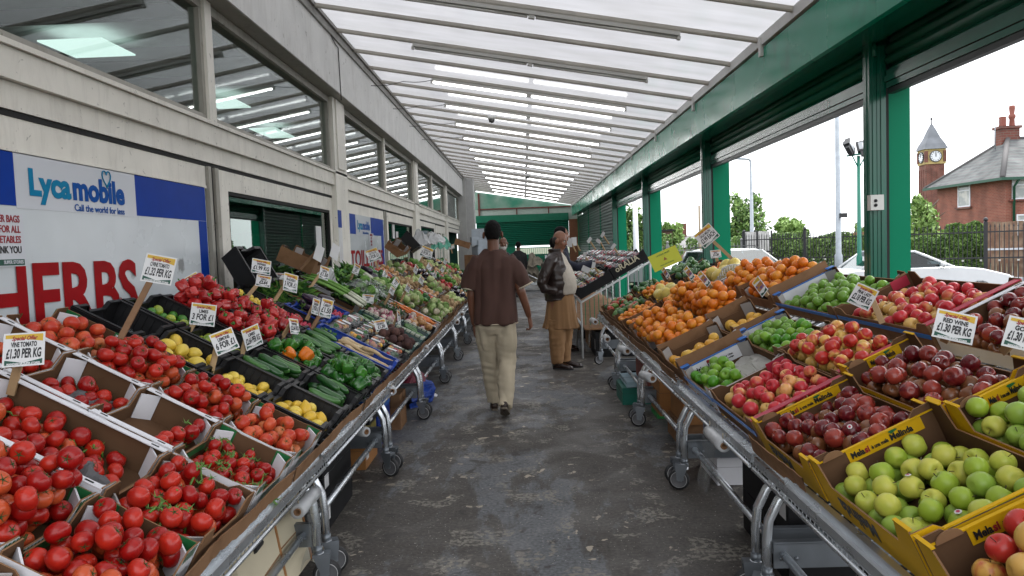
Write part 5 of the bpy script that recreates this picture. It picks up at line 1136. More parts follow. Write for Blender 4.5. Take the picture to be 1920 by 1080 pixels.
# column C
t, M, pts = L_(0, 2.46, 2.865, 'greenprint', 'of small tangled vine tomatoes', 'tomato', 46, adj='small vine', scale=.85); vine(M, pts, .03, random.Random(3), 'dense tangle of green stalks over the small vine tomatoes', 13)
t, M, pts = L_(1, 2.46, 2.865, 'white', 'nearly empty with five tomatoes at its lower edge', 'tomato', 10, adj='lone vine', xr=(-.2, -.07)); vine(M, pts, .03, random.Random(4), 'green stalk in the nearly empty white tray', 1)
t, M, pts = L_(2, 2.46, 2.865, 'white', 'half empty with dark tissue and a few tomatoes', 'tomato', 18, adj='scattered vine'); crumple('tissue_paper', M @ Matrix.Translation((-.03, -.05, .012)), .2, .2, .035, M_tissue, 'torn dark tissue in the half empty white tray', 'tissue', 2)
L_(3, 2.46, 2.865, 'white', 'behind the vine tomato price card', 'tomato', 14, adj='vine')
# column D
L_(0, 2.885, 3.285, 'greenprint', 'of pale tomatoes by the front rail', 'paletomato', 42, adj='pale red')
L_(1, 2.885, 3.285, 'greenprint', 'of medium tomatoes with a white flap', 'tomato', 52, adj='medium')
L_(2, 2.885, 3.285, 'greenprint', 'heaped with big round tomatoes', 'tomato', 64, adj='big round', orient='up')
L_(3, 2.885, 3.285, 'greenprint', 'of plum shaped pale tomatoes', 'paletomato', 39, adj='oval pale')
# column E
L_(0, 3.30, 3.70, 'black', 'of lemons', 'lemon', 24, adj='yellow', orient='side', h=.12, scale=1.1); L_(1, 3.30, 3.70, 'black', 'of bright lemons', 'lemon', 26, adj='bright yellow', orient='side', h=.12)
L_(2, 3.30, 3.70, 'black', 'of large lemons behind a price card', 'lemon', 24, adj='large yellow', orient='side', h=.12, scale=1.08)
t, M, _ = L_(3, 3.30, 3.70, 'black', 'holding only crumpled clear wrap', h=.13); crumple('plastic_wrap', M @ Matrix.Translation((0, 0, .02)), .24, .3, .03, M_film, 'crumpled clear wrap in the black crate by the HERBS sign', 'wrap', 4, amp=.9)
# column F
L_(0, 3.72, 4.12, 'black', 'of cucumbers', 'cucumber', 16, adj='dark green', orient='x', h=.11, scale=1.2); L_(1, 3.72, 4.12, 'black', 'of ridged cucumbers', 'cucumber', 18, adj='ridged green', orient='x', h=.11, scale=1.2)
L_(2, 3.72, 4.12, 'black', 'of pale limes', 'lime', 32, adj='pale green', orient='side', h=.12)
L_(3, 3.72, 4.12, 'black', 'of mixed green limes', 'lime', 40, adj='mixed green', orient='side', h=.13)
# column G peppers
L_(0, 4.14, 4.54, 'black', 'heaped with green peppers', 'greenpepper', 38, adj='shiny green', h=.11, scale=1.0); L_(1, 4.14, 4.54, 'black', 'of green peppers with one orange one', 'greenpepper', 30, adj='shiny', h=.11, alt=('orangepepper', .05))
L_(2, 4.14, 4.54, 'black', 'of red peppers', 'redpepper', 32, adj='shiny red', h=.12); L_(3, 4.14, 4.54, 'black', 'heaped with red peppers below the window', 'redpepper', 46, adj='long shiny red', h=.12, orient='side')
# column H
L_(0, 4.56, 4.96, 'black', 'of courgettes by the rail', 'courgette', 12, adj='striped green', orient='x', h=.11); L_(1, 4.56, 4.96, 'black', 'piled with courgettes', 'courgette', 16, adj='dark green', orient='x', h=.12)
L_(2, 4.56, 4.96, 'black', 'of red peppers and onions', 'redpepper', 27, adj='crimson', h=.12); L_(3, 4.56, 4.96, 'black', 'of small red peppers against the glass', 'redpepper', 27, adj='bright red', h=.14, scale=.85)
# column I
t, M, _ = L_(0, 4.98, 5.38, 'blue', 'of long parsnips', 'parsnip', 12, r2=1, adj='long pale', orient='x', xr=(-.2, .0), h=.12); leaves('herb_bunch', M @ Matrix.Translation((.2, .1, .05)), .12, .12, .08, 60, [M_leafd, M_leafl], 'sprig of dark herb leaves on the parsnip crate', 'herbs', 3, .035)
L_(2, 4.98, 5.38, 'black', 'of radishes', 'radish', 90, adj='small red', h=.13); L_(3, 4.98, 5.38, 'black', 'of small lemons by the window', 'lemon', 16, adj='small', orient='side', h=.13, scale=.8)
# column J: wrapped salad packs
def pack(M, w_, l_, cols, label, group, rng):
    t = thing('wrapped_pack', label, 'veg pack', M=M, group=group)
    b = MB(); b.box(-w_/2, w_/2, -l_/2, l_/2, 0, .012); b.build('tray', M_ptray, t)
    b = MB()
    for i in range(7):
        x, y = rng.uniform(-.33,.33)*w_, rng.uniform(-.33,.33)*l_; r = rng.uniform(.018,.028); b.lathe(roundprof(r, .8, .1, 6), 9, rng.randrange(len(cols)), Matrix.Translation((x, y, .012+r*.8)))
    b.build('vegetables', cols, t)
    def fn(u, v): x, y = (u-.5)*2, (v-.5)*2; return (x*w_/2*1.02, y*l_/2*1.02, .006 + .052*(1-x**4)*(1-y**4) + .006*noise.noise(Vector((u*6, v*6, rng.random()*0+w_*50))))
    b = MB(); b.grid(fn, 8, 8); b.build('film', M_film, t)
    b = MB(); b.box(-w_*.28, w_*.22, -l_*.2, l_*.1, .0605, .062); b.build('label', M_paper, t)
M_ptray = mat('foam_tray', (0.02,0.02,0.02), .6)
MIX = [FM['redpepper'], FM['mango'], FM['greenpepper'], M_leafd, FM['carrot']]
def packs(M, w_, l_, nx, ny, cols, label, group, rng, z=.03):
    for i in range(nx):
        for j in range(ny):
            pack(M @ Matrix.Translation(((i+.5)/nx*w_-w_/2, (j+.5)/ny*l_-l_/2, z + rng.uniform(0, .02))) @ Euler((rng.gauss(0,.08), rng.gauss(0,.08), rng.gauss(0,.12))).to_matrix().to_4x4(), w_/nx*.95, l_/ny*.95, cols, label, group, rng)
rng = random.Random(4)
t, M, _ = L_(0, 5.40, 5.83, 'black', 'full of film wrapped mixed vegetables', r2=1); packs(M, .60, .39, 4, 2, MIX, 'film wrapped mixed vegetable pack in the long black crate by the parsnips', 'wrapped vegetable packs by the parsnips', rng)
L_(2, 5.40, 5.83, 'blue', 'of aubergines', 'aubergine', 12, adj='dark', orient='x', h=.12)
t, M, _ = L_(3, 5.40, 5.83, 'black', 'of green beans and herbs'); leaves('green_beans', M, .26, .36, .09, 240, [M_leafl, M_leafd], 'pile of loose green beans under the shop window', 'beans', 9, .09, .01)
# column K
L_(0, 5.86, 6.30, 'green', 'of beetroots', 'beet', 26, adj='earthy'); t, M, _ = L_(1, 5.86, 6.30, 'black', 'of wrapped peppers'); packs(M, .31, .42, 2, 3, MIX, 'clear wrapped pepper pack beside the beetroots', 'clear wrapped packs beside the beetroots', rng)
L_(2, 5.86, 6.30, 'blue', 'of radish bunches', 'radish', 80, adj='bunched'); t, M, _ = L_(3, 5.86, 6.30, 'tall', 'of spring onions', h=.16, yaw=.05)
def stalks(M, n, L0, label, cat, seed, w_=.25, white=.3):
    rng = random.Random(seed); b = MB()
    for i in range(n):
        y = rng.uniform(-.5,.5)*w_; z = .02 + rng.uniform(0,.05); k = rng.uniform(-.06,.06); r = rng.uniform(.010,.015)
        P = [(-L0/2 + L0*j/7, y + k*(j/7)**2, z + .03*sin(pi*j/7)) for j in range(8)]
        b.tube(P[:3], [r*.9, r, r], 7, 1); b.tube(P[2:], [r, r, r*1.1, r*1.4, r*1.1, r*.3], 7, 0)
    o = b.build('leek_bunch', [M_leafl, mat('leek_white', (0.62,0.64,0.5), .5)]); o.matrix_world = M; return tag(o, label, cat)
leaves('spring_onions', M, .3, .36, .12, 170, [M_leafd, M_leafl], 'dark green spring onion tops in the deep carton by the window', 'spring onions', 19, .13, .012)
# column L
L_(0, 6.33, 6.76, 'green', 'left empty but for one leaf', None); t, M, _ = L_(1, 6.33, 6.76, 'green', 'of dark courgettes', 'courgette', 8, adj='short dark', orient='x', scale=.7)
t, M, _ = L_(2, 6.33, 6.76, 'tall', 'of long leeks', r2=3, h=.15); stalks(M @ Matrix.Translation((-.05,0,.09)), 9, .62, 'bunch of long leeks fanned over the brown carton', 'leeks', 8, .3)
# column M..: greens, roots
L_(0, 6.79, 7.22, 'green', 'of spring greens', 'courgette', 7, adj='slim', orient='x', scale=.75); L_(1, 6.79, 7.22, 'brown', 'of turnips', 'turnip', 20, adj='purple topped')
t, M, _ = L_(2, 6.79, 7.22, 'blackc', 'of bagged celery'); leaves('celery', M, .3, .38, .12, 200, [M_leafl, M_leafd], 'leafy celery heads in the black cardboard tray', 'celery', 23, .09, .03)
t, M, _ = L_(3, 6.79, 7.22, 'white', 'stuffed with a white plastic bag'); crumple('plastic_bag', M @ Matrix.Translation((0,0,.07)), .34, .42, .16, M_bag, 'big crumpled white plastic bag below the TOILETRIES sign', 'plastic bag', 7)
L_(0, 7.25, 7.68, 'blackc', 'of garlic and red onions', 'onion', 22, adj='papery', alt=('turnip', .5)); t, M, _ = L_(1, 7.25, 7.68, 'tall', 'of broccoli', h=.13); leaves('broccoli', M @ Matrix.Translation((0,0,.03)), .26, .34, .1, 300, [M_leafd, M_leafd], 'heads of dark broccoli in a brown carton', 'broccoli', 77, .03, .02)
t, M, _ = L_(2, 7.25, 7.68, 'white', 'of wrapped lettuce'); fill(M, .3, .4, 'lettuce', 10,  'wrapped lettuce in the white tray under the clear film', random.Random(2), near=False, scale=.75); crumple('plastic_film', M @ Matrix.Translation((0,0,.13)), .36, .5, .09, M_film, 'loose clear film thrown over the lettuces', 'film', 11)
t, M, _ = L_(3, 7.25, 7.68, 'brown', 'of curly greens'); leaves('curly_greens', M @ Matrix.Translation((0,0,.04)), .32, .44, .16, 300, [M_leafd, M_leafl], 'heap of curly greens under the TOILETRIES lettering', 'greens', 29, .08, .05)
t, M, _ = L_(0, 7.71, 8.14, 'white', 'of orange carrots', 'carrot', 50, adj='orange', orient='x', r2=1, near=False)
t, M, _ = L_(2, 7.71, 8.14, 'blackc', 'of bagged spinach'); leaves('spinach', M @ Matrix.Translation((0,0,.03)), .3, .4, .14, 260, [M_leafd, M_leafl], 'bagged spinach leaves in the black tray', 'spinach', 31, .07, .04); crumple('plastic_film', M @ Matrix.Translation((0,0,.12)), .34, .42, .08, M_film, 'shiny film bag lying over the spinach', 'film', 12)
t, M, _ = L_(3, 7.71, 8.14, 'brown', 'of kale'); leaves('kale', M @ Matrix.Translation((0,0,.03)), .32, .42, .18, 300, [M_leafd, M_leafl], 'bushy kale under the right half of the TOILETRIES sign', 'kale', 37, .09, .05)
L_(0, 8.17, 8.62, 'brown', 'of small cauliflowers', 'cauli', 14, adj='small', near=False, scale=.62); L_(1, 8.17, 8.62, 'brown', 'of cauliflowers', 'cauli', 12, adj='leafy', near=False, scale=.68)
L_(2, 8.17, 8.62, 'brown', 'of savoy cabbages', 'cabbage', 12, adj='round pale', near=False, scale=.7); t, M, _ = L_(3, 8.17, 8.62, 'black', 'of spring onion bunches', lift=.03); stalks(M @ Matrix.Translation((0,0,.06)), 12, .4, 'pale stalk bunches in the back crate by the wall', 'spring onions', 15, .3)
L_(0, 8.65, 9.12, 'brown', 'of white cabbages by the rail', 'cabbage', 14, adj='smooth white', near=False, scale=.66); L_(1, 8.65, 9.12, 'brown', 'of pointed cabbages', 'cabbage', 12, adj='pointed', near=False, scale=.66); L_(2, 8.65, 9.12, 'tall', 'of green cabbage', 'lettuce', 11, adj='loose', near=False, scale=.7); L_(3, 8.65, 9.12, 'black', 'of dark aubergines by the window', 'aubergine', 10, adj='glossy', orient='x', near=False)
seq = [('brown','pear'),('tall','potato'),('brown','onion'),('black','courgette'),('brown','pear'),('tall','potato'),('blackc','redpepper'),('white','cauli'),('brown','greenpepper'),('black','aubergine'),('brown','potato'),('tall','lettuce'),('brown','carrot'),('white','tomato'),('brown','onion'),('tall','pear')]
y = 9.16; i = 0; far = ['ninth', 'tenth', 'eleventh', 'twelfth', 'thirteenth', 'fourteenth', 'fifteenth', 'sixteenth', 'seventeenth', 'eighteenth', 'nineteenth', 'twentieth', 'twenty-first', 'twenty-second', 'twenty-third', 'twenty-fourth', 'twenty-fifth', 'twenty-sixth']
col = 0
while y < 17.5:
    dy = .5
    for r in range(4):
        st, kd = seq[(i*5 + r*3 + col) % len(seq)]; i += 1
        nn = {'potato': 22, 'onion': 22, 'pear': 22, 'redpepper': 16, 'greenpepper': 16, 'aubergine': 9, 'courgette': 10, 'carrot': 16, 'tomato': 22, 'cauli': 12, 'lettuce': 12}[kd]
        L_(r, y, y+dy-.03, st, f'of {PL(NAME[kd])} in the {far[col]} column past the leeks', kd, nn, adj='distant', near=False, scale=.68 if kd in ('cauli', 'lettuce') else 1.0, tilt=.0, lift=.02*(r == 3), h=.115 if st != 'tall' else .15)
    y += dy; col += 1
# jumble against the windows
for (u, v, yy, sx, m, lab, sd) in ((812, 452, 14.0, .45, M_bag, 'white carrier bag piled at the back of the far left stall', 3), (826, 458, 15.5, .4, M_bagg, 'turquoise green bag on top of the far left stall', 5), (785, 455, 12.0, .4, M_bag, 'pale plastic bag behind the black crates by the far window', 6)):
    crumple('plastic_bag', Matrix.Translation(atY(u, v+6, yy)), sx, sx, sx*.5, m, lab, 'plastic bag', sd)
# crates standing on edge at the back
def loosecrate(p, rot, style, w_, l_, h, lab, side='L'):
    M = Matrix.Translation(p) @ Euler(rot).to_matrix().to_4x4(); return crate(side, 0, w_, 0, l_, style, lab, random.Random(3), h=h, M=M)
loosecrate(atX(455, 512, -2.2), (0, radians(-62), pi), 'black', .32, .5, .14, 'empty black crate leaning upright against the first shop window')
loosecrate(atY(762, 462, 11.2), (radians(8), radians(-50), pi), 'black', .30, .45, .16, 'slatted black crate tipped up beside the far left window')
loosecrate(atY(742, 470, 10.7), (radians(-10), radians(-40), pi*.95), 'tall', .25, .35, .12, 'brown carton thrown on the stall beside the far left window')
loosecrate(atY(866, 462, 17.0), (0, radians(-20), pi), 'tall', .35, .4, .14, 'brown carton at the far end of the left stall by the pillar')
loosecrate(atY(565, 500, 6.9), (0, radians(-25), pi), 'tall', .35, .5, .14, 'brown carton of greens raised behind the blue crates')
# ================================================================== STOCK ON THE RIGHT
RR = [(0, .43), (.44, .755), (.88, 1.33)]
WR = ['front row', 'middle row', 'back row']
def R_(r, y0, y1, style, desc, kind=None, n=0, near=True, r2=None, seed=None, **k):
    s0, s1 = RR[r][0], RR[r2 if r2 is not None else r][1]; rng = random.Random(seed or int(y0*100) + r*13 + 5)
    ck = {q: k.pop(q) for q in ('h', 'lift', 'yaw', 'tilt', 'near_h') if q in k}
    what = {'black': 'black crate', 'blue': 'blue crate', 'green': 'green crate', 'yellow': 'yellow edged tray', 'pink': 'pink edged tray', 'sud': 'white banded tray', 'blueedge': 'blue edged tray', 'white': 'white tray', 'brown': 'brown tray', 'tall': 'deep carton', 'blackc': 'black tray', 'greenprint': 'green printed tray'}[style]
    lab = f'{what} {desc}, {WR[r]} right'
    zl = .06 if y0 > 6.3 else (.03 if y0 > 4.9 else 0)
    t, M = crate('R', s0, s1, y0, y1, style, lab, rng, **ck)
    if zl: liner(t, s1-s0, y1-y0, zl); k.setdefault('z0', zl+.004)
    pts = []
    if kind:
        kk = k.pop('flabel', None) or shortlab(k.pop("adj", "ripe"), NAME[kind].replace("_", " "), what, desc, WR[r] + ' right')
        k.pop('adj', None); pts = fill(M, s1-s0-.012, y1-y0-.012, kind, n, kk, rng, near=near, **k)
    return t, M, pts
R_(0, 1.05, 1.70, 'yellow', 'of yellow and red apples at the bottom right corner', 'gala', 62, scale=1.12, z0=.04, h=.16, adj='yellow and red', stick=.3)
R_(0, 1.72, 2.34, 'yellow', 'of golden green apples nearest the aisle', 'goldapple', 62, adj='yellow green', stick=.25, h=.165, scale=1.08)
R_(0, 2.37, 2.97, 'yellow', 'of dark red apples', 'darkapple', 78, adj='dark red', stick=.3, h=.14)
R_(0, 3.0, 3.68, 'pink', 'of pink red apples', 'pinkapple', 97, adj='pink red', stick=.12, h=.12)
t, M, _ = R_(0, 3.71, 4.36, 'sud', 'half full of green apples with grey moulded liner', 'greenapple', 35, adj='light green', stick=.0, xr=(-.2, .0))
crumple('moulded_liner', M @ Matrix.Translation((.10, -.02, .03)), .24, .5, .03, mat('pulp_grey', (0.36,0.35,0.32), .9), 'grey moulded paper liner in the half empty apple tray', 'liner', 21, amp=.5)
R_(1, 1.64, 2.27, 'yellow', 'of big golden apples at the right edge', 'goldapple', 64, adj='big yellow green', stick=.25, scale=1.08, h=.165)
R_(1, 2.30, 3.05, 'yellow', 'of dark red apples behind the RED price card', 'darkapple', 84, adj='deep red', stick=.3, h=.155)
R_(1, 3.08, 3.80, 'pink', 'of striped pink apples', 'gala', 91, adj='striped pink', stick=.3)
R_(1, 3.83, 4.55, 'blueedge', 'of green apples on black foam', 'greenapple', 56, adj='bright green', bias=.02)
R_(2, 1.9, 2.5, 'white', 'of red apples out at the right edge', 'darkapple', 56, adj='plain red')
R_(2, 2.52, 3.10, 'white', 'of red apples with white side board', 'darkapple', 70, adj='bright dark red', stick=.4, flabel='bright dark red apple in the white sided tray beside the right edge')
R_(2, 3.13, 4.05, 'pink', 'of large pink apples', 'pinkapple', 104, adj='large pink', stick=.25)
R_(2, 4.08, 5.05, 'blueedge', 'of pale green apples below the nearest post', 'greenapple', 88, adj='shiny green')
# citrus
R_(0, 4.40, 5.02, 'tall', 'of yellow oranges', 'mango', 29, adj='yellow', h=.14, near_h=.17); R_(1, 4.60, 5.22, 'tall', 'almost empty with a few yellow citrus', 'mango', 13, adj='lone yellow', h=.14, near_h=.14)
R_(0, 5.05, 5.70, 'tall', 'piled with large oranges', 'orange', 76, adj='large', h=.12, near_h=.165, mound=.5); R_(1, 5.25, 5.92, 'tall', 'heaped with big oranges', 'orange', 79, adj='big', h=.12, near_h=.17, mound=.5)
R_(2, 5.10, 5.80, 'tall', 'of oranges behind a fruit picture card', 'orange', 76, adj='bright', h=.12, near_h=.17, mound=.5)
R_(0, 5.72, 6.36, 'tall', 'of medium oranges', 'orange', 80, adj='medium', h=.13, mound=1.0); R_(1, 5.95, 6.58, 'tall', 'of mixed oranges', 'orange', 70, adj='mixed', h=.13, mound=1.0); R_(2, 5.85, 6.50, 'tall', 'of top row oranges', 'orange', 74, adj='top row', h=.14, mound=1.0)
R_(0, 6.39, 7.0, 'tall', 'of small satsumas', 'satsuma', 52, adj='small', h=.14, near_h=.17, near=False); R_(1, 6.62, 7.22, 'blackc', 'of small tangerines', 'satsuma', 52, adj='little', near=False)
t, M, _ = R_(2, 6.55, 7.2, 'white', 'holding netted melons', 'melon', 6, adj='net wrapped yellow', near=False, h=.13)
def netting(M, w_, l_, h, lab):
    b = MB()
    def q(u, v): x, y = (u-.5)*w_, (v-.5)*l_; return Vector((x, y, h*(sin(pi*u)*sin(pi*v))**.5))
    for i in range(15):
        b.tube([q(min(1,max(0,(i/14)+.04*sin(j*1.6))), j/14) for j in range(15)], .0035, 4); b.tube([q(j/14, min(1,max(0,(i/14)+.04*sin(j*1.6)))) for j in range(15)], .0035, 4)
    o = b.build('foam_net', mat('foam_white', (0.62,0.60,0.55), .8)); o.matrix_world = M; tag(o, lab, 'netting')
netting(M @ Matrix.Translation((-.02, -.12, .06)), .36, .38, .14, 'white foam netting over the yellow melons on the right')
R_(0, 7.03, 7.6, 'tall', 'of tangerines in a far carton', 'satsuma', 52, adj='orange', h=.13, near=False); R_(1, 7.25, 7.85, 'yellow', 'of yellow grapefruit', 'melon', 8, adj='yellow', near=False, scale=.8); R_(2, 7.25, 7.9, 'tall', 'of tangerine nets', 'satsuma', 46, adj='netted', near=False)
R_(0, 7.63, 8.3, 'brown', 'of green and red mangoes', 'avocado', 20, adj='green', near=False, alt=('redmango', .35)); R_(1, 7.9, 8.5, 'yellow', 'of clementines', 'satsuma', 50, adj='tiny', near=False); R_(2, 7.95, 8.6, 'blackc', 'of dark avocados', 'avocado', 22, adj='dark', near=False)
R_(0, 8.33, 8.95, 'brown', 'of watermelons and mangoes', 'redmango', 16, adj='red and green', near=False, alt=('avocado', .5)); R_(1, 8.53, 9.1, 'brown', 'of avocados', 'avocado', 22, adj='ripe green', near=False); R_(2, 8.65, 9.2, 'brown', 'of small watermelons', 'avocado', 16, adj='round green', near=False, scale=1.3)
# far raised stand of punnets
AP = math.atan(.55)
FP = basis((cos(AP), 0, sin(AP)), (0, 1, 0), (-sin(AP), 0, cos(AP)), (.74, 0, .79))
st = thing('punnet_stand', 'raised white framed stand carrying black trays of punnets on the far right', 'stand', (.74, 9.6, 0))
b = MB(); sl_ = .55
for k in range(8):
    yy = k*1.05
    b.tube([(.0, yy, .0), (.0, yy, .755), (.93, yy, .755+(.93*sl_))], .016, 6); b.tube([(.93, yy, 0), (.93, yy, .755+(.93*sl_))], .016, 6)
for (x, z) in ((.0, .755), (.0, .45), (.93, .755+(.93*sl_)), (.5, .755+.5*sl_)): b.tube([(x, 0, z), (x, 7.35, z)], .018, 6)
b.build('frame', mat('white_frame', (0.55,0.57,0.56), .4), st)
b = MB()
for k in range(15): x = .05 + k*.06; b.box(x, x+.008, -.01, -.002, .45, .755+x*sl_-.03)
b.build('wire_end', M_green2, st)
b = MB(); b.box(.04, .98, .0, 7.3, .38, .40); b.build('lower_shelf', M_card, st)
pc = [[FM['redpepper'], FM['pinkapple']], [FM['aubergine'], FM['radish']], [FM['pear'], M_leafl], [FM['redpepper'], FM['radish']], [FM['cauli'], FM['melon']], [FM['aubergine'], FM['onion']]]
pn_ = ['strawberry', 'blueberry', 'grape', 'raspberry', 'mushroom', 'plum']
for j in range(11):
    for r in range(2):
        s0, s1 = r*.53, r*.53+.52; y0 = 9.62 + j*.64; y1 = y0 + .62; rng = random.Random(j*5+r)
        M = FP @ Matrix.Translation(((s0+s1)/2, (y0+y1)/2, 0))
        kk = (j*2 + r) % 6; lab = f'black tray of {pn_[kk]} punnets, {["low", "topmost"][r]} in the {ORD[j]} column of the far stand'
        t, _ = crate('R', 0, .52, 0, .62, 'blackc', lab, rng, h=.11 if j else .15, M=M)
        n_ = 3 if j < 6 else 2
        packs(M, .46, .56, n_, n_, pc[kk], f'clear {pn_[kk]} punnet in the {["low", "topmost"][r]} tray, {ORD[j]} column of the far stand', f'{pn_[kk]} punnets, {["low", "topmost"][r]} tray of the {ORD[j]} far column', rng, z=.095)
me = text_mesh('oRALIA', .11, mat('cream_print', (0.5,0.45,0.32), .5), .002, 0, 'LEFT', .0005)
o = link('lettering', me, [q for q in COL.objects if q.name.startswith('cardboard_tray') and 'topmost in the nearest column' in q.get('label', '')][0]); o.matrix_basis = basis((1,0,0),(0,0,1),(0,-1,0),(-.20,-.3115,.10))
# ================================================================== TROLLEYS (tilting display trolleys carrying the trays)
M_galv = mat('galvanised_steel', (0.62, 0.65, 0.68), .28, metal=.9, var=.10, vscale=10, rvar=.06)
M_steel = mat('dull_steel', (0.20, 0.22, 0.24), .4, metal=.7, var=.2, vscale=5)
M_rub = mat('black_rubber', (0.015,0.015,0.016), .6); M_hub = mat('grey_hub', (0.10,0.10,0.105), .5); M_ring = mat('pale_wheel_ring', (0.42,0.42,0.42), .45)
def wheel_mesh():
    out = {}
    R = Matrix.Rotation(pi/2, 4, 'Y')
    b = MB(); b.lathe([(.050,-.014),(.060,-.013),(.064,-.006),(.064,.006),(.060,.013),(.050,.014)], 24, M=R); out['tyre'] = b.mesh('tyre', M_rub)
    b = MB(); b.lathe([(0,-.011),(.014,-.013),(.046,-.010),(.050,-.0125),(.050,.0125),(.046,.010),(.014,.013),(0,.011)], 24, M=R); out['rim'] = b.mesh('rim', M_hub)
    b = MB(); b.lathe([(.0465,-.0145),(.0495,-.015),(.0495,.015),(.0465,.0145)], 24, M=R); out['ring'] = b.mesh('ring', M_ring)
    return out
WM = wheel_mesh()
fk = MB(); fk.box(-.026,-.020,-.012,.03,.0,.085); fk.box(.020,.026,-.012,.03,.0,.085); fk.box(-.026,.026,-.02,.06,.085,.10); fk.lathe([(0,.10),(.022,.10),(.022,.13),(.0,.13)], 12, M=Matrix.Translation((0,.035,0)))
fk.prism([(-.0265,-.01,.0),(-.0265,.02,-.01),(-.0265,.055,.085),(-.0265,-.02,.085)], (.004,0,0)); fk.prism([(.0225,-.01,.0),(.0225,.02,-.01),(.0225,.055,.085),(.0225,-.02,.085)], (.004,0,0))
fk.tube([(-.03,0,0),(.03,0,0)], .006, 8); FORK = fk.mesh('fork', M_steel)
def caster(par, x, y, ang):
    c = thing_child('caster', par, Matrix.Translation((x, y, .064)) @ Matrix.Rotation(ang, 4, 'Z') @ Matrix.Translation((0,-.035,0)))
    for k in ('tyre', 'rim', 'ring'): link(k, WM[k], c)
    return c
def thing_child(name, par, M):   # part whose mesh is the fork; wheel pieces are its sub-parts
    return link(name, FORK, par, M)
def trolley(side, y0, y1, lab, seed):
    rng = random.Random(seed); sx = -1 if side == 'L' else 1
    xf = .985 if side == 'L' else .935; zf = .585 if side == 'L' else .63; sl = .53 if side == 'L' else .46
    t = thing('display_trolley', lab, 'trolley', (sx*xf, y0, 0), group=('left' if side == 'L' else 'right') + ' hand display trolleys')
    Ln = y1 - y0; W = 1.24
    def P(x, y, z): return (sx*x, y, z)
    for yy in (.05, Ln-.05):   # arched end frames
        b = MB(); pts = [P(0,yy,.13), P(0,yy,.30), P(.01,yy,.39), P(.05,yy,.47), P(.12,yy,.535), P(.22,yy,.585+.0)]
        pts += [P(.45,yy,zf-.04+.45*sl-.02), P(W-.05,yy,zf-.04+W*sl-.04)]
        b.tube(pts, .019, 12); b.lathe([(.026,.0),(.026,.035),(.020,.035)], 12, M=Matrix.Translation(P(0,yy,.13)))
        b.build('leg', M_galv, t)
        b = MB(); b.tube([P(W-.05,yy,.13), P(W-.05,yy,zf+W*sl-.1)], .019, 10); b.build('leg', M_galv, t)
        b = MB(); x0, x1 = sorted((sx*.02, sx*(W-.06))); b.box(x0, x1, yy-.022, yy-.014, .20, .30); b.box(x0, x1, yy-.022, yy+.01, .298, .306)
        for q in range(3): b.lathe([(0,0),(.008,0),(.008,.006),(0,.006)], 8, M=Matrix.Translation(P(.05+q*.03,yy-.022,.24)) @ Matrix.Rotation(pi/2,4,'X'))
        b.build('side_plate', M_steel, t)
        caster(t, 0, yy, sx*-(pi/2) + rng.uniform(-.45, .45)); caster(t, sx*(W-.05), yy, sx*-(pi/2) + rng.uniform(-.8, .8))
    b = MB(); b.tube([P(.06,.05,.255), P(.06,Ln-.05,.255)], .017, 12); b.build('crossbar', M_galv, t)
    b = MB()   # front rail: two folded galvanised sections
    x0, x1 = sorted((sx*-.012, sx*.012)); b.box(x0, x1, 0, Ln, zf-.012, zf+.030); x0, x1 = sorted((sx*-.030, sx*-.010)); b.box(x0, x1, 0, Ln, zf-.03, zf-.024); b.box(x0, x1, .0, Ln, zf-.022, zf+.004); b.tube([P(-.035,0,zf-.045),P(-.035,Ln,zf-.045)], .008, 8)
    b.build('front_rail', M_galv, t)
    b = MB()   # wire basket side under the rail and wire bed
    for i in range(int(Ln/.035)): y = .01+i*.035; b.box(*sorted((sx*.013, sx*.016)), y, y+.003, zf-.10, zf+.01)
    for k in range(4): b.box(*sorted((sx*.0125, sx*.0165)), 0, Ln, zf-.10+k*.028, zf-.097+k*.028)
    for i in range(int(Ln/.1)): y = .03+i*.1; b.tube([P(.02,y,zf-.035),P(W,y,zf-.035+(W-.02)*sl)], .004, 5)
    for k in range(8): x = .06+k*.165; b.tube([P(x,0,zf-.04+(x-.02)*sl),P(x,Ln,zf-.04+(x-.02)*sl)], .006, 5)
    b.build('wire_bed', M_galv, t)
    return t
yy = [1.65, 3.26, 4.87, 6.47, 8.2, 9.85, 11.5, 13.2, 14.9, 16.6]
for i, (a, c) in enumerate(zip(yy, yy[1:])): trolley('L', a+.02, c-.02, f'galvanised tilting trolley under the left hand trays, {ORD[i]} from the camera', i+1)
yy = [1.25, 2.92, 4.42, 5.98, 7.5, 9.15]
for i, (a, c) in enumerate(zip(yy, yy[1:])): trolley('R', a+.02, c-.02, f'galvanised tilting trolley under the right hand trays, {ORD[i]} from the camera', i+40)
# crumpled cardboard lining standing along the left front rail
def lining(y0, y1, x, z, h, lab, seed, side='L'):
    rng = random.Random(seed); n = int((y1-y0)/.03); b = MB(); vs = []
    for i in range(n+1):
        y = y0 + (y1-y0)*i/n; w_ = .004*sin(i*.13+seed) + .002*sin(i*.37) + rng.uniform(-.001,.001); top = h + .01*noise.noise(Vector((i*.11, seed, 0))) + .004*noise.noise(Vector((i*.7, seed, 1)))
        vs += [(x+w_, y, z), (x+w_*1.5+(.015 if side == 'L' else -.015), y, z+top), (x+w_*1.5+(.020 if side == 'L' else -.020), y, z+top), (x+w_+.004, y, z)]
    fs = [];
    for i in range(n):
        a, c = i*4, i*4+4
        for k in range(4): fs.append((a+k, a+(k+1)%4, c+(k+1)%4, c+k))
    b.add(vs, fs); return tag(b.build('cardboard_lining', M_card), lab, 'cardboard strip')
yl = [1.2, 2.86, 4.12, 6.4, 8.3, 10.2]
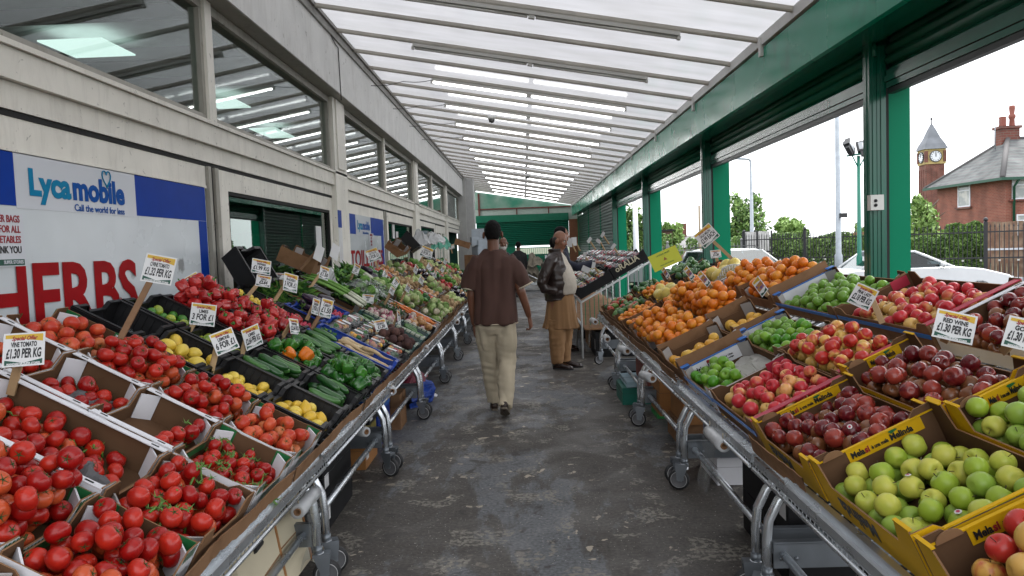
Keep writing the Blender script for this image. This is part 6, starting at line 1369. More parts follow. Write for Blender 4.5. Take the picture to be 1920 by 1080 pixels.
for i, (a, c) in enumerate(zip(yl, yl[1:])): lining(a, c-.03, -.975, .60, .058, f'bent brown cardboard strip along the left front rail, {ORD[i]} from the camera', i)
for i, (a, c) in enumerate(((2.4, 2.97), (4.45, 6.4), (6.45, 8.9))): lining(a, c, .925, .64, .07, f'brown cardboard strip along the right front rail, {ORD[i]} from the camera', i+9, 'R')
# rolls of plastic bags on strings
M_roll = mat('bag_roll', (0.46,0.47,0.48), .3, var=.12, vscale=20, bump=.3, bscale=30); M_str = mat('string', (0.35,0.30,0.22), .9)
def bagroll(u, v, y, ln, lab, side, ang=0.0, sheet=.0, el=0.0):
    x = atY(u, v, y); zr = .58 if side == 'L' else .62
    t = thing('bag_roll', lab, 'bag roll', x, (el, 0, ang), 'rolls of plastic bags tied under the front rails')
    b = MB(); b.lathe([(.014,-ln/2),(.031,-ln/2),(.033,-ln/4),(.032,0),(.034,ln/4),(.031,ln/2),(.014,ln/2),(.014,-ln/2)], 18, M=Matrix.Rotation(pi/2, 4, 'X'), fn=lambda t_, z: 1+.03*sin(t_*3+z*20)); b.build('roll', M_roll, t)
    b = MB(); b.lathe([(.0165,-ln/2-.003),(.0165,ln/2+.003),(.011,ln/2+.003),(.011,-ln/2-.003),(.0165,-ln/2-.003)], 12, M=Matrix.Rotation(pi/2, 4, 'X')); b.build('core', M_card, t)
    b = MB(); up = Euler((el,0,ang)).to_matrix().inverted()
    top = max(.05, zr - x.z)
    for s in (-1, 1): b.tube([Vector((0, s*ln*.44, .03)), Vector((0,s*ln*.44,0)) + up @ Vector((0,0,top))], .003, 5)
    b.build('string', M_str, t)
    if sheet:
        b = MB(); b.grid(lambda p, q: ((-.036 if side == 'R' else .036) + .02*sin(q*5)*q + (.0 if side == 'L' else -.04)*q, (p-.5)*ln*.9*(1-.25*q) - .10*q*q, -.01-sheet*q + .008*sin(p*9+q*4)), 10, 12); b.build('loose_bag', M_film, t)
bagroll(575, 940, 3.12, .26, 'nearest bag roll hanging under the left front rail, trailing a torn bag', 'L', .0, .22); bagroll(668, 806, 4.45, .20, 'short bag roll tilted above the black boxes under the left rail', 'L', .9)
bagroll(733, 730, 5.0, .15, 'fat frayed bag roll hanging by the green peppers', 'L', .3); bagroll(797, 652, 6.9, .2, 'narrow bag roll with loose bag by the second left caster pair', 'L', .2, .2); bagroll(857, 603, 8.6, .22, 'bag roll with long white bag by the walking man', 'L', .1, .45)
bagroll(867, 588, 9.5, .2, 'farthest small bag roll on the left rail', 'L')
bagroll(1343, 822, 3.45, .27, 'largest bag roll under the right rail with a loose bag hanging', 'R', .0, .2); bagroll(1214, 706, 5.15, .18, 'ragged bag roll under the right rail above the orange boxes', 'R', .25, .12); bagroll(1170, 656, 6.15, .18, 'small bag roll behind the arched leg on the right', 'R', .2, .08)
bagroll(1137, 634, 6.9, .17, 'little bag roll near the green basket on the right', 'R'); bagroll(1113, 602, 7.8, .2, 'far bag roll with a twisted white bag on the right', 'R', .1, .3)
# things stored under the trolleys
def carton(x, y, z, w_, l_, h, m, lab, rot=0.0, slot=None, label=None, cat='box', name='cardboard_box', open_=False, tx=None, txm=None):
    t = thing(name, lab, cat, (x, y, z), (0, 0, rot))
    b = MB(); b.box(-w_/2, w_/2, -l_/2, l_/2, 0, h)
    b.build('body', m, t)
    b = MB(); b.box(-w_/2-.002, w_/2+.002, -.002, .002, h-.05, h+.001); b.box(-w_/2-.0025,w_/2+.0025,-l_/2-.0025,l_/2+.0025,h*.66,h*.665); b.box(-.0015,.0015,-l_/2-.002,l_/2+.002,.0,h+.0008); b.build('seam', mat('seam_dark', (0.03,0.028,0.025), .8) if m is not M_cardk else mat('seam_grey', (0.05,0.05,0.05), .5), t)
    if slot:
        for s in (-1, 1):
            b = MB(); b.lathe([(0,.0),(.016,.0),(.016,.002),(0,.002)], 10, M=Matrix.Translation((s*(w_/2), 0, h*.7)) @ Matrix.Rotation(pi/2,4,'Y') @ Matrix.Diagonal((1,1.8,1,1))); b.build('hand_hole', slot, t)
        b = MB(); b.lathe([(0,.0),(.014,.0),(.014,.002),(0,.002)], 10, M=Matrix.Translation((w_*.1, -l_/2, h*.6)) @ Matrix.Rotation(pi/2,4,'X') @ Matrix.Diagonal((.7,2,1,1))); b.build('hand_hole', slot, t)
    if label:
        s = label; b = MB(); b.box(s*(w_/2+.0005), s*(w_/2+.0015), -l_/2+.03, -l_/2+.11, h*.3, h*.7) if s > 0 else b.box(-(w_/2+.0015), -(w_/2+.0005), -l_/2+.03, -l_/2+.11, h*.3, h*.7); b.build('paper_label', M_paper, t)
    if tx:
        me = text_mesh(tx, h*.28, txm or M_ink, .001, 0, 'CENTER'); o = link('lettering', me, t); o.matrix_basis = basis((1,0,0),(0,0,1),(0,-1,0),(0,-l_/2-.003,h*.55))
    return t
M_orslot = mat('orange_inside', (0.45,0.16,0.02), .7); M_ply = mat('plywood_cream', (0.52,0.46,0.33), .7, var=.1, vscale=4); M_orbox = mat('orange_box', (0.30,0.13,0.035), .7, var=.15)
for k in range(3): carton(-1.33, 4.12, .0 + k*.185, .40, .62, .18, M_cardk, f'black box under the left stall, {["bottom", "middle", "top"][k]} of its stack', label=1)
for k in range(2): carton(1.40, 3.42, .0 + k*.215, .58, .66, .21, M_cardk, f'black box with orange hand holes, {["bottom", "top"][k]} of the right hand stack', slot=M_orslot, label=-1)
carton(1.5, 3.45, .43, .5, .5, .20, M_cardk, 'black box on top of the two with orange hand holes', slot=M_orslot)
carton(-1.35, 5.15, 0, .38, .4, .2, M_orbox, 'orange box under the left stall behind the arched legs', label=1); carton(-1.35, 5.15, .202, .38, .4, .1, mat('olive_box', (0.22,0.18,0.03), .6), 'olive yellow box on the orange one', tx=None); carton(-1.33, 5.2, .304, .4, .42, .07, M_cardk, 'flat black box with red band above the olive one', label=1)
carton(-1.36, 5.75, 0, .36, .5, .26, M_pbl, 'dark blue crate at floor level under the left stall', cat='crate', name='stacked_crate'); carton(-1.36, 5.72, .265, .38, .5, .14, mat('mid_blue', (0.02,0.12,0.42), .4), 'bright blue ribbed crate stacked under the green peppers', cat='crate', name='stacked_crate')
carton(-1.18, 6.2, 0, .16, .3, .3, M_card, 'narrow brown box beside the blue crates on the floor')
for (yb, x, rz, w_, lab) in ((2.72, -1.03, .05, .44, 'cream plywood crate end with a hand slot leaning under the left rail'), (3.10, -1.05, -.03, .34, 'second cream plywood crate end beside the bag roll')):
    t = thing('plywood_crate', lab, 'crate', (x, yb, .10), (0, radians(-9), rz)); b = MB(); b.box(-.30, 0, -w_/2, w_/2, .0, .36); b.box(-.302,.002,-w_/2-.001,w_/2+.001,.17,.176,1); b.build('box', [M_ply, M_card], t); b = MB(); b.tube([(.002,-.04,.30),(.002,.04,.30)], .014, 8); b.build('hand_slot', M_black, t)
    b = MB(); b.box(-.012,.003,w_/2+.001,w_/2+.02,0,.36); b.build('corner_batten', M_orbox, t)
carton(-1.35, 2.35, .0, .5, .7, .09, M_card, 'flat brown box on the floor below the nearest left tray'); fill(Matrix.Translation((-1.3, 2.3, .09)), .45, .6, 'lemon', 14, 'lemon in the flat box on the floor under the left stall', random.Random(3), near=False, orient='side')
carton(1.36, 4.62, .0, .42, .42, .17, M_cardw, 'white box on the floor behind the arched leg on the right'); carton(1.40, 4.62, .172, .46, .42, .20, mat('lilac_box', (0.30,0.30,0.38), .6), 'lilac grey box holding pink apples under the right stall'); fill(Matrix.Translation((1.40, 4.62, .34)), .44, .40, 'pinkapple', 12, 'pink apple in the lilac grey box under the right stall', random.Random(5), near=False)
carton(1.30, 5.42, .02, .42, .46, .17, M_card, 'torn brown box on the floor by the crossbar'); carton(1.32, 5.38, .195, .42, .46, .24, M_orbox, 'orange net pattern box with green lettering under the right stall', tx='NATURE', txm=mat('teal_print', (0.01,0.13,0.10), .5)); carton(1.25, 5.95, .12, .40, .4, .28, M_orbox, 'orange brown box next to the satsuma trays underneath', tx='Maroc')
carton(1.32, 6.75, .2, .5, .7, .22, mat('dull_red_box', (0.20,0.05,0.035), .7, var=.2), 'dull red box on the shelf under the right stall'); carton(1.25, 8.0, .0, .5, .6, .16, M_cardk, 'black box of red fruit low under the far right stall', tx='ORA', txm=M_paper)
carton(1.05, 6.95, .0, .34, .45, .16, mat('green_basket', (0.005,0.12,0.085), .4), 'deep green basket on the floor under the right stall', cat='basket', name='basket'); carton(1.25, 6.3, 0, .3, .3, .07, mat('lime_tray', (0.02,0.25,0.05), .5), 'bright green tray on the floor behind the right caster', cat='tray', name='floor_tray')
carton(1.12, 6.95, .17, .4, .5, .05, mat('pale_blue_lid', (0.30,0.42,0.48), .5), 'pale blue grey tray resting on the green basket', cat='tray', name='floor_tray')
crumple('net_sack', Matrix.Translation((-1.15, 7.15, .10)) @ Matrix.Rotation(radians(70), 4, 'Y'), .4, .6, .2, mat('blue_net', (0.01,0.05,0.30), .5, var=.5, vscale=40), 'blue net sack of red onions under the left stall', 'sack', 15, .4)
crumple('net_sack', Matrix.Translation((-1.22, 7.0, .25)), .4, .6, .16, mat('red_net', (0.16,0.01,0.03), .6, var=.5, vscale=40), 'crimson net sack under the blue one', 'sack', 18, .4)
for i, (u, v, s, m, lab) in enumerate(((815, 742, .06, M_cardw, 'torn white card scrap by the left caster'), (805, 746, .045, M_leafl, 'pale lettuce leaf dropped by the left caster'), (1430, 1075, .04, M_tissue, 'small dark scrap at the foot of the picture'), (1005, 528, .12, M_bag, 'pale litter lying near the far shutter'), (858, 668, .07, M_cardr, 'red and white scrap by the far left caster'))):
    crumple('litter', Matrix.Translation(atZ(u, v, .004)), s, s*1.4, s*.35, m, lab, 'litter', i+40, 1.0, 7)
# ================================================================== PRICE CARDS
M_wood = mat('raw_wood', (0.40,0.27,0.14), .75, var=.15, vscale=12, bump=.15)
M_wood2 = mat('brown_wood', (0.22,0.12,0.06), .75, var=.2, vscale=12, bump=.15)
_CARD = {}
def card_mesh(title, price, w_, h, detail=True, picture=False, plain=False):
    key = (title, price, w_, h, picture, plain)
    if key in _CARD: return _CARD[key]
    b = MB(); b.box(-w_/2, w_/2, -h/2, h/2, -.0015, .0005, 0)
    if not plain:
        ar = [(-w_/2+.006, h/2-.006)] + [(w_/2-.006, h/2-.006), (w_/2-.006, h/2-h*.28)] + [(w_/2-.006-(w_-.012)*k/8, h/2-h*.28+h*.12*sin(pi*min(1,k/8*.5+.0)) + 0*k) for k in range(1, 9)]
        b.add([(x, y, .0009) for x, y in ar], [tuple(range(len(ar)))[::-1]], 1)
        gr = [(-w_/2+.006, -h/2+.006), (w_/2-.006, -h/2+.006)] + [(w_/2-.006-(w_-.012)*k/8, -h/2+h*.10+h*.10*abs(k/4-1)) for k in range(9)]
        b.add([(x, y, .0009) for x, y in gr], [tuple(range(len(gr)))], 2)
    if picture: b.add([(-w_*.42,-h*.2,.0011),(w_*.42,-h*.2,.0011),(w_*.42,h*.2,.0011),(-w_*.42,h*.2,.0011)], [(0,1,2,3)], 3)
    me = b.mesh('card', [M_paper, M_yel, M_gband, mat('fruit_picture', (0.55,0.25,0.05), .5, var=.8, vscale=25, col2=(0.10,0.05,0.16), c2scale=30)])
    L = MB()
    def add(s, size, m, x, y, W, shear=0, bold=.0006):
        tm = text_mesh(s, size, MATS['black_ink'], bold, shear, 'CENTER', .0002); xs = [v.co.x for v in tm.vertices]; k = min(.8, W/(max(xs)-min(xs)))
        addmesh(L, tm, Matrix.Translation((x, y, .0013)) @ Matrix.Diagonal((k, 1, 1, 1)), m)
    if not plain and not picture:
        add('Special Offer', h*.17, 1, 0, h*.33, w_*.62, .35)
        add(title, h*.20, 0, 0, h*.14, w_*.62, 0, .0009); add(price, h*.38, 0, 0, -h*.13, w_*.84, .1, .0016); add('MANCHESTER SUPER STORES', h*.075, 2, 0, -h*.425, w_*.8, 0, .0004)
    lm = L.mesh('lettering', [M_ink, M_redink, M_paper]) if L.v else None
    _CARD[key] = (me, lm); return _CARD[key]
def pcard(u, v, y, wpx, hpx, yaw, roll, pitch, title, price, lab, foot=None, wood=None, **k):
    """card whose centre lies on the ray through the photo point, y metres away"""
    p = atY(u, v, y); sc = .82*y/FPX; yaw = yaw*1.25 + 9*sin(u*1.7); roll = roll*1.25 + 5*sin(v*2.3); pitch = pitch + 6*sin(u*.9); w_ = round(wpx*sc, 2); h = round(hpx*sc, 2)
    M = Matrix.Translation(p) @ Matrix.Rotation(radians(yaw), 4, 'Z') @ Matrix.Rotation(pi/2 - radians(pitch), 4, 'X') @ Matrix.Rotation(-radians(roll), 4, 'Z')
    t = thing('price_card', lab, 'price card', M=M)
    me, lm = card_mesh(title, price, w_, h, **k); link('card', me, t)
    if lm: link('lettering', lm, t)
    ft = atY(*foot) if foot else p + Vector((.0, .05, -.22))
    a = M.inverted() @ ft; top = Vector((0, h*.40, -.008)); a = Vector((a.x, a.y, min(a.z, -.008)))
    d = (top-a); L_ = d.length; q = d.to_track_quat('Y', 'Z').to_matrix().to_4x4()
    b = MB(); b.box(-.013, .013, 0, L_, -.006, .006); o = b.build('stake', wood or M_wood, t); o.matrix_basis = Matrix.Translation(a) @ q
    return t
pcard(45, 655, 2.38, 86, 80, 12, 4, 25, 'VINE TOMATO', '£1.30 PER KG', 'price card reading vine tomato £1.30 per kg at the left edge', (20, 740, 2.42))
pcard(298, 505, 3.25, 68, 66, 20, 14, 18, 'C/VINE TOMATO', '£1.32 PER KG', 'price card on a tall wooden stake in front of the HERBS sign', (185, 672, 2.95), M_wood2)
pcard(355, 527, 4.6, 60, 26, 30, -22, 40, 'PEPPERS', '£1.99', 'price card lying flat on the far red peppers below the sign')
pcard(381, 590, 3.9, 54, 52, 25, 10, 10, 'LIMES', '3 FOR £1', 'limes price card standing in the black crates', (352, 625, 3.85))
pcard(421, 640, 3.5, 62, 54, 48, -14, 8, 'LEMONS', '6 FOR £1', 'lemons price card in the large lemon crate', (395, 700, 3.45))
pcard(473, 632, 3.95, 52, 52, 50, -14, 8, 'LIMES', '£2.64 PER KG', 'price card between the limes and the cucumbers', (452, 668, 3.9))
pcard(490, 500, 5.3, 42, 34, 35, 10, 10, 'PEPPERS', '£1.99 KG', 'price card clipped to the black crate below the first window', (485, 520, 5.3))
pcard(494, 527, 5.0, 34, 26, 30, 12, 10, 'CHILLI', '£2.64', 'small price card on a long bare stake by the red peppers', (455, 583, 4.6))
pcard(545, 530, 5.4, 38, 42, 40, 14, 10, 'RADISH', '3 FOR £1', 'price card standing in the blue crate of radishes', (512, 568, 5.3)); pcard(524, 518, 5.9, 34, 18, 10, 8, 30, 'BEANS', '£1', 'small yellow topped card behind the radish one')
pcard(552, 612, 4.55, 36, 36, 55, 8, 10, 'PEPPERS', '£2.64 KG', 'price card by the folded cardboard above the cucumbers', (525, 640, 4.5)); pcard(592, 575, 4.95, 28, 36, 50, 14, 5, 'RADISH', '2 FOR £1', 'narrow price card pointing up by the aubergines', (575, 600, 4.95)); pcard(612, 578, 5.05, 32, 42, 45, 16, 5, 'CARROT', '£1.50', 'price card leaning on a brown stake over the blue crate', (585, 618, 4.95), M_wood2)
pcard(598, 475, 6.6, 30, 36, 60, 20, 0, 'LEEKS', '2 FOR £1', 'blank backed card on the tallest dark stake near the first window', (563, 505, 6.5), M_wood2, plain=True); pcard(628, 472, 7.2, 32, 34, 60, 24, 0, 'X', 'X', 'pale blank card on a brown stake by the pillar', (610, 500, 7.1), M_wood2, plain=True)
pcard(608, 512, 6.5, 26, 30, 42, 14, 5, 'LEEKS', '£1.50', 'price card on a stake in front of the leeks', (578, 548, 6.3)); pcard(690, 560, 6.7, 26, 20, 10, 6, 20, 'GARLIC', '£1', 'small framed card on the green crates', (672, 575, 6.7))
pcard(714, 610, 6.05, 30, 26, 20, -10, 15, 'LOOSE BEETROOT', '£1.30', 'price card by the beetroots', (705, 630, 6.0)); pcard(748, 595, 6.4, 18, 34, 60, 20, 5, 'ONIONS', '£1', 'narrow tilted price card by the spring greens', (735, 620, 6.4))
pcard(700, 478, 9.0, 30, 30, 15, -14, 10, 'LETTUCE', '2 FOR £1', 'price card in front of the TOILETRIES lettering', (712, 500, 8.9))
pcard(800, 473, 11.5, 30, 24, 25, 14, 5, 'CORIANDER', '3 FOR £1', 'large price card on a board near the end of the left stall', (790, 490, 11.4)); pcard(845, 463, 16, 18, 10, 5, -8, 5, 'SPICE', '£1', 'small white card near the dark doorway', (848, 475, 16))
for i, (u, v, y, w_) in enumerate(((668, 505, 7.6, 20), (735, 545, 7.4, 16), (742, 530, 8.4, 18), (765, 540, 7.9, 16), (722, 515, 9.2, 18), (780, 505, 10.5, 16), (758, 500, 11.0, 15), (790, 525, 9.8, 15), (805, 500, 12.4, 14), (815, 515, 11.5, 13), (830, 505, 13.5, 12), (835, 490, 15, 11), (845, 520, 13, 10))):
    pcard(u, v, y, w_, w_*1.15, 50, 22 + (i*37) % 15, 0, ['CELERY', 'KALE', 'CABBAGE', 'SPINACH'][i % 4], ['£1', '2 FOR £1'][i % 2], f'small tilted price card among the left greens, {ORD[i]} from the camera', (u-14, v+26, y))
# right hand cards
pcard(1790, 612, 2.45, 78, 72, -22, 12, 28, 'RED WINE', '£1.30 PER KG', 'price card reading red £1.30 between the dark red apples', (1770, 640, 2.6))
pcard(1925, 628, 2.2, 84, 78, -18, 14, 28, 'GOLDEN', '£1.30 PER KG', 'golden apples price card cut by the right edge', (1880, 660, 2.4))
pcard(1618, 556, 3.55, 52, 50, -25, 20, 22, 'PINK LADY', '£2.18 PER KG', 'price card reading £2.18 stuck in the striped pink apples', (1645, 600, 3.4))
pcard(1325, 442, 5.9, 46, 38, -8, -28, 0, 'GALIA MELON', '£3.99 EACH', 'price card reading £3.99 each held high above the melons', (1372, 485, 5.9))
pcard(1342, 476, 6.4, 24, 18, -10, -8, 10, 'JUICY', '£1.20', 'low price card beneath the £3.99 one', (1345, 490, 6.4))
pcard(1425, 537, 4.9, 24, 52, -50, -40, 10, 'X', 'X', 'tall fruit picture card leaning over the right hand oranges', (1440, 555, 4.9), picture=True)
pcard(1320, 523, 5.6, 16, 44, -50, -42, 10, 'X', 'X', 'orange picture card leaning between the orange heaps', (1335, 540, 5.6), picture=True); pcard(1292, 512, 6.0, 14, 38, -40, -40, 10, 'X', 'X', 'narrow picture board left of the orange picture card', (1300, 530, 6.0), picture=True); pcard(1248, 512, 6.9, 12, 28, -40, -38, 10, 'X', 'X', 'dark topped picture card beside the yellow board', (1256, 525, 6.9), picture=True)
yb = thing('warning_board', 'bright yellow card lid with a small printed triangle standing on the right stall', 'board', M=Matrix.Translation(atY(1247, 485, 7.3)) @ Matrix.Rotation(radians(-14), 4, 'Z') @ Matrix.Rotation(radians(70), 4, 'X') @ Matrix.Rotation(radians(24), 4, 'Z'))
b = MB(); b.box(-.15, .15, -.09, .09, -.002, .002); b.build('board', mat('acid_yellow', (0.50,0.52,0.03), .5), yb); b = MB(); b.prism([(-.02,-.015,.0022),(.02,-.015,.0022),(0,.022,.0022)], (0,0,.001)); b.build('triangle_mark', M_orbox, yb)
link('lettering', text_mesh('UNIQUE FRUIT', .022, M_patch, .0003), yb, Matrix.Translation((.0,.055,.003))); link('lettering', text_mesh('PRODUCE OF SPAIN', .016, M_patch, .0003), yb, Matrix.Translation((.0,-.055,.003)))
for i, (u, v, y, rl) in enumerate(((1113, 497, 9.8, -60), (1096, 478, 11, -62), (1122, 452, 13.5, 30), (1105, 450, 14, -35), (1130, 440, 12.5, -38), (1150, 462, 11.2, -40), (1068, 455, 15, 4), (1076, 453, 15.2, 2), (1098, 505, 9.9, -50))):
    pcard(u, v, y, 14, 20 if i > 5 else 8, -30, rl, 0, 'X', 'X', f'small white tag on a thin stake over the punnet stand, {ORD[i]} of that row', (u+12, v+18, y), plain=True)

for i, (y, h) in enumerate(((10.0, .34), (10.9, .28), (12.0, .36), (13.2, .3), (14.4, .32))): carton(1.22, y, .0, .6, .7, h, M_cardk if i % 2 == 0 else M_card, f'{"black" if i % 2 == 0 else "brown"} box on the floor under the punnet stand, {ORD[i]} from the camera', label=-1)
# ================================================================== OUTSIDE: cars, fence, house, clock tower, trees, poles
GZ = -0.22
def bpoint(u, y): p = atY(u, 440, y); return Vector((p.x, y, GZ))
M_cartw = mat('white_car_paint', (0.62,0.63,0.64), .18, coat=.6, var=.03); M_cars = mat('silver_car_paint', (0.42,0.43,0.43), .22, metal=.3, coat=.6)
M_cg = glass_mat('car_glass', (0.25,0.31,0.34), base=.0); M_tyre = mat('car_tyre', (0.02,0.02,0.02), .8); M_alloy = mat('alloy', (0.4,0.4,0.4), .35, metal=.8); M_bumper = mat('dark_trim', (0.02,0.02,0.022), .5)
def car(x, y, rz, paint, lab, L_=4.3, W=1.74, H=1.42, estate=False, rack=False):
    t = thing('parked_car', lab, 'car', (x, y, GZ), (0, 0, rz), 'cars parked outside the market')
    # side profile (x forward), front at +x
    h = L_/2
    lower = [(-h,.35),(-h+.03,.62),(-h+.06,.86),(-h+.45,.92)] if not estate else [(-h,.35),(-h+.02,.62),(-h+.05,.9),(-h+.12,.95)]
    belt = lower + [(h-1.35,.95),(h-.75,.88),(h-.18,.72),(h-.02,.55),(h,.35)]
    b = MB(); n = len(belt)
    def wv(z): return W/2*(1 - .10*max(0, (.55-z))*1.2 - .02)
    def sect(pts, k0, k1): pass
    # body: lofted between three width stations so the flanks are curved
    ws = [(-1, .86), (-.97, 1.0)]
    V = []; F = []
    st = [(-W/2, .985), (-W/2*.96, 1.0), (0, 1.012), (W/2*.96, 1.0), (W/2, .985)]
    poly = [(-h,.22)] + belt + [(h,.22)]
    for (yy, k) in st:
        for (px, pz) in poly: V.append((px*(.985 if abs(yy) > W/2*.97 else 1), yy, .22 + (pz-.22)*(.97 if abs(yy) > W/2*.97 else k)))
    m_ = len(poly)
    for i in range(len(st)-1):
        for j in range(m_): F.append((i*m_+j, i*m_+(j+1) % m_, (i+1)*m_+(j+1) % m_, (i+1)*m_+j))
    F += [tuple(range(m_))[::-1], tuple(range((len(st)-1)*m_, len(st)*m_))]
    b.add(V, F, 0)
    b.build('body', paint, t)
    r0, r1 = (-h+.55, h-1.35) if not estate else (-h+.10, h-1.35)
    a0, a1 = (-h+1.05, h-2.15) if not estate else (-h+.35, h-2.10)
    b = MB(); z0, z1 = .93, H
    rw, bw_ = W/2*.78, W/2*.93
    roofz = [(a0,H-.06),(a0+.25,H),(a1-.2,H),(a1,H-.05)]
    b.add([(px, s*rw, pz-.03) for s in (-1, 1) for px, pz in roofz] + [(px, s*rw*.6, pz+.0) for s in (-1, 1) for px, pz in roofz], [(0,1,5+8-8+0,4)] if False else [(0,4+4,9,1)[0:0] or (0,1,9,8),(1,2,10,9),(2,3,11,10),(8,9,13,12),(9,10,14,13),(10,11,15,14),(12,13,5,4),(13,14,6,5),(14,15,7,6)], 0, True)
    for s in (-1, 1):   # pillars
        for (p0, p1) in (((r0,z0),(a0,H-.07)), ((r1,z0),(a1,H-.07)), (((r0+r1)/2-.1,z0),((a0+a1)/2-.05,H-.05))):
            b.tube([(p0[0], s*bw_, p0[1]), (p1[0], s*rw*1.02, p1[1])], .035, 6)
        b.tube([(a0, s*rw*1.01, H-.07), (a1, s*rw*1.01, H-.07)], .03, 6)
    b.build('roof', paint, t)
    b = MB()
    for s in (-1, 1): b.add([(r0,s*bw_*.99,z0-.02),(r1,s*bw_*.99,z0-.02),(a1,s*rw,H-.06),(a0,s*rw,H-.06)], [(0,1,2,3)])
    b.add([(r1,-bw_,z0-.02),(r1,bw_,z0-.02),(a1,rw,H-.05),(a1,-rw,H-.05)], [(0,1,2,3)]); b.add([(r0,-bw_,z0-.02),(r0,bw_,z0-.02),(a0,rw,H-.05),(a0,-rw,H-.05)], [(0,1,2,3)])
    b.build('window', M_cg, t)
    b = MB(); b.box(-h+.9, h-1.6, -W/2+.2, W/2-.2, .5, 1.0); 
    for s in (-1, 1): b.box(-.1,.12,s*.38-.22,s*.38+.22,.9,1.22)
    b.build('seats', mat('car_interior', (0.03,0.03,0.033), .8), t)
    for sx in (-1, 1):
        for s in (-1, 1):
            Mw = Matrix.Translation((sx*(h-.82), s*(W/2-.10), .31)) @ Matrix.Rotation(pi/2, 4, 'X'); q = MB(); q.lathe([(.20,-.1),(.30,-.1),(.315,-.06),(.315,.06),(.30,.1),(.20,.1)], 22, M=Mw); wh = q.build('wheel', M_tyre, t); q = MB(); q.lathe([(0,-.08),(.2,-.09),(.2,.09),(0,.08)], 14, M=Mw); q.build('rim', M_alloy, wh)
    for s in (-1, 1):
        b = MB(); ball(b, (r1-.28, s*(bw_+.12), 1.0), (.05,.10,.07)); b.build('mirror', paint, t)
        b = MB(); b.box(h-.28, h-.03, s*(W/2-.32)-.17, s*(W/2-.32)+.17, .56, .68); b.build('headlight', mat('lamp_glass', (0.6,0.62,0.62), .1), t)
        b = MB(); b.box(-h-.005, -h+.1, s*(W/2-.22)-.12, s*(W/2-.22)+.12, .62, .80); b.build('tail_light', mat('tail_red', (0.35,0.01,0.01), .2), t)
    b = MB(); b.box(h-.02, h+.02, -.45, .45, .30, .42); b.box(-h+.3,h-.3,-W/2-.003,W/2+.003,.22,.26); b.tube([(r1+.03,-.1,z0),(a1+.25,.55,z0+.10)], .012, 5); b.build('trim', M_bumper, t)
    if rack:
        b = MB()
        for s in (-1, 1): b.tube([(a0+.1, s*rw*.9, H), (a0+.2, s*rw*.9, H+.07), (a1-.2, s*rw*.9, H+.07), (a1-.05, s*rw*.9, H-.02)], .016, 6)
        b.build('roof_rail', M_bumper, t)
    return t
c1 = bpoint(1700, 15.5); car(c1.x + 1.15, 17.5, radians(-6), M_cartw, 'white saloon car parked behind the nearest green post', L_=3.9, H=1.38)
c2 = bpoint(1415, 19.5); car(c2.x + .25, 21.5, radians(-68), M_cars, 'pale silver estate car with roof rails parked beyond the oranges', estate=True, rack=True, H=1.46)
# far small cars glimpsed past the posts
c3 = bpoint(1290, 24); car(c3.x - .6, 28, radians(-60), M_cartw, 'white car partly hidden behind the far green post', H=1.40)
# poles
M_pole = mat('galvanised_pole', (0.30,0.33,0.36), .5, metal=.4, var=.15); M_pgreen = mat('pole_green', (0.01,0.15,0.10), .5); M_lampbk = mat('floodlight_black', (0.012,0.012,0.013), .5)
def pole(u, y, ztop_v, r, m, lab, name='lamp_post', arm=None):
    base = bpoint(u, y); top = atY(u, ztop_v, y).z; H = top - GZ
    t = thing(name, lab, 'pole', base); b = MB(); b.tube([(0,0,0),(0,0,1.2),(0,0,1.25),(0,0,H)], [r*1.35,r*1.35,r,r*.75], 12); b.build('shaft', m, t)
    if arm:
        b = MB(); b.tube([(0,0,H-.02),(-.1,0,H+.1),(-arm,0,H+.14)], r*.6, 8); b.build('arm', m, t); b = MB(); b.box(-arm-.45, -arm+.05, -.09, .09, H+.10, H+.18); b.build('lamp_head', m, t)
    return t, H
pole(1572, 20, 90, .075, M_pole, 'tall plain galvanised pole standing left of the floodlights'); 
b = MB(); b.box(-.02,.16,-.06,.06,0,.12); kb = b.build('camera_box', M_lampbk, loc=atY(1576, 408, 19.9)); tag(kb, 'little dark box fixed on the tall galvanised pole', 'box')
pole(1410, 34, 302, .09, M_pole, 'thin street lamp with one arm above the silver car', 'street_lamp', .6)
pole(1192, 30, 350, .12, mat('white_pole', (0.6,0.62,0.65), .5), 'white pole seen between the far green posts')
pole(1312, 26, 385, .05, mat('brown_pole', (0.25,0.2,0.14), .8), 'short bare wooden pole left of the third green post')
t, H = pole(1611, 17.5, 292, .05, M_pgreen, 'green floodlight pole with two black lamps right of the tall pole', 'floodlight_pole')
b = MB(); b.tube([(-.30,-.05,H),(.28,-.05,H+.06)], .025, 6); b.tube([(0,0,H-.30),(-.17,-.05,H)], .016, 6); b.tube([(0,0,H-.30),(.17,-.05,H+.04)], .016, 6); b.build('cross_arm', M_pgreen, t)
for (dx, tz, yw) in ((-.22, .9, .5), (.12, -.15, -.3)):
    M = Matrix.Translation((dx, -.05, H+.22)) @ Euler((-.45, tz, yw)).to_matrix().to_4x4()
    b = MB(); b.box(-.17,.17,-.05,.07,-.13,.13,0,M); b.box(-.15,.15,.07,.11,-.06,.08,0,M); b.box(-.13,.13,-.055,-.051,-.09,.10,1,M); b.box(-.05,.05,-.057,-.0555,-.05,.06,2,M); b.box(-.12,.12,-.04,.04,-.26,-.135,0,M); b.build('floodlight', [M_lampbk, mat('lamp_reflector', (0.35,0.37,0.38), .3), M_signw2], t)
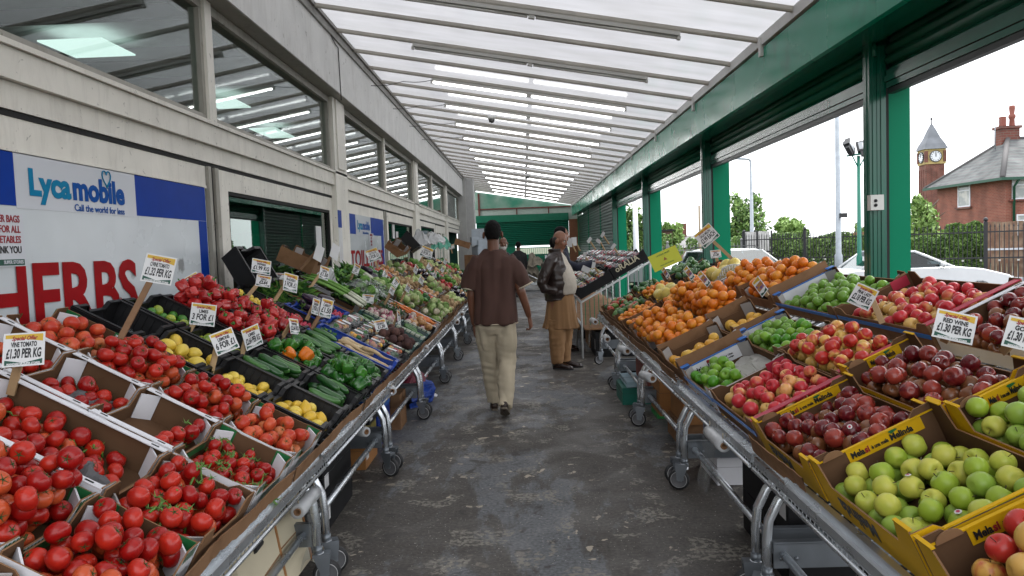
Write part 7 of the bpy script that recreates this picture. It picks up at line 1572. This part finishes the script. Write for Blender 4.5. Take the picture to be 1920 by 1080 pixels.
# metal railing fence
M_iron = mat('black_iron', (0.012,0.012,0.015), .5)
def fence(u0, y0, u1, y1, H, lab, sp=.115, m=M_iron, spikes=True, post=2.5, r=.011):
    a, c = bpoint(u0, y0), bpoint(u1, y1); d = c - a; L_ = d.length; n = int(L_/sp)
    t = thing('railing_fence', lab, 'fence', a, (0, 0, atan2(d.y, d.x))); b = MB()
    for i in range(n+1):
        x = i*L_/n; b.box(x-r, x+r, -r, r, .08, H-.12)
        if spikes: b.add([(x-r*2,0,H-.12),(x,-r*1.6,H-.12),(x+r*2,0,H-.12),(x,r*1.6,H-.12),(x,0,H)], [(0,1,4),(1,2,4),(2,3,4),(3,0,4)])
        if i % 4 == 2: b.box(x-r*2.6, x+r*2.6, -r*2, r*2, H*.42, H*.42+.05, 1)
    for z in (.15, H*.46, H-.28): b.box(0, L_, -.02, .02, z, z+.04)
    b.build('railings', [m, mat('pale_collar', (0.45,0.45,0.42), .5)], t)
    k = max(1, int(L_/post))
    for i in range(k+1):
        x = i*L_/k; b = MB(); b.box(x-.05, x+.05, -.05, .05, 0, H+.05); b.lathe([(.03,H+.05),(.06,H+.09),(.06,H+.13),(.03,H+.17),(0,H+.18)], 10, M=Matrix.Translation((x,0,0))); b.build('post', m, t)
    return t
fence(1395, 31, 1640, 27, 1.95, 'black spiked railing fence behind the cars, left of the nearest post')
fence(1660, 23, 2060, 20.5, 1.95, 'black spiked railing fence in front of the hedge and brick house', post=2.6)
fence(1120, 33, 1390, 31.2, 1.6, 'far low iron railing behind the distant posts', .15, m=mat('grey_rail', (0.2,0.2,0.2), .6))
def boards(u0, y0, u1, y1, H, m, lab, cat, wd=.14, z0=.25, frame=None):
    a, c = bpoint(u0, y0), bpoint(u1, y1); d = c - a; L_ = d.length; n = int(L_/wd)
    t = thing('board_gate', lab, cat, a, (0, 0, atan2(d.y, d.x))); b = MB(); rng = random.Random(4)
    for i in range(n): b.box(i*wd+.006, (i+1)*wd-.006, -.012, .012+rng.uniform(0,.01), z0, H-.02*rng.random())
    b.build('boards', m, t); b = MB(); 
    for x in (0, L_*.5, L_): b.box(x-.04, x+.04, -.04, -.015, 0, H+.03)
    b.box(0, L_, -.03, -.016, H*.55, H*.55+.06); b.box(-.0,L_,-.035,.03,0.02,z0-.01)
    b.build('frame', frame or M_signw2, t); return t
boards(1848, 23.2, 2080, 21.5, 2.0, mat('brown_boards', (0.16,0.09,0.055), .8, col2=(0.26,0.18,0.12), c2scale=3, var=.3, vscale=2), 'brown wooden board gate with white frame behind the railings at right', 'gate')
boards(1393, 32.0, 1446, 31.8, 2.05, mat('pale_slats', (0.45,0.44,0.43), .7, var=.2), 'pale grey slatted gate behind the silver car', 'gate', .16, .1, frame=M_iron)
# brick house
def brick_mat(name, c1, c2, scale=14.0):
    m = bpy.data.materials.new(name); m.use_nodes = True; t = m.node_tree; L = t.links; p = t.nodes['Principled BSDF']; p.inputs['Roughness'].default_value = .85
    tc = t.nodes.new('ShaderNodeTexCoord'); sp = t.nodes.new('ShaderNodeSeparateXYZ'); L.new(tc.outputs['Object'], sp.inputs[0]); ad = t.nodes.new('ShaderNodeMath'); L.new(sp.outputs[0], ad.inputs[0]); L.new(sp.outputs[1], ad.inputs[1])
    cb = t.nodes.new('ShaderNodeCombineXYZ'); L.new(ad.outputs[0], cb.inputs[0]); L.new(sp.outputs[2], cb.inputs[1])
    b = t.nodes.new('ShaderNodeTexBrick'); b.inputs['Scale'].default_value = 1; b.inputs['Brick Width'].default_value = 3.2/scale; b.inputs['Row Height'].default_value = 1.1/scale; b.inputs['Mortar Size'].default_value = .16/scale
    b.inputs['Color1'].default_value = (*c1, 1); b.inputs['Color2'].default_value = (*c2, 1); b.inputs['Mortar'].default_value = (c1[0]*.7+.06, c1[1]*.8+.07, c1[2]*.8+.06, 1); L.new(cb.outputs[0], b.inputs['Vector'])
    n = t.nodes.new('ShaderNodeTexNoise'); n.inputs['Scale'].default_value = 1.3; n.inputs['Detail'].default_value = 8; L.new(tc.outputs['Object'], n.inputs['Vector'])
    r = t.nodes.new('ShaderNodeMapRange'); r.inputs['From Min'].default_value = .3; r.inputs['From Max'].default_value = .7; r.inputs['To Min'].default_value = .7; r.inputs['To Max'].default_value = 1.25; L.new(n.outputs['Fac'], r.inputs['Value'])
    h = t.nodes.new('ShaderNodeHueSaturation'); L.new(b.outputs['Color'], h.inputs['Color']); L.new(r.outputs[0], h.inputs['Value']); L.new(h.outputs[0], p.inputs['Base Color']); return m
M_brick = brick_mat('red_brick', (0.24,0.070,0.042), (0.18,0.048,0.03)); M_brick2 = brick_mat('dark_red_brick', (0.13,0.035,0.024), (0.17,0.05,0.035), 8)
M_slate = brick_mat('slate_tiles', (0.075,0.075,0.08), (0.12,0.115,0.115), 6); M_gutter = mat('green_gutter', (0.005,0.06,0.032), .5)
CY = 38.0; hc_ = atY(1886, 334, CY); X0 = hc_.x; ez = hc_.z - GZ + .05; LY = 44.2 - CY; WX_ = 9.5; ov = .5
hs = thing('brick_house', 'red brick house with grey hipped slate roof and chimney at the right', 'house', (X0, CY, GZ))
b = MB(); b.box(0, WX_, 0, LY, 0, ez); b.build('wall', M_brick, hs)
rp = atY(1889, 260, CY + LY/2); rz_ = rp.z - GZ; R1 = (rp.x - X0, LY/2, rz_); R2 = (WX_ - 2.5, LY/2, rz_)
b = MB(); A = (-ov, -ov, ez-.05); B = (-ov, LY+ov, ez-.05); Cc = (WX_+ov, LY+ov, ez-.05); D = (WX_+ov, -ov, ez-.05)
b.add([A,B,Cc,D,R1,R2], [(0,4,1),(0,3,5,4),(3,2,5),(1,4,5,2),(0,1,2,3)]); rf = b.build('roof', M_slate, hs)
b = MB(); b.tube([A, R1], .13, 6); b.tube([B, R1], .10, 6); b.tube([R1, R2], .11, 6); b.tube([D, R2], .11, 6); b.build('ridge_tiles', mat('ridge', (0.10,0.095,0.095), .8), rf)
b = MB(); b.box(-ov-.12, -ov, -ov-.12, LY+ov, ez-.18, ez-.04); b.box(-ov, WX_+ov, -ov-.12, -ov, ez-.18, ez-.04); b.tube([(.35,-ov,ez-.15),(.35,-.12,ez-.5),(.35,-.10,.1)], .06, 8); b.box(.22,.48,-.22,-.02,ez-3.3,ez-3.05); b.build('gutter', M_gutter, hs)
cm = Vector((R1[0]+.1, R1[1]+.2, rz_)); b = MB(); b.box(cm.x-.5, cm.x+.5, cm.y-.32, cm.y+.32, cm.z-.9, cm.z+.55); b.box(cm.x-.58, cm.x+.58, cm.y-.4, cm.y+.4, cm.z+.55, cm.z+.70); ch = b.build('chimney', M_brick2, hs)
b = MB(); b.box(cm.x-.38, cm.x-.12, cm.y-.13, cm.y+.13, cm.z+.70, cm.z+1.25); b.lathe([(.15,0),(.13,.4),(.18,.48),(.18,.6),(.12,.68),(.15,1.0),(.14,1.15),(0,1.15)], 12, M=Matrix.Translation((cm.x+.28, cm.y, cm.z+.70))); b.build('chimney_pot', mat('terracotta', (0.22,0.07,0.05), .8), ch)
b = MB(); b.tube([(cm.x-.85, cm.y-.3, cm.z-.6),(cm.x-.85, cm.y-.3, cm.z+1.1)], .025, 5)
for k in range(5): b.tube([(cm.x-1.1, cm.y-.3, cm.z+.8+k*.07),(cm.x-.6, cm.y-.3, cm.z+.77+k*.07)], .015, 4)
b.build('aerial', M_pole, ch)
def hwin(u0, u1, v0, v1, face):
    q0, q1 = (atX(u0, v0, X0), atX(u1, v1, X0)) if face == 'x' else (atY(u0, v0, CY), atY(u1, v1, CY))
    z1, z0 = q0.z - GZ, q1.z - GZ; a0, a1 = (q0.y - CY, q1.y - CY) if face == 'x' else (q0.x - X0, q1.x - X0); a0, a1 = min(a0, a1), max(a0, a1); t_ = .07
    def bx(m_, p0, p1, d0, d1, za, zb): m_.box(d0, d1, p0, p1, za, zb) if face == 'x' else m_.box(p0, p1, d0, d1, za, zb)
    f = MB(); bx(f, a0, a1, -.05, .01, z0, z0+t_); bx(f, a0, a1, -.05, .01, z1-t_, z1); bx(f, a0, a0+t_, -.05, .01, z0+t_, z1-t_); bx(f, a1-t_, a1, -.05, .01, z0+t_, z1-t_); bx(f, a0+t_, a1-t_, -.045, .008, z0+(z1-z0)*.68, z0+(z1-z0)*.68+.06)
    w_ = f.build('window', M_signw2, hs); g = MB(); bx(g, a0+t_, a1-t_, -.02, -.006, z0+t_, z1-t_); g.build('pane', mat('house_glass', (0.25,0.27,0.26), .1, col2=(0.45,0.44,0.40), c2scale=2), w_)
    s_ = MB(); bx(s_, a0-.15, a1+.15, -.14, .01, z0-.10, z0-.003); s_.build('sill', M_brick2, w_)
hwin(1797, 1820, 346, 387, 'x'); hwin(1897, 1950, 336, 372, 'y'); hwin(1905, 1950, 402, 440, 'y')
# clock tower
TY = 95.0; tl, trr = atY(1725, 300, TY), atY(1768, 300, TY); TW = (trr.x - tl.x)*.80
tw = thing('clock_tower', 'red brick clock tower with slate spire and white clock faces beyond the house', 'tower', ((tl.x+trr.x)/2, TY, GZ), (0, 0, radians(-7)))
zb = atY(1747, 309, TY).z - GZ; zt = atY(1747, 281, TY).z - GZ; zs = atY(1747, 228, TY).z - GZ; q = TW/2
b = MB(); b.box(-q*.94, q*.94, -q*.94, q*.94, 0, zb); 
for s in (-1,-.33,.33,1):
    b.box(s*q*.8-.12, s*q*.8+.12, -q*.99, -q*.94, 0, zb-.6); b.box(-q*.99, -q*.94, s*q*.8-.12, s*q*.8+.12, 0, zb-.6)
b.build('shaft', M_brick2, tw)
M_stone = mat('yellow_stone', (0.36,0.27,0.11), .8, var=.2, vscale=1.5)
b = MB(); b.box(-q*1.04, q*1.04, -q*1.04, q*1.04, zb, zb+.25); b.box(-q, q, -q, q, zb+.25, zt-.25); b.box(-q*1.05, q*1.05, -q*1.05, q*1.05, zt-.25, zt)
b.build('clock_stage', M_stone, tw)
for (sx, sy) in ((-1,-1),(1,-1),(-1,1),(1,1)): b = MB(); b.box(sx*q*.94-.18, sx*q*.94+.18, sy*q*.94-.18, sy*q*.94+.18, zb+.25, zt-.25); b.build('corner_brick', M_brick2, tw)
for (ang, nm_) in ((0, 0), (-pi/2, 1)):
    Mf = Matrix.Rotation(ang, 4, 'Z') @ Matrix.Translation((0, -q-.02, (zb+zt)/2)) @ Matrix.Rotation(pi/2, 4, 'X'); rr = (zt-zb)*.34
    b = MB(); b.lathe([(0,.10),(rr,.10),(rr,.0),(rr*1.15,.0),(rr*1.15,-.05)], 28, 0, Mf, smooth=False); b.lathe([(rr*1.0,.12),(rr*1.12,.12),(rr*1.12,.0),(rr,.0)], 28, 1, Mf, smooth=False)
    for k in range(12):
        a = 2*pi*k/12; M2 = Mf @ Matrix.Rotation(a, 4, 'Z'); b.box(-rr*.05, rr*.05, rr*.70, rr*.92, .10, .13, 1, M2)
    b.box(-rr*.05, rr*.05, -.05, rr*.82, .10, .14, 1, Mf @ Matrix.Rotation(.03, 4, 'Z')); b.box(-rr*.06, rr*.06, -.05, rr*.55, .10, .14, 1, Mf @ Matrix.Rotation(-.05, 4, 'Z'))
    b.build('clock_face', [M_signw2, M_black], tw)
b = MB(); pr = [(1.22,zt),(1.16,zt+.12),(.98,zt+.7),(.66,zt+(zs-zt)*.40),(.34,zt+(zs-zt)*.70),(.07,zs-.3)]
vs = []
for (k, z) in pr: vs += [(-q*k,-q*k,z),(q*k,-q*k,z),(q*k,q*k,z),(-q*k,q*k,z)]
b.add(vs, [(i*4+j, i*4+(j+1)%4, i*4+4+(j+1)%4, i*4+4+j) for i in range(len(pr)-1) for j in range(4)] + [(0,3,2,1)]); b.build('spire', mat('spire_slate', (0.15,0.16,0.18), .7, var=.25, vscale=.8), tw)
b = MB(); b.tube([(0,0,zs-.4),(0,0,zs+.5)], .07, 6); ball(b, (0,0,zs+.35), (.16,)*3, n=8); b.build('finial', M_lampbk, tw)
# terraced house far left
fh = atY(1262, 466, 52); th = thing('terraced_house', 'low stone terraced house with grey roof seen through the far posts', 'house', (fh.x, 52, GZ), (0, 0, radians(-12)))
z1 = atY(1280, 466, 52).z - GZ + .05; z2 = atY(1280, 441, 52).z - GZ
b = MB(); b.box(0, 6, 0, 6, 0, z1); b.build('wall', mat('house_front', (0.28,0.16,0.12), .8, var=.2), th); b = MB(); b.prism([(-.3,-.3,z1),(-.3,6.3,z1),(-.3,3,z2)], (6.6,0,0)); b.build('roof', mat('far_slate', (0.17,0.165,0.165), .8, var=.3, vscale=1), th); b = MB(); b.box(.2,1.0,2.6,3.4,z2-.8,z2+.9); b.build('chimney', M_brick2, th)
fw = atY(1225, 455, 45); w_ = thing('far_shed', 'dark brown shed wall behind the far railings', 'shed', (fw.x-1, 45, GZ)); b = MB(); b.box(0,2.2,0,3,0,2.4); b.box(-.1,2.3,-.1,3.1,2.403,2.5,1); b.build('shed_wall', [mat('shed_brown', (0.08,0.045,0.03), .85), M_black], w_)
# trees, hedges
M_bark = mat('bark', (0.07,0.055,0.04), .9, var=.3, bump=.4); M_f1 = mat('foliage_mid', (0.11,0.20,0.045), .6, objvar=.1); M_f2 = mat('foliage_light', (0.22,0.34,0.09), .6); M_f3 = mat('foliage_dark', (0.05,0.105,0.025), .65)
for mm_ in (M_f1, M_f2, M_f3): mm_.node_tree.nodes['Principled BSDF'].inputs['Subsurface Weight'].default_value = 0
def crown(b, c, r, n, leaf, rng, lobes=None, mats_=3):
    c = Vector(c); blobs = [(Vector((rng.uniform(-.75,.75)*r[0], rng.uniform(-.7,.7)*r[1], rng.uniform(-.7,.8)*r[2])), rng.uniform(.22,.46)) for _ in range(lobes or 22)]
    for i in range(n):
        bc, br = rng.choice(blobs); d = Vector((rng.gauss(0,1), rng.gauss(0,1), rng.gauss(0,1))).normalized(); k = rng.random()**.4
        p = c + bc + Vector((d.x*r[0]*br*k, d.y*r[1]*br*k, d.z*r[2]*br*k)); s = leaf*rng.uniform(.5,1.3)
        u = Vector((rng.gauss(0,1), rng.gauss(0,1), rng.gauss(0,1))).normalized(); v = u.cross(Vector((rng.gauss(0,1), rng.gauss(0,1), rng.gauss(0,1)))).normalized()
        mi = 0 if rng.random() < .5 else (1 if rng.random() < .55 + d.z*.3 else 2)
        b.add([p-u*s, p+v*s*.5, p+u*s, p-v*s*.5], [(0,1,2,3)], mi)
def tree(u, y, vtop, wpx, lab, seed, n=4200, dens=1.0, leaf=.16, low=.25, light=False):
    rng = random.Random(seed); base = bpoint(u, y); top = atY(u, vtop, y).z - GZ; W = wpx*y/FPX/2
    t = thing('broadleaf_tree', lab, 'tree', base, group='trees beyond the car park'); H = top
    b = MB(); b.tube([(0,0,0),(.05,0,H*.3),(.0,.05,H*.6),(0,0,H*.9)], [.16,.13,.09,.02], 9)
    for k in range(9):
        a = k*2.4; z = H*(.28+.06*k); b.tube([(0,0,z),(W*.45*cos(a),W*.45*sin(a),z+H*.12),(W*.8*cos(a),W*.8*sin(a),z+H*.2)], [.06,.035,.01], 6)
    b.build('trunk', M_bark, t)
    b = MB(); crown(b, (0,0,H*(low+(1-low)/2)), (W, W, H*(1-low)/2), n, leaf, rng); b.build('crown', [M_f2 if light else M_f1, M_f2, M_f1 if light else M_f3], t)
tree(1408, 38, 362, 74, 'loose airy tree behind the pale grey gate', 1, 1700, leaf=.13); tree(1382, 40, 388, 40, 'small round tree left of the airy one', 2, 2400, leaf=.14)
tree(1478, 48, 410, 75, 'pale green rounded bush tree right of the street lamp', 3, 3000, leaf=.17, light=True, low=.1); tree(1250, 46, 418, 62, 'pale green tree above the terraced house', 4, 2600, leaf=.16, light=True)
tree(1205, 34, 400, 50, 'bushy tree behind the white pole', 5, 3600, leaf=.14, low=.1); tree(1155, 33, 396, 70, 'dense tree between the farthest green posts', 6, 4600, leaf=.14, low=.05); tree(1136, 32, 425, 30, 'bright leafed bush beside the closed shutters', 7, 1800, leaf=.12, light=True, low=.0)
tree(1738, 34, 368, 75, 'green tree between the nearest post and the brick house', 8, 4200, leaf=.13, low=.1, light=True); tree(1618, 60, 418, 30, 'distant little tree right of the floodlight pole', 9, 900, leaf=.2)
def hedge(u0, y0, u1, y1, vtop, lab, seed, n, leaf=.085, w_=.9, m=None):
    rng = random.Random(seed); a, c = bpoint(u0, y0), bpoint(u1, y1); d = c - a; L_ = d.length; H = atY((u0+u1)/2, vtop, (y0+y1)/2).z - GZ
    t = thing('hedge', lab, 'hedge', a, (0, 0, atan2(d.y, d.x))); b = MB()
    for i in range(n):
        x = rng.uniform(0, L_); hh = H*(.86 + .16*noise.noise(Vector((x*.9, seed, 0))) + .10*noise.noise(Vector((x*3, seed, 4)))); z = rng.uniform(0, 1)**.7*hh; yy = rng.uniform(-w_/2, w_/2)*(1-.4*(z/hh)**3) + .15*noise.noise(Vector((x*2, z*2, 1)))
        if rng.random() < .5: yy = -w_/2*(1-.4*(z/hh)**3) + .2*noise.noise(Vector((x*2, z*2, 1)))
        s = leaf*rng.uniform(.5,1.4); u = Vector((rng.gauss(0,1), rng.gauss(0,1), rng.gauss(0,1))).normalized(); v = u.cross(Vector((rng.gauss(0,1), rng.gauss(0,1), rng.gauss(0,1)))).normalized(); p = Vector((x, yy, z))
        b.add([p-u*s, p+v*s*.5, p+u*s, p-v*s*.5], [(0,1,2,3)], rng.choice([0,0,1,2]))
    b.build('leaves', m or [M_f1, M_f2, M_f3], t)
    b = MB()
    for i in range(int(L_/.6)): b.tube([(i*.6+.2, .0, 0), (i*.6+.3, .05, H*.6)], [.03,.01], 5)
    b.build('stems', M_bark, t)
hedge(1450, 32.5, 1660, 29.5, 428, 'long green hedge behind the railings left of the nearest post', 1, 9000); hedge(1705, 26.5, 1800, 25.5, 430, 'trimmed hedge behind the railings right of the nearest post', 2, 5000)
hedge(1775, 25.2, 1850, 24.6, 405, 'tall rough hedge beside the wooden board gate', 3, 6500, w_=1.3); hedge(1290, 36, 1400, 34.5, 436, 'far hedge behind the silver car', 4, 3500); hedge(1120, 38, 1260, 37, 430, 'far greenery low behind the distant railings', 5, 4500)
pb = atY(1630, 437, 28); sgn = thing('low_brown_beam', 'short brown beam crossing the railings by the nearest post', 'beam', pb); b = MB(); b.box(-.6,.6,-.04,.04,-.05,.05); b.build('beam', M_wood2, sgn)
# pile at the far end: trolley, foam boxes, bags
gate = atY(1000, 470, 27)
tk = thing('loaded_trolley', 'loaded flat trolley with crumpled sacks near the end shutter', 'trolley', (gate.x-.1, 25, 0)); b = MB(); b.box(-.5,.5,-.4,.4,.22,.26); b.tube([(.45,-.35,.25),(.5,-.35,1.2),(.5,.35,1.2),(.45,.35,.25)], .02, 6); b.tube([(-.5,-.35,.75),(.9,-.5,.05)], .02, 6); b.build('frame', M_galv, tk)
for sx in (-.4,.4):
    for sy in (-.3,.3): b = MB(); b.lathe([(0,-.02),(.1,-.02),(.1,.02),(0,.02)], 14, M=Matrix.Translation((sx,sy,.1)) @ Matrix.Rotation(pi/2,4,'X')); b.build('wheel', M_rub, tk)
for i, (dx, dz) in enumerate(((-.2,.3),(.15,.32),(-.05,.6),(.1,.85))): crumple('sack', Matrix.Translation((gate.x-.1+dx, 25, dz)), .6, .6, .35, mat('sack_beige', (0.25,0.22,0.17), .8, var=.3), f'beige sack on the loaded trolley, {ORD[i]} from the bottom', 'sack', i+60)
for i, (u, v, s) in enumerate(((899, 437, .5), (897, 452, .5), (908, 458, .55), (905, 470, .6))):
    p = atY(u, v, 24); carton(p.x, 24, p.z-.14, s, .4, .28, mat('foam_white_blue', (0.5,0.56,0.62), .7, var=.08), f'white foam box in the pile beside the big pillar, {ORD[i]} from the top', rot=.2*i)
fb = atY(903, 500, 24); carton(fb.x, 24.05, 0, 1.1, .5, atY(903, 476, 24).z-.02, M_card, 'tall brown carton stack carrying the foam boxes by the pillar')
# ------------------------------------------------------------------ keep the ~300 largest apples / tomatoes as objects
def merge_excess(names, keep, lab, cat):
    c0 = Vector((0, 0, EYE)); Mi = cam.matrix_world.inverted() if False else Matrix((_xc, _yc, _zc)).transposed()
    obs = [o for o in COL.objects if o.parent is None and o.get('category') == cat and o.type == 'MESH']
    sc = []
    for o in obs:
        p = o.matrix_basis.translation; c = Mi @ (p - c0); u, v = 960 - FPX*c.x/c.z, 540 + FPX*c.y/c.z; inside = 0 <= u <= 1920 and 0 <= v <= 1080
        lower = sum(1 for q in obs if q is not o and (q.matrix_basis.translation - p).length < .085 and q.matrix_basis.translation.z > p.z + .02) if inside else 9
        sc.append((FPX*.037/(-c.z if c.z < 0 else 99) * (1 if inside else .05) * (1 if lower < 2 else .45 if lower < 4 else .25), o))
    sc.sort(key=lambda q: -q[0])
    rest = [o for _, o in sc[keep:]]
    if not rest: return
    mats_ = []; b = MB()
    for o in rest:
        for me, M in [(o.data, o.matrix_basis)] + [(ch.data, o.matrix_basis @ ch.matrix_basis) for ch in o.children]:
            idx = []
            for mm in me.materials:
                if mm not in mats_: mats_.append(mm)
                idx.append(mats_.index(mm))
            off = len(b.v); b.v.extend([tuple(M @ v.co) for v in me.vertices])
            for p in me.polygons: b.f.append(tuple(i + off for i in p.vertices)); b.m.append(idx[p.material_index]); b.sm.append(p.use_smooth)
        for ch in list(o.children): bpy.data.objects.remove(ch)
        bpy.data.objects.remove(o)
    tag(b.build(names, mats_), lab, cat, kind='stuff')
merge_excess('apples', 296, 'remaining apples lying deeper in and behind the heaped apple trays', 'apple')
merge_excess('tomatoes', 296, 'remaining tomatoes lying deeper in and beyond the heaped tomato trays', 'tomato')
merge_excess('oranges', 296, 'remaining oranges lying deeper in the heaped orange cartons', 'orange')
for o in COL.objects:
    if o.parent is None and o.get('label') and len(o['label'].split()) > 16: print('LONG', len(o['label'].split()), o['label'])
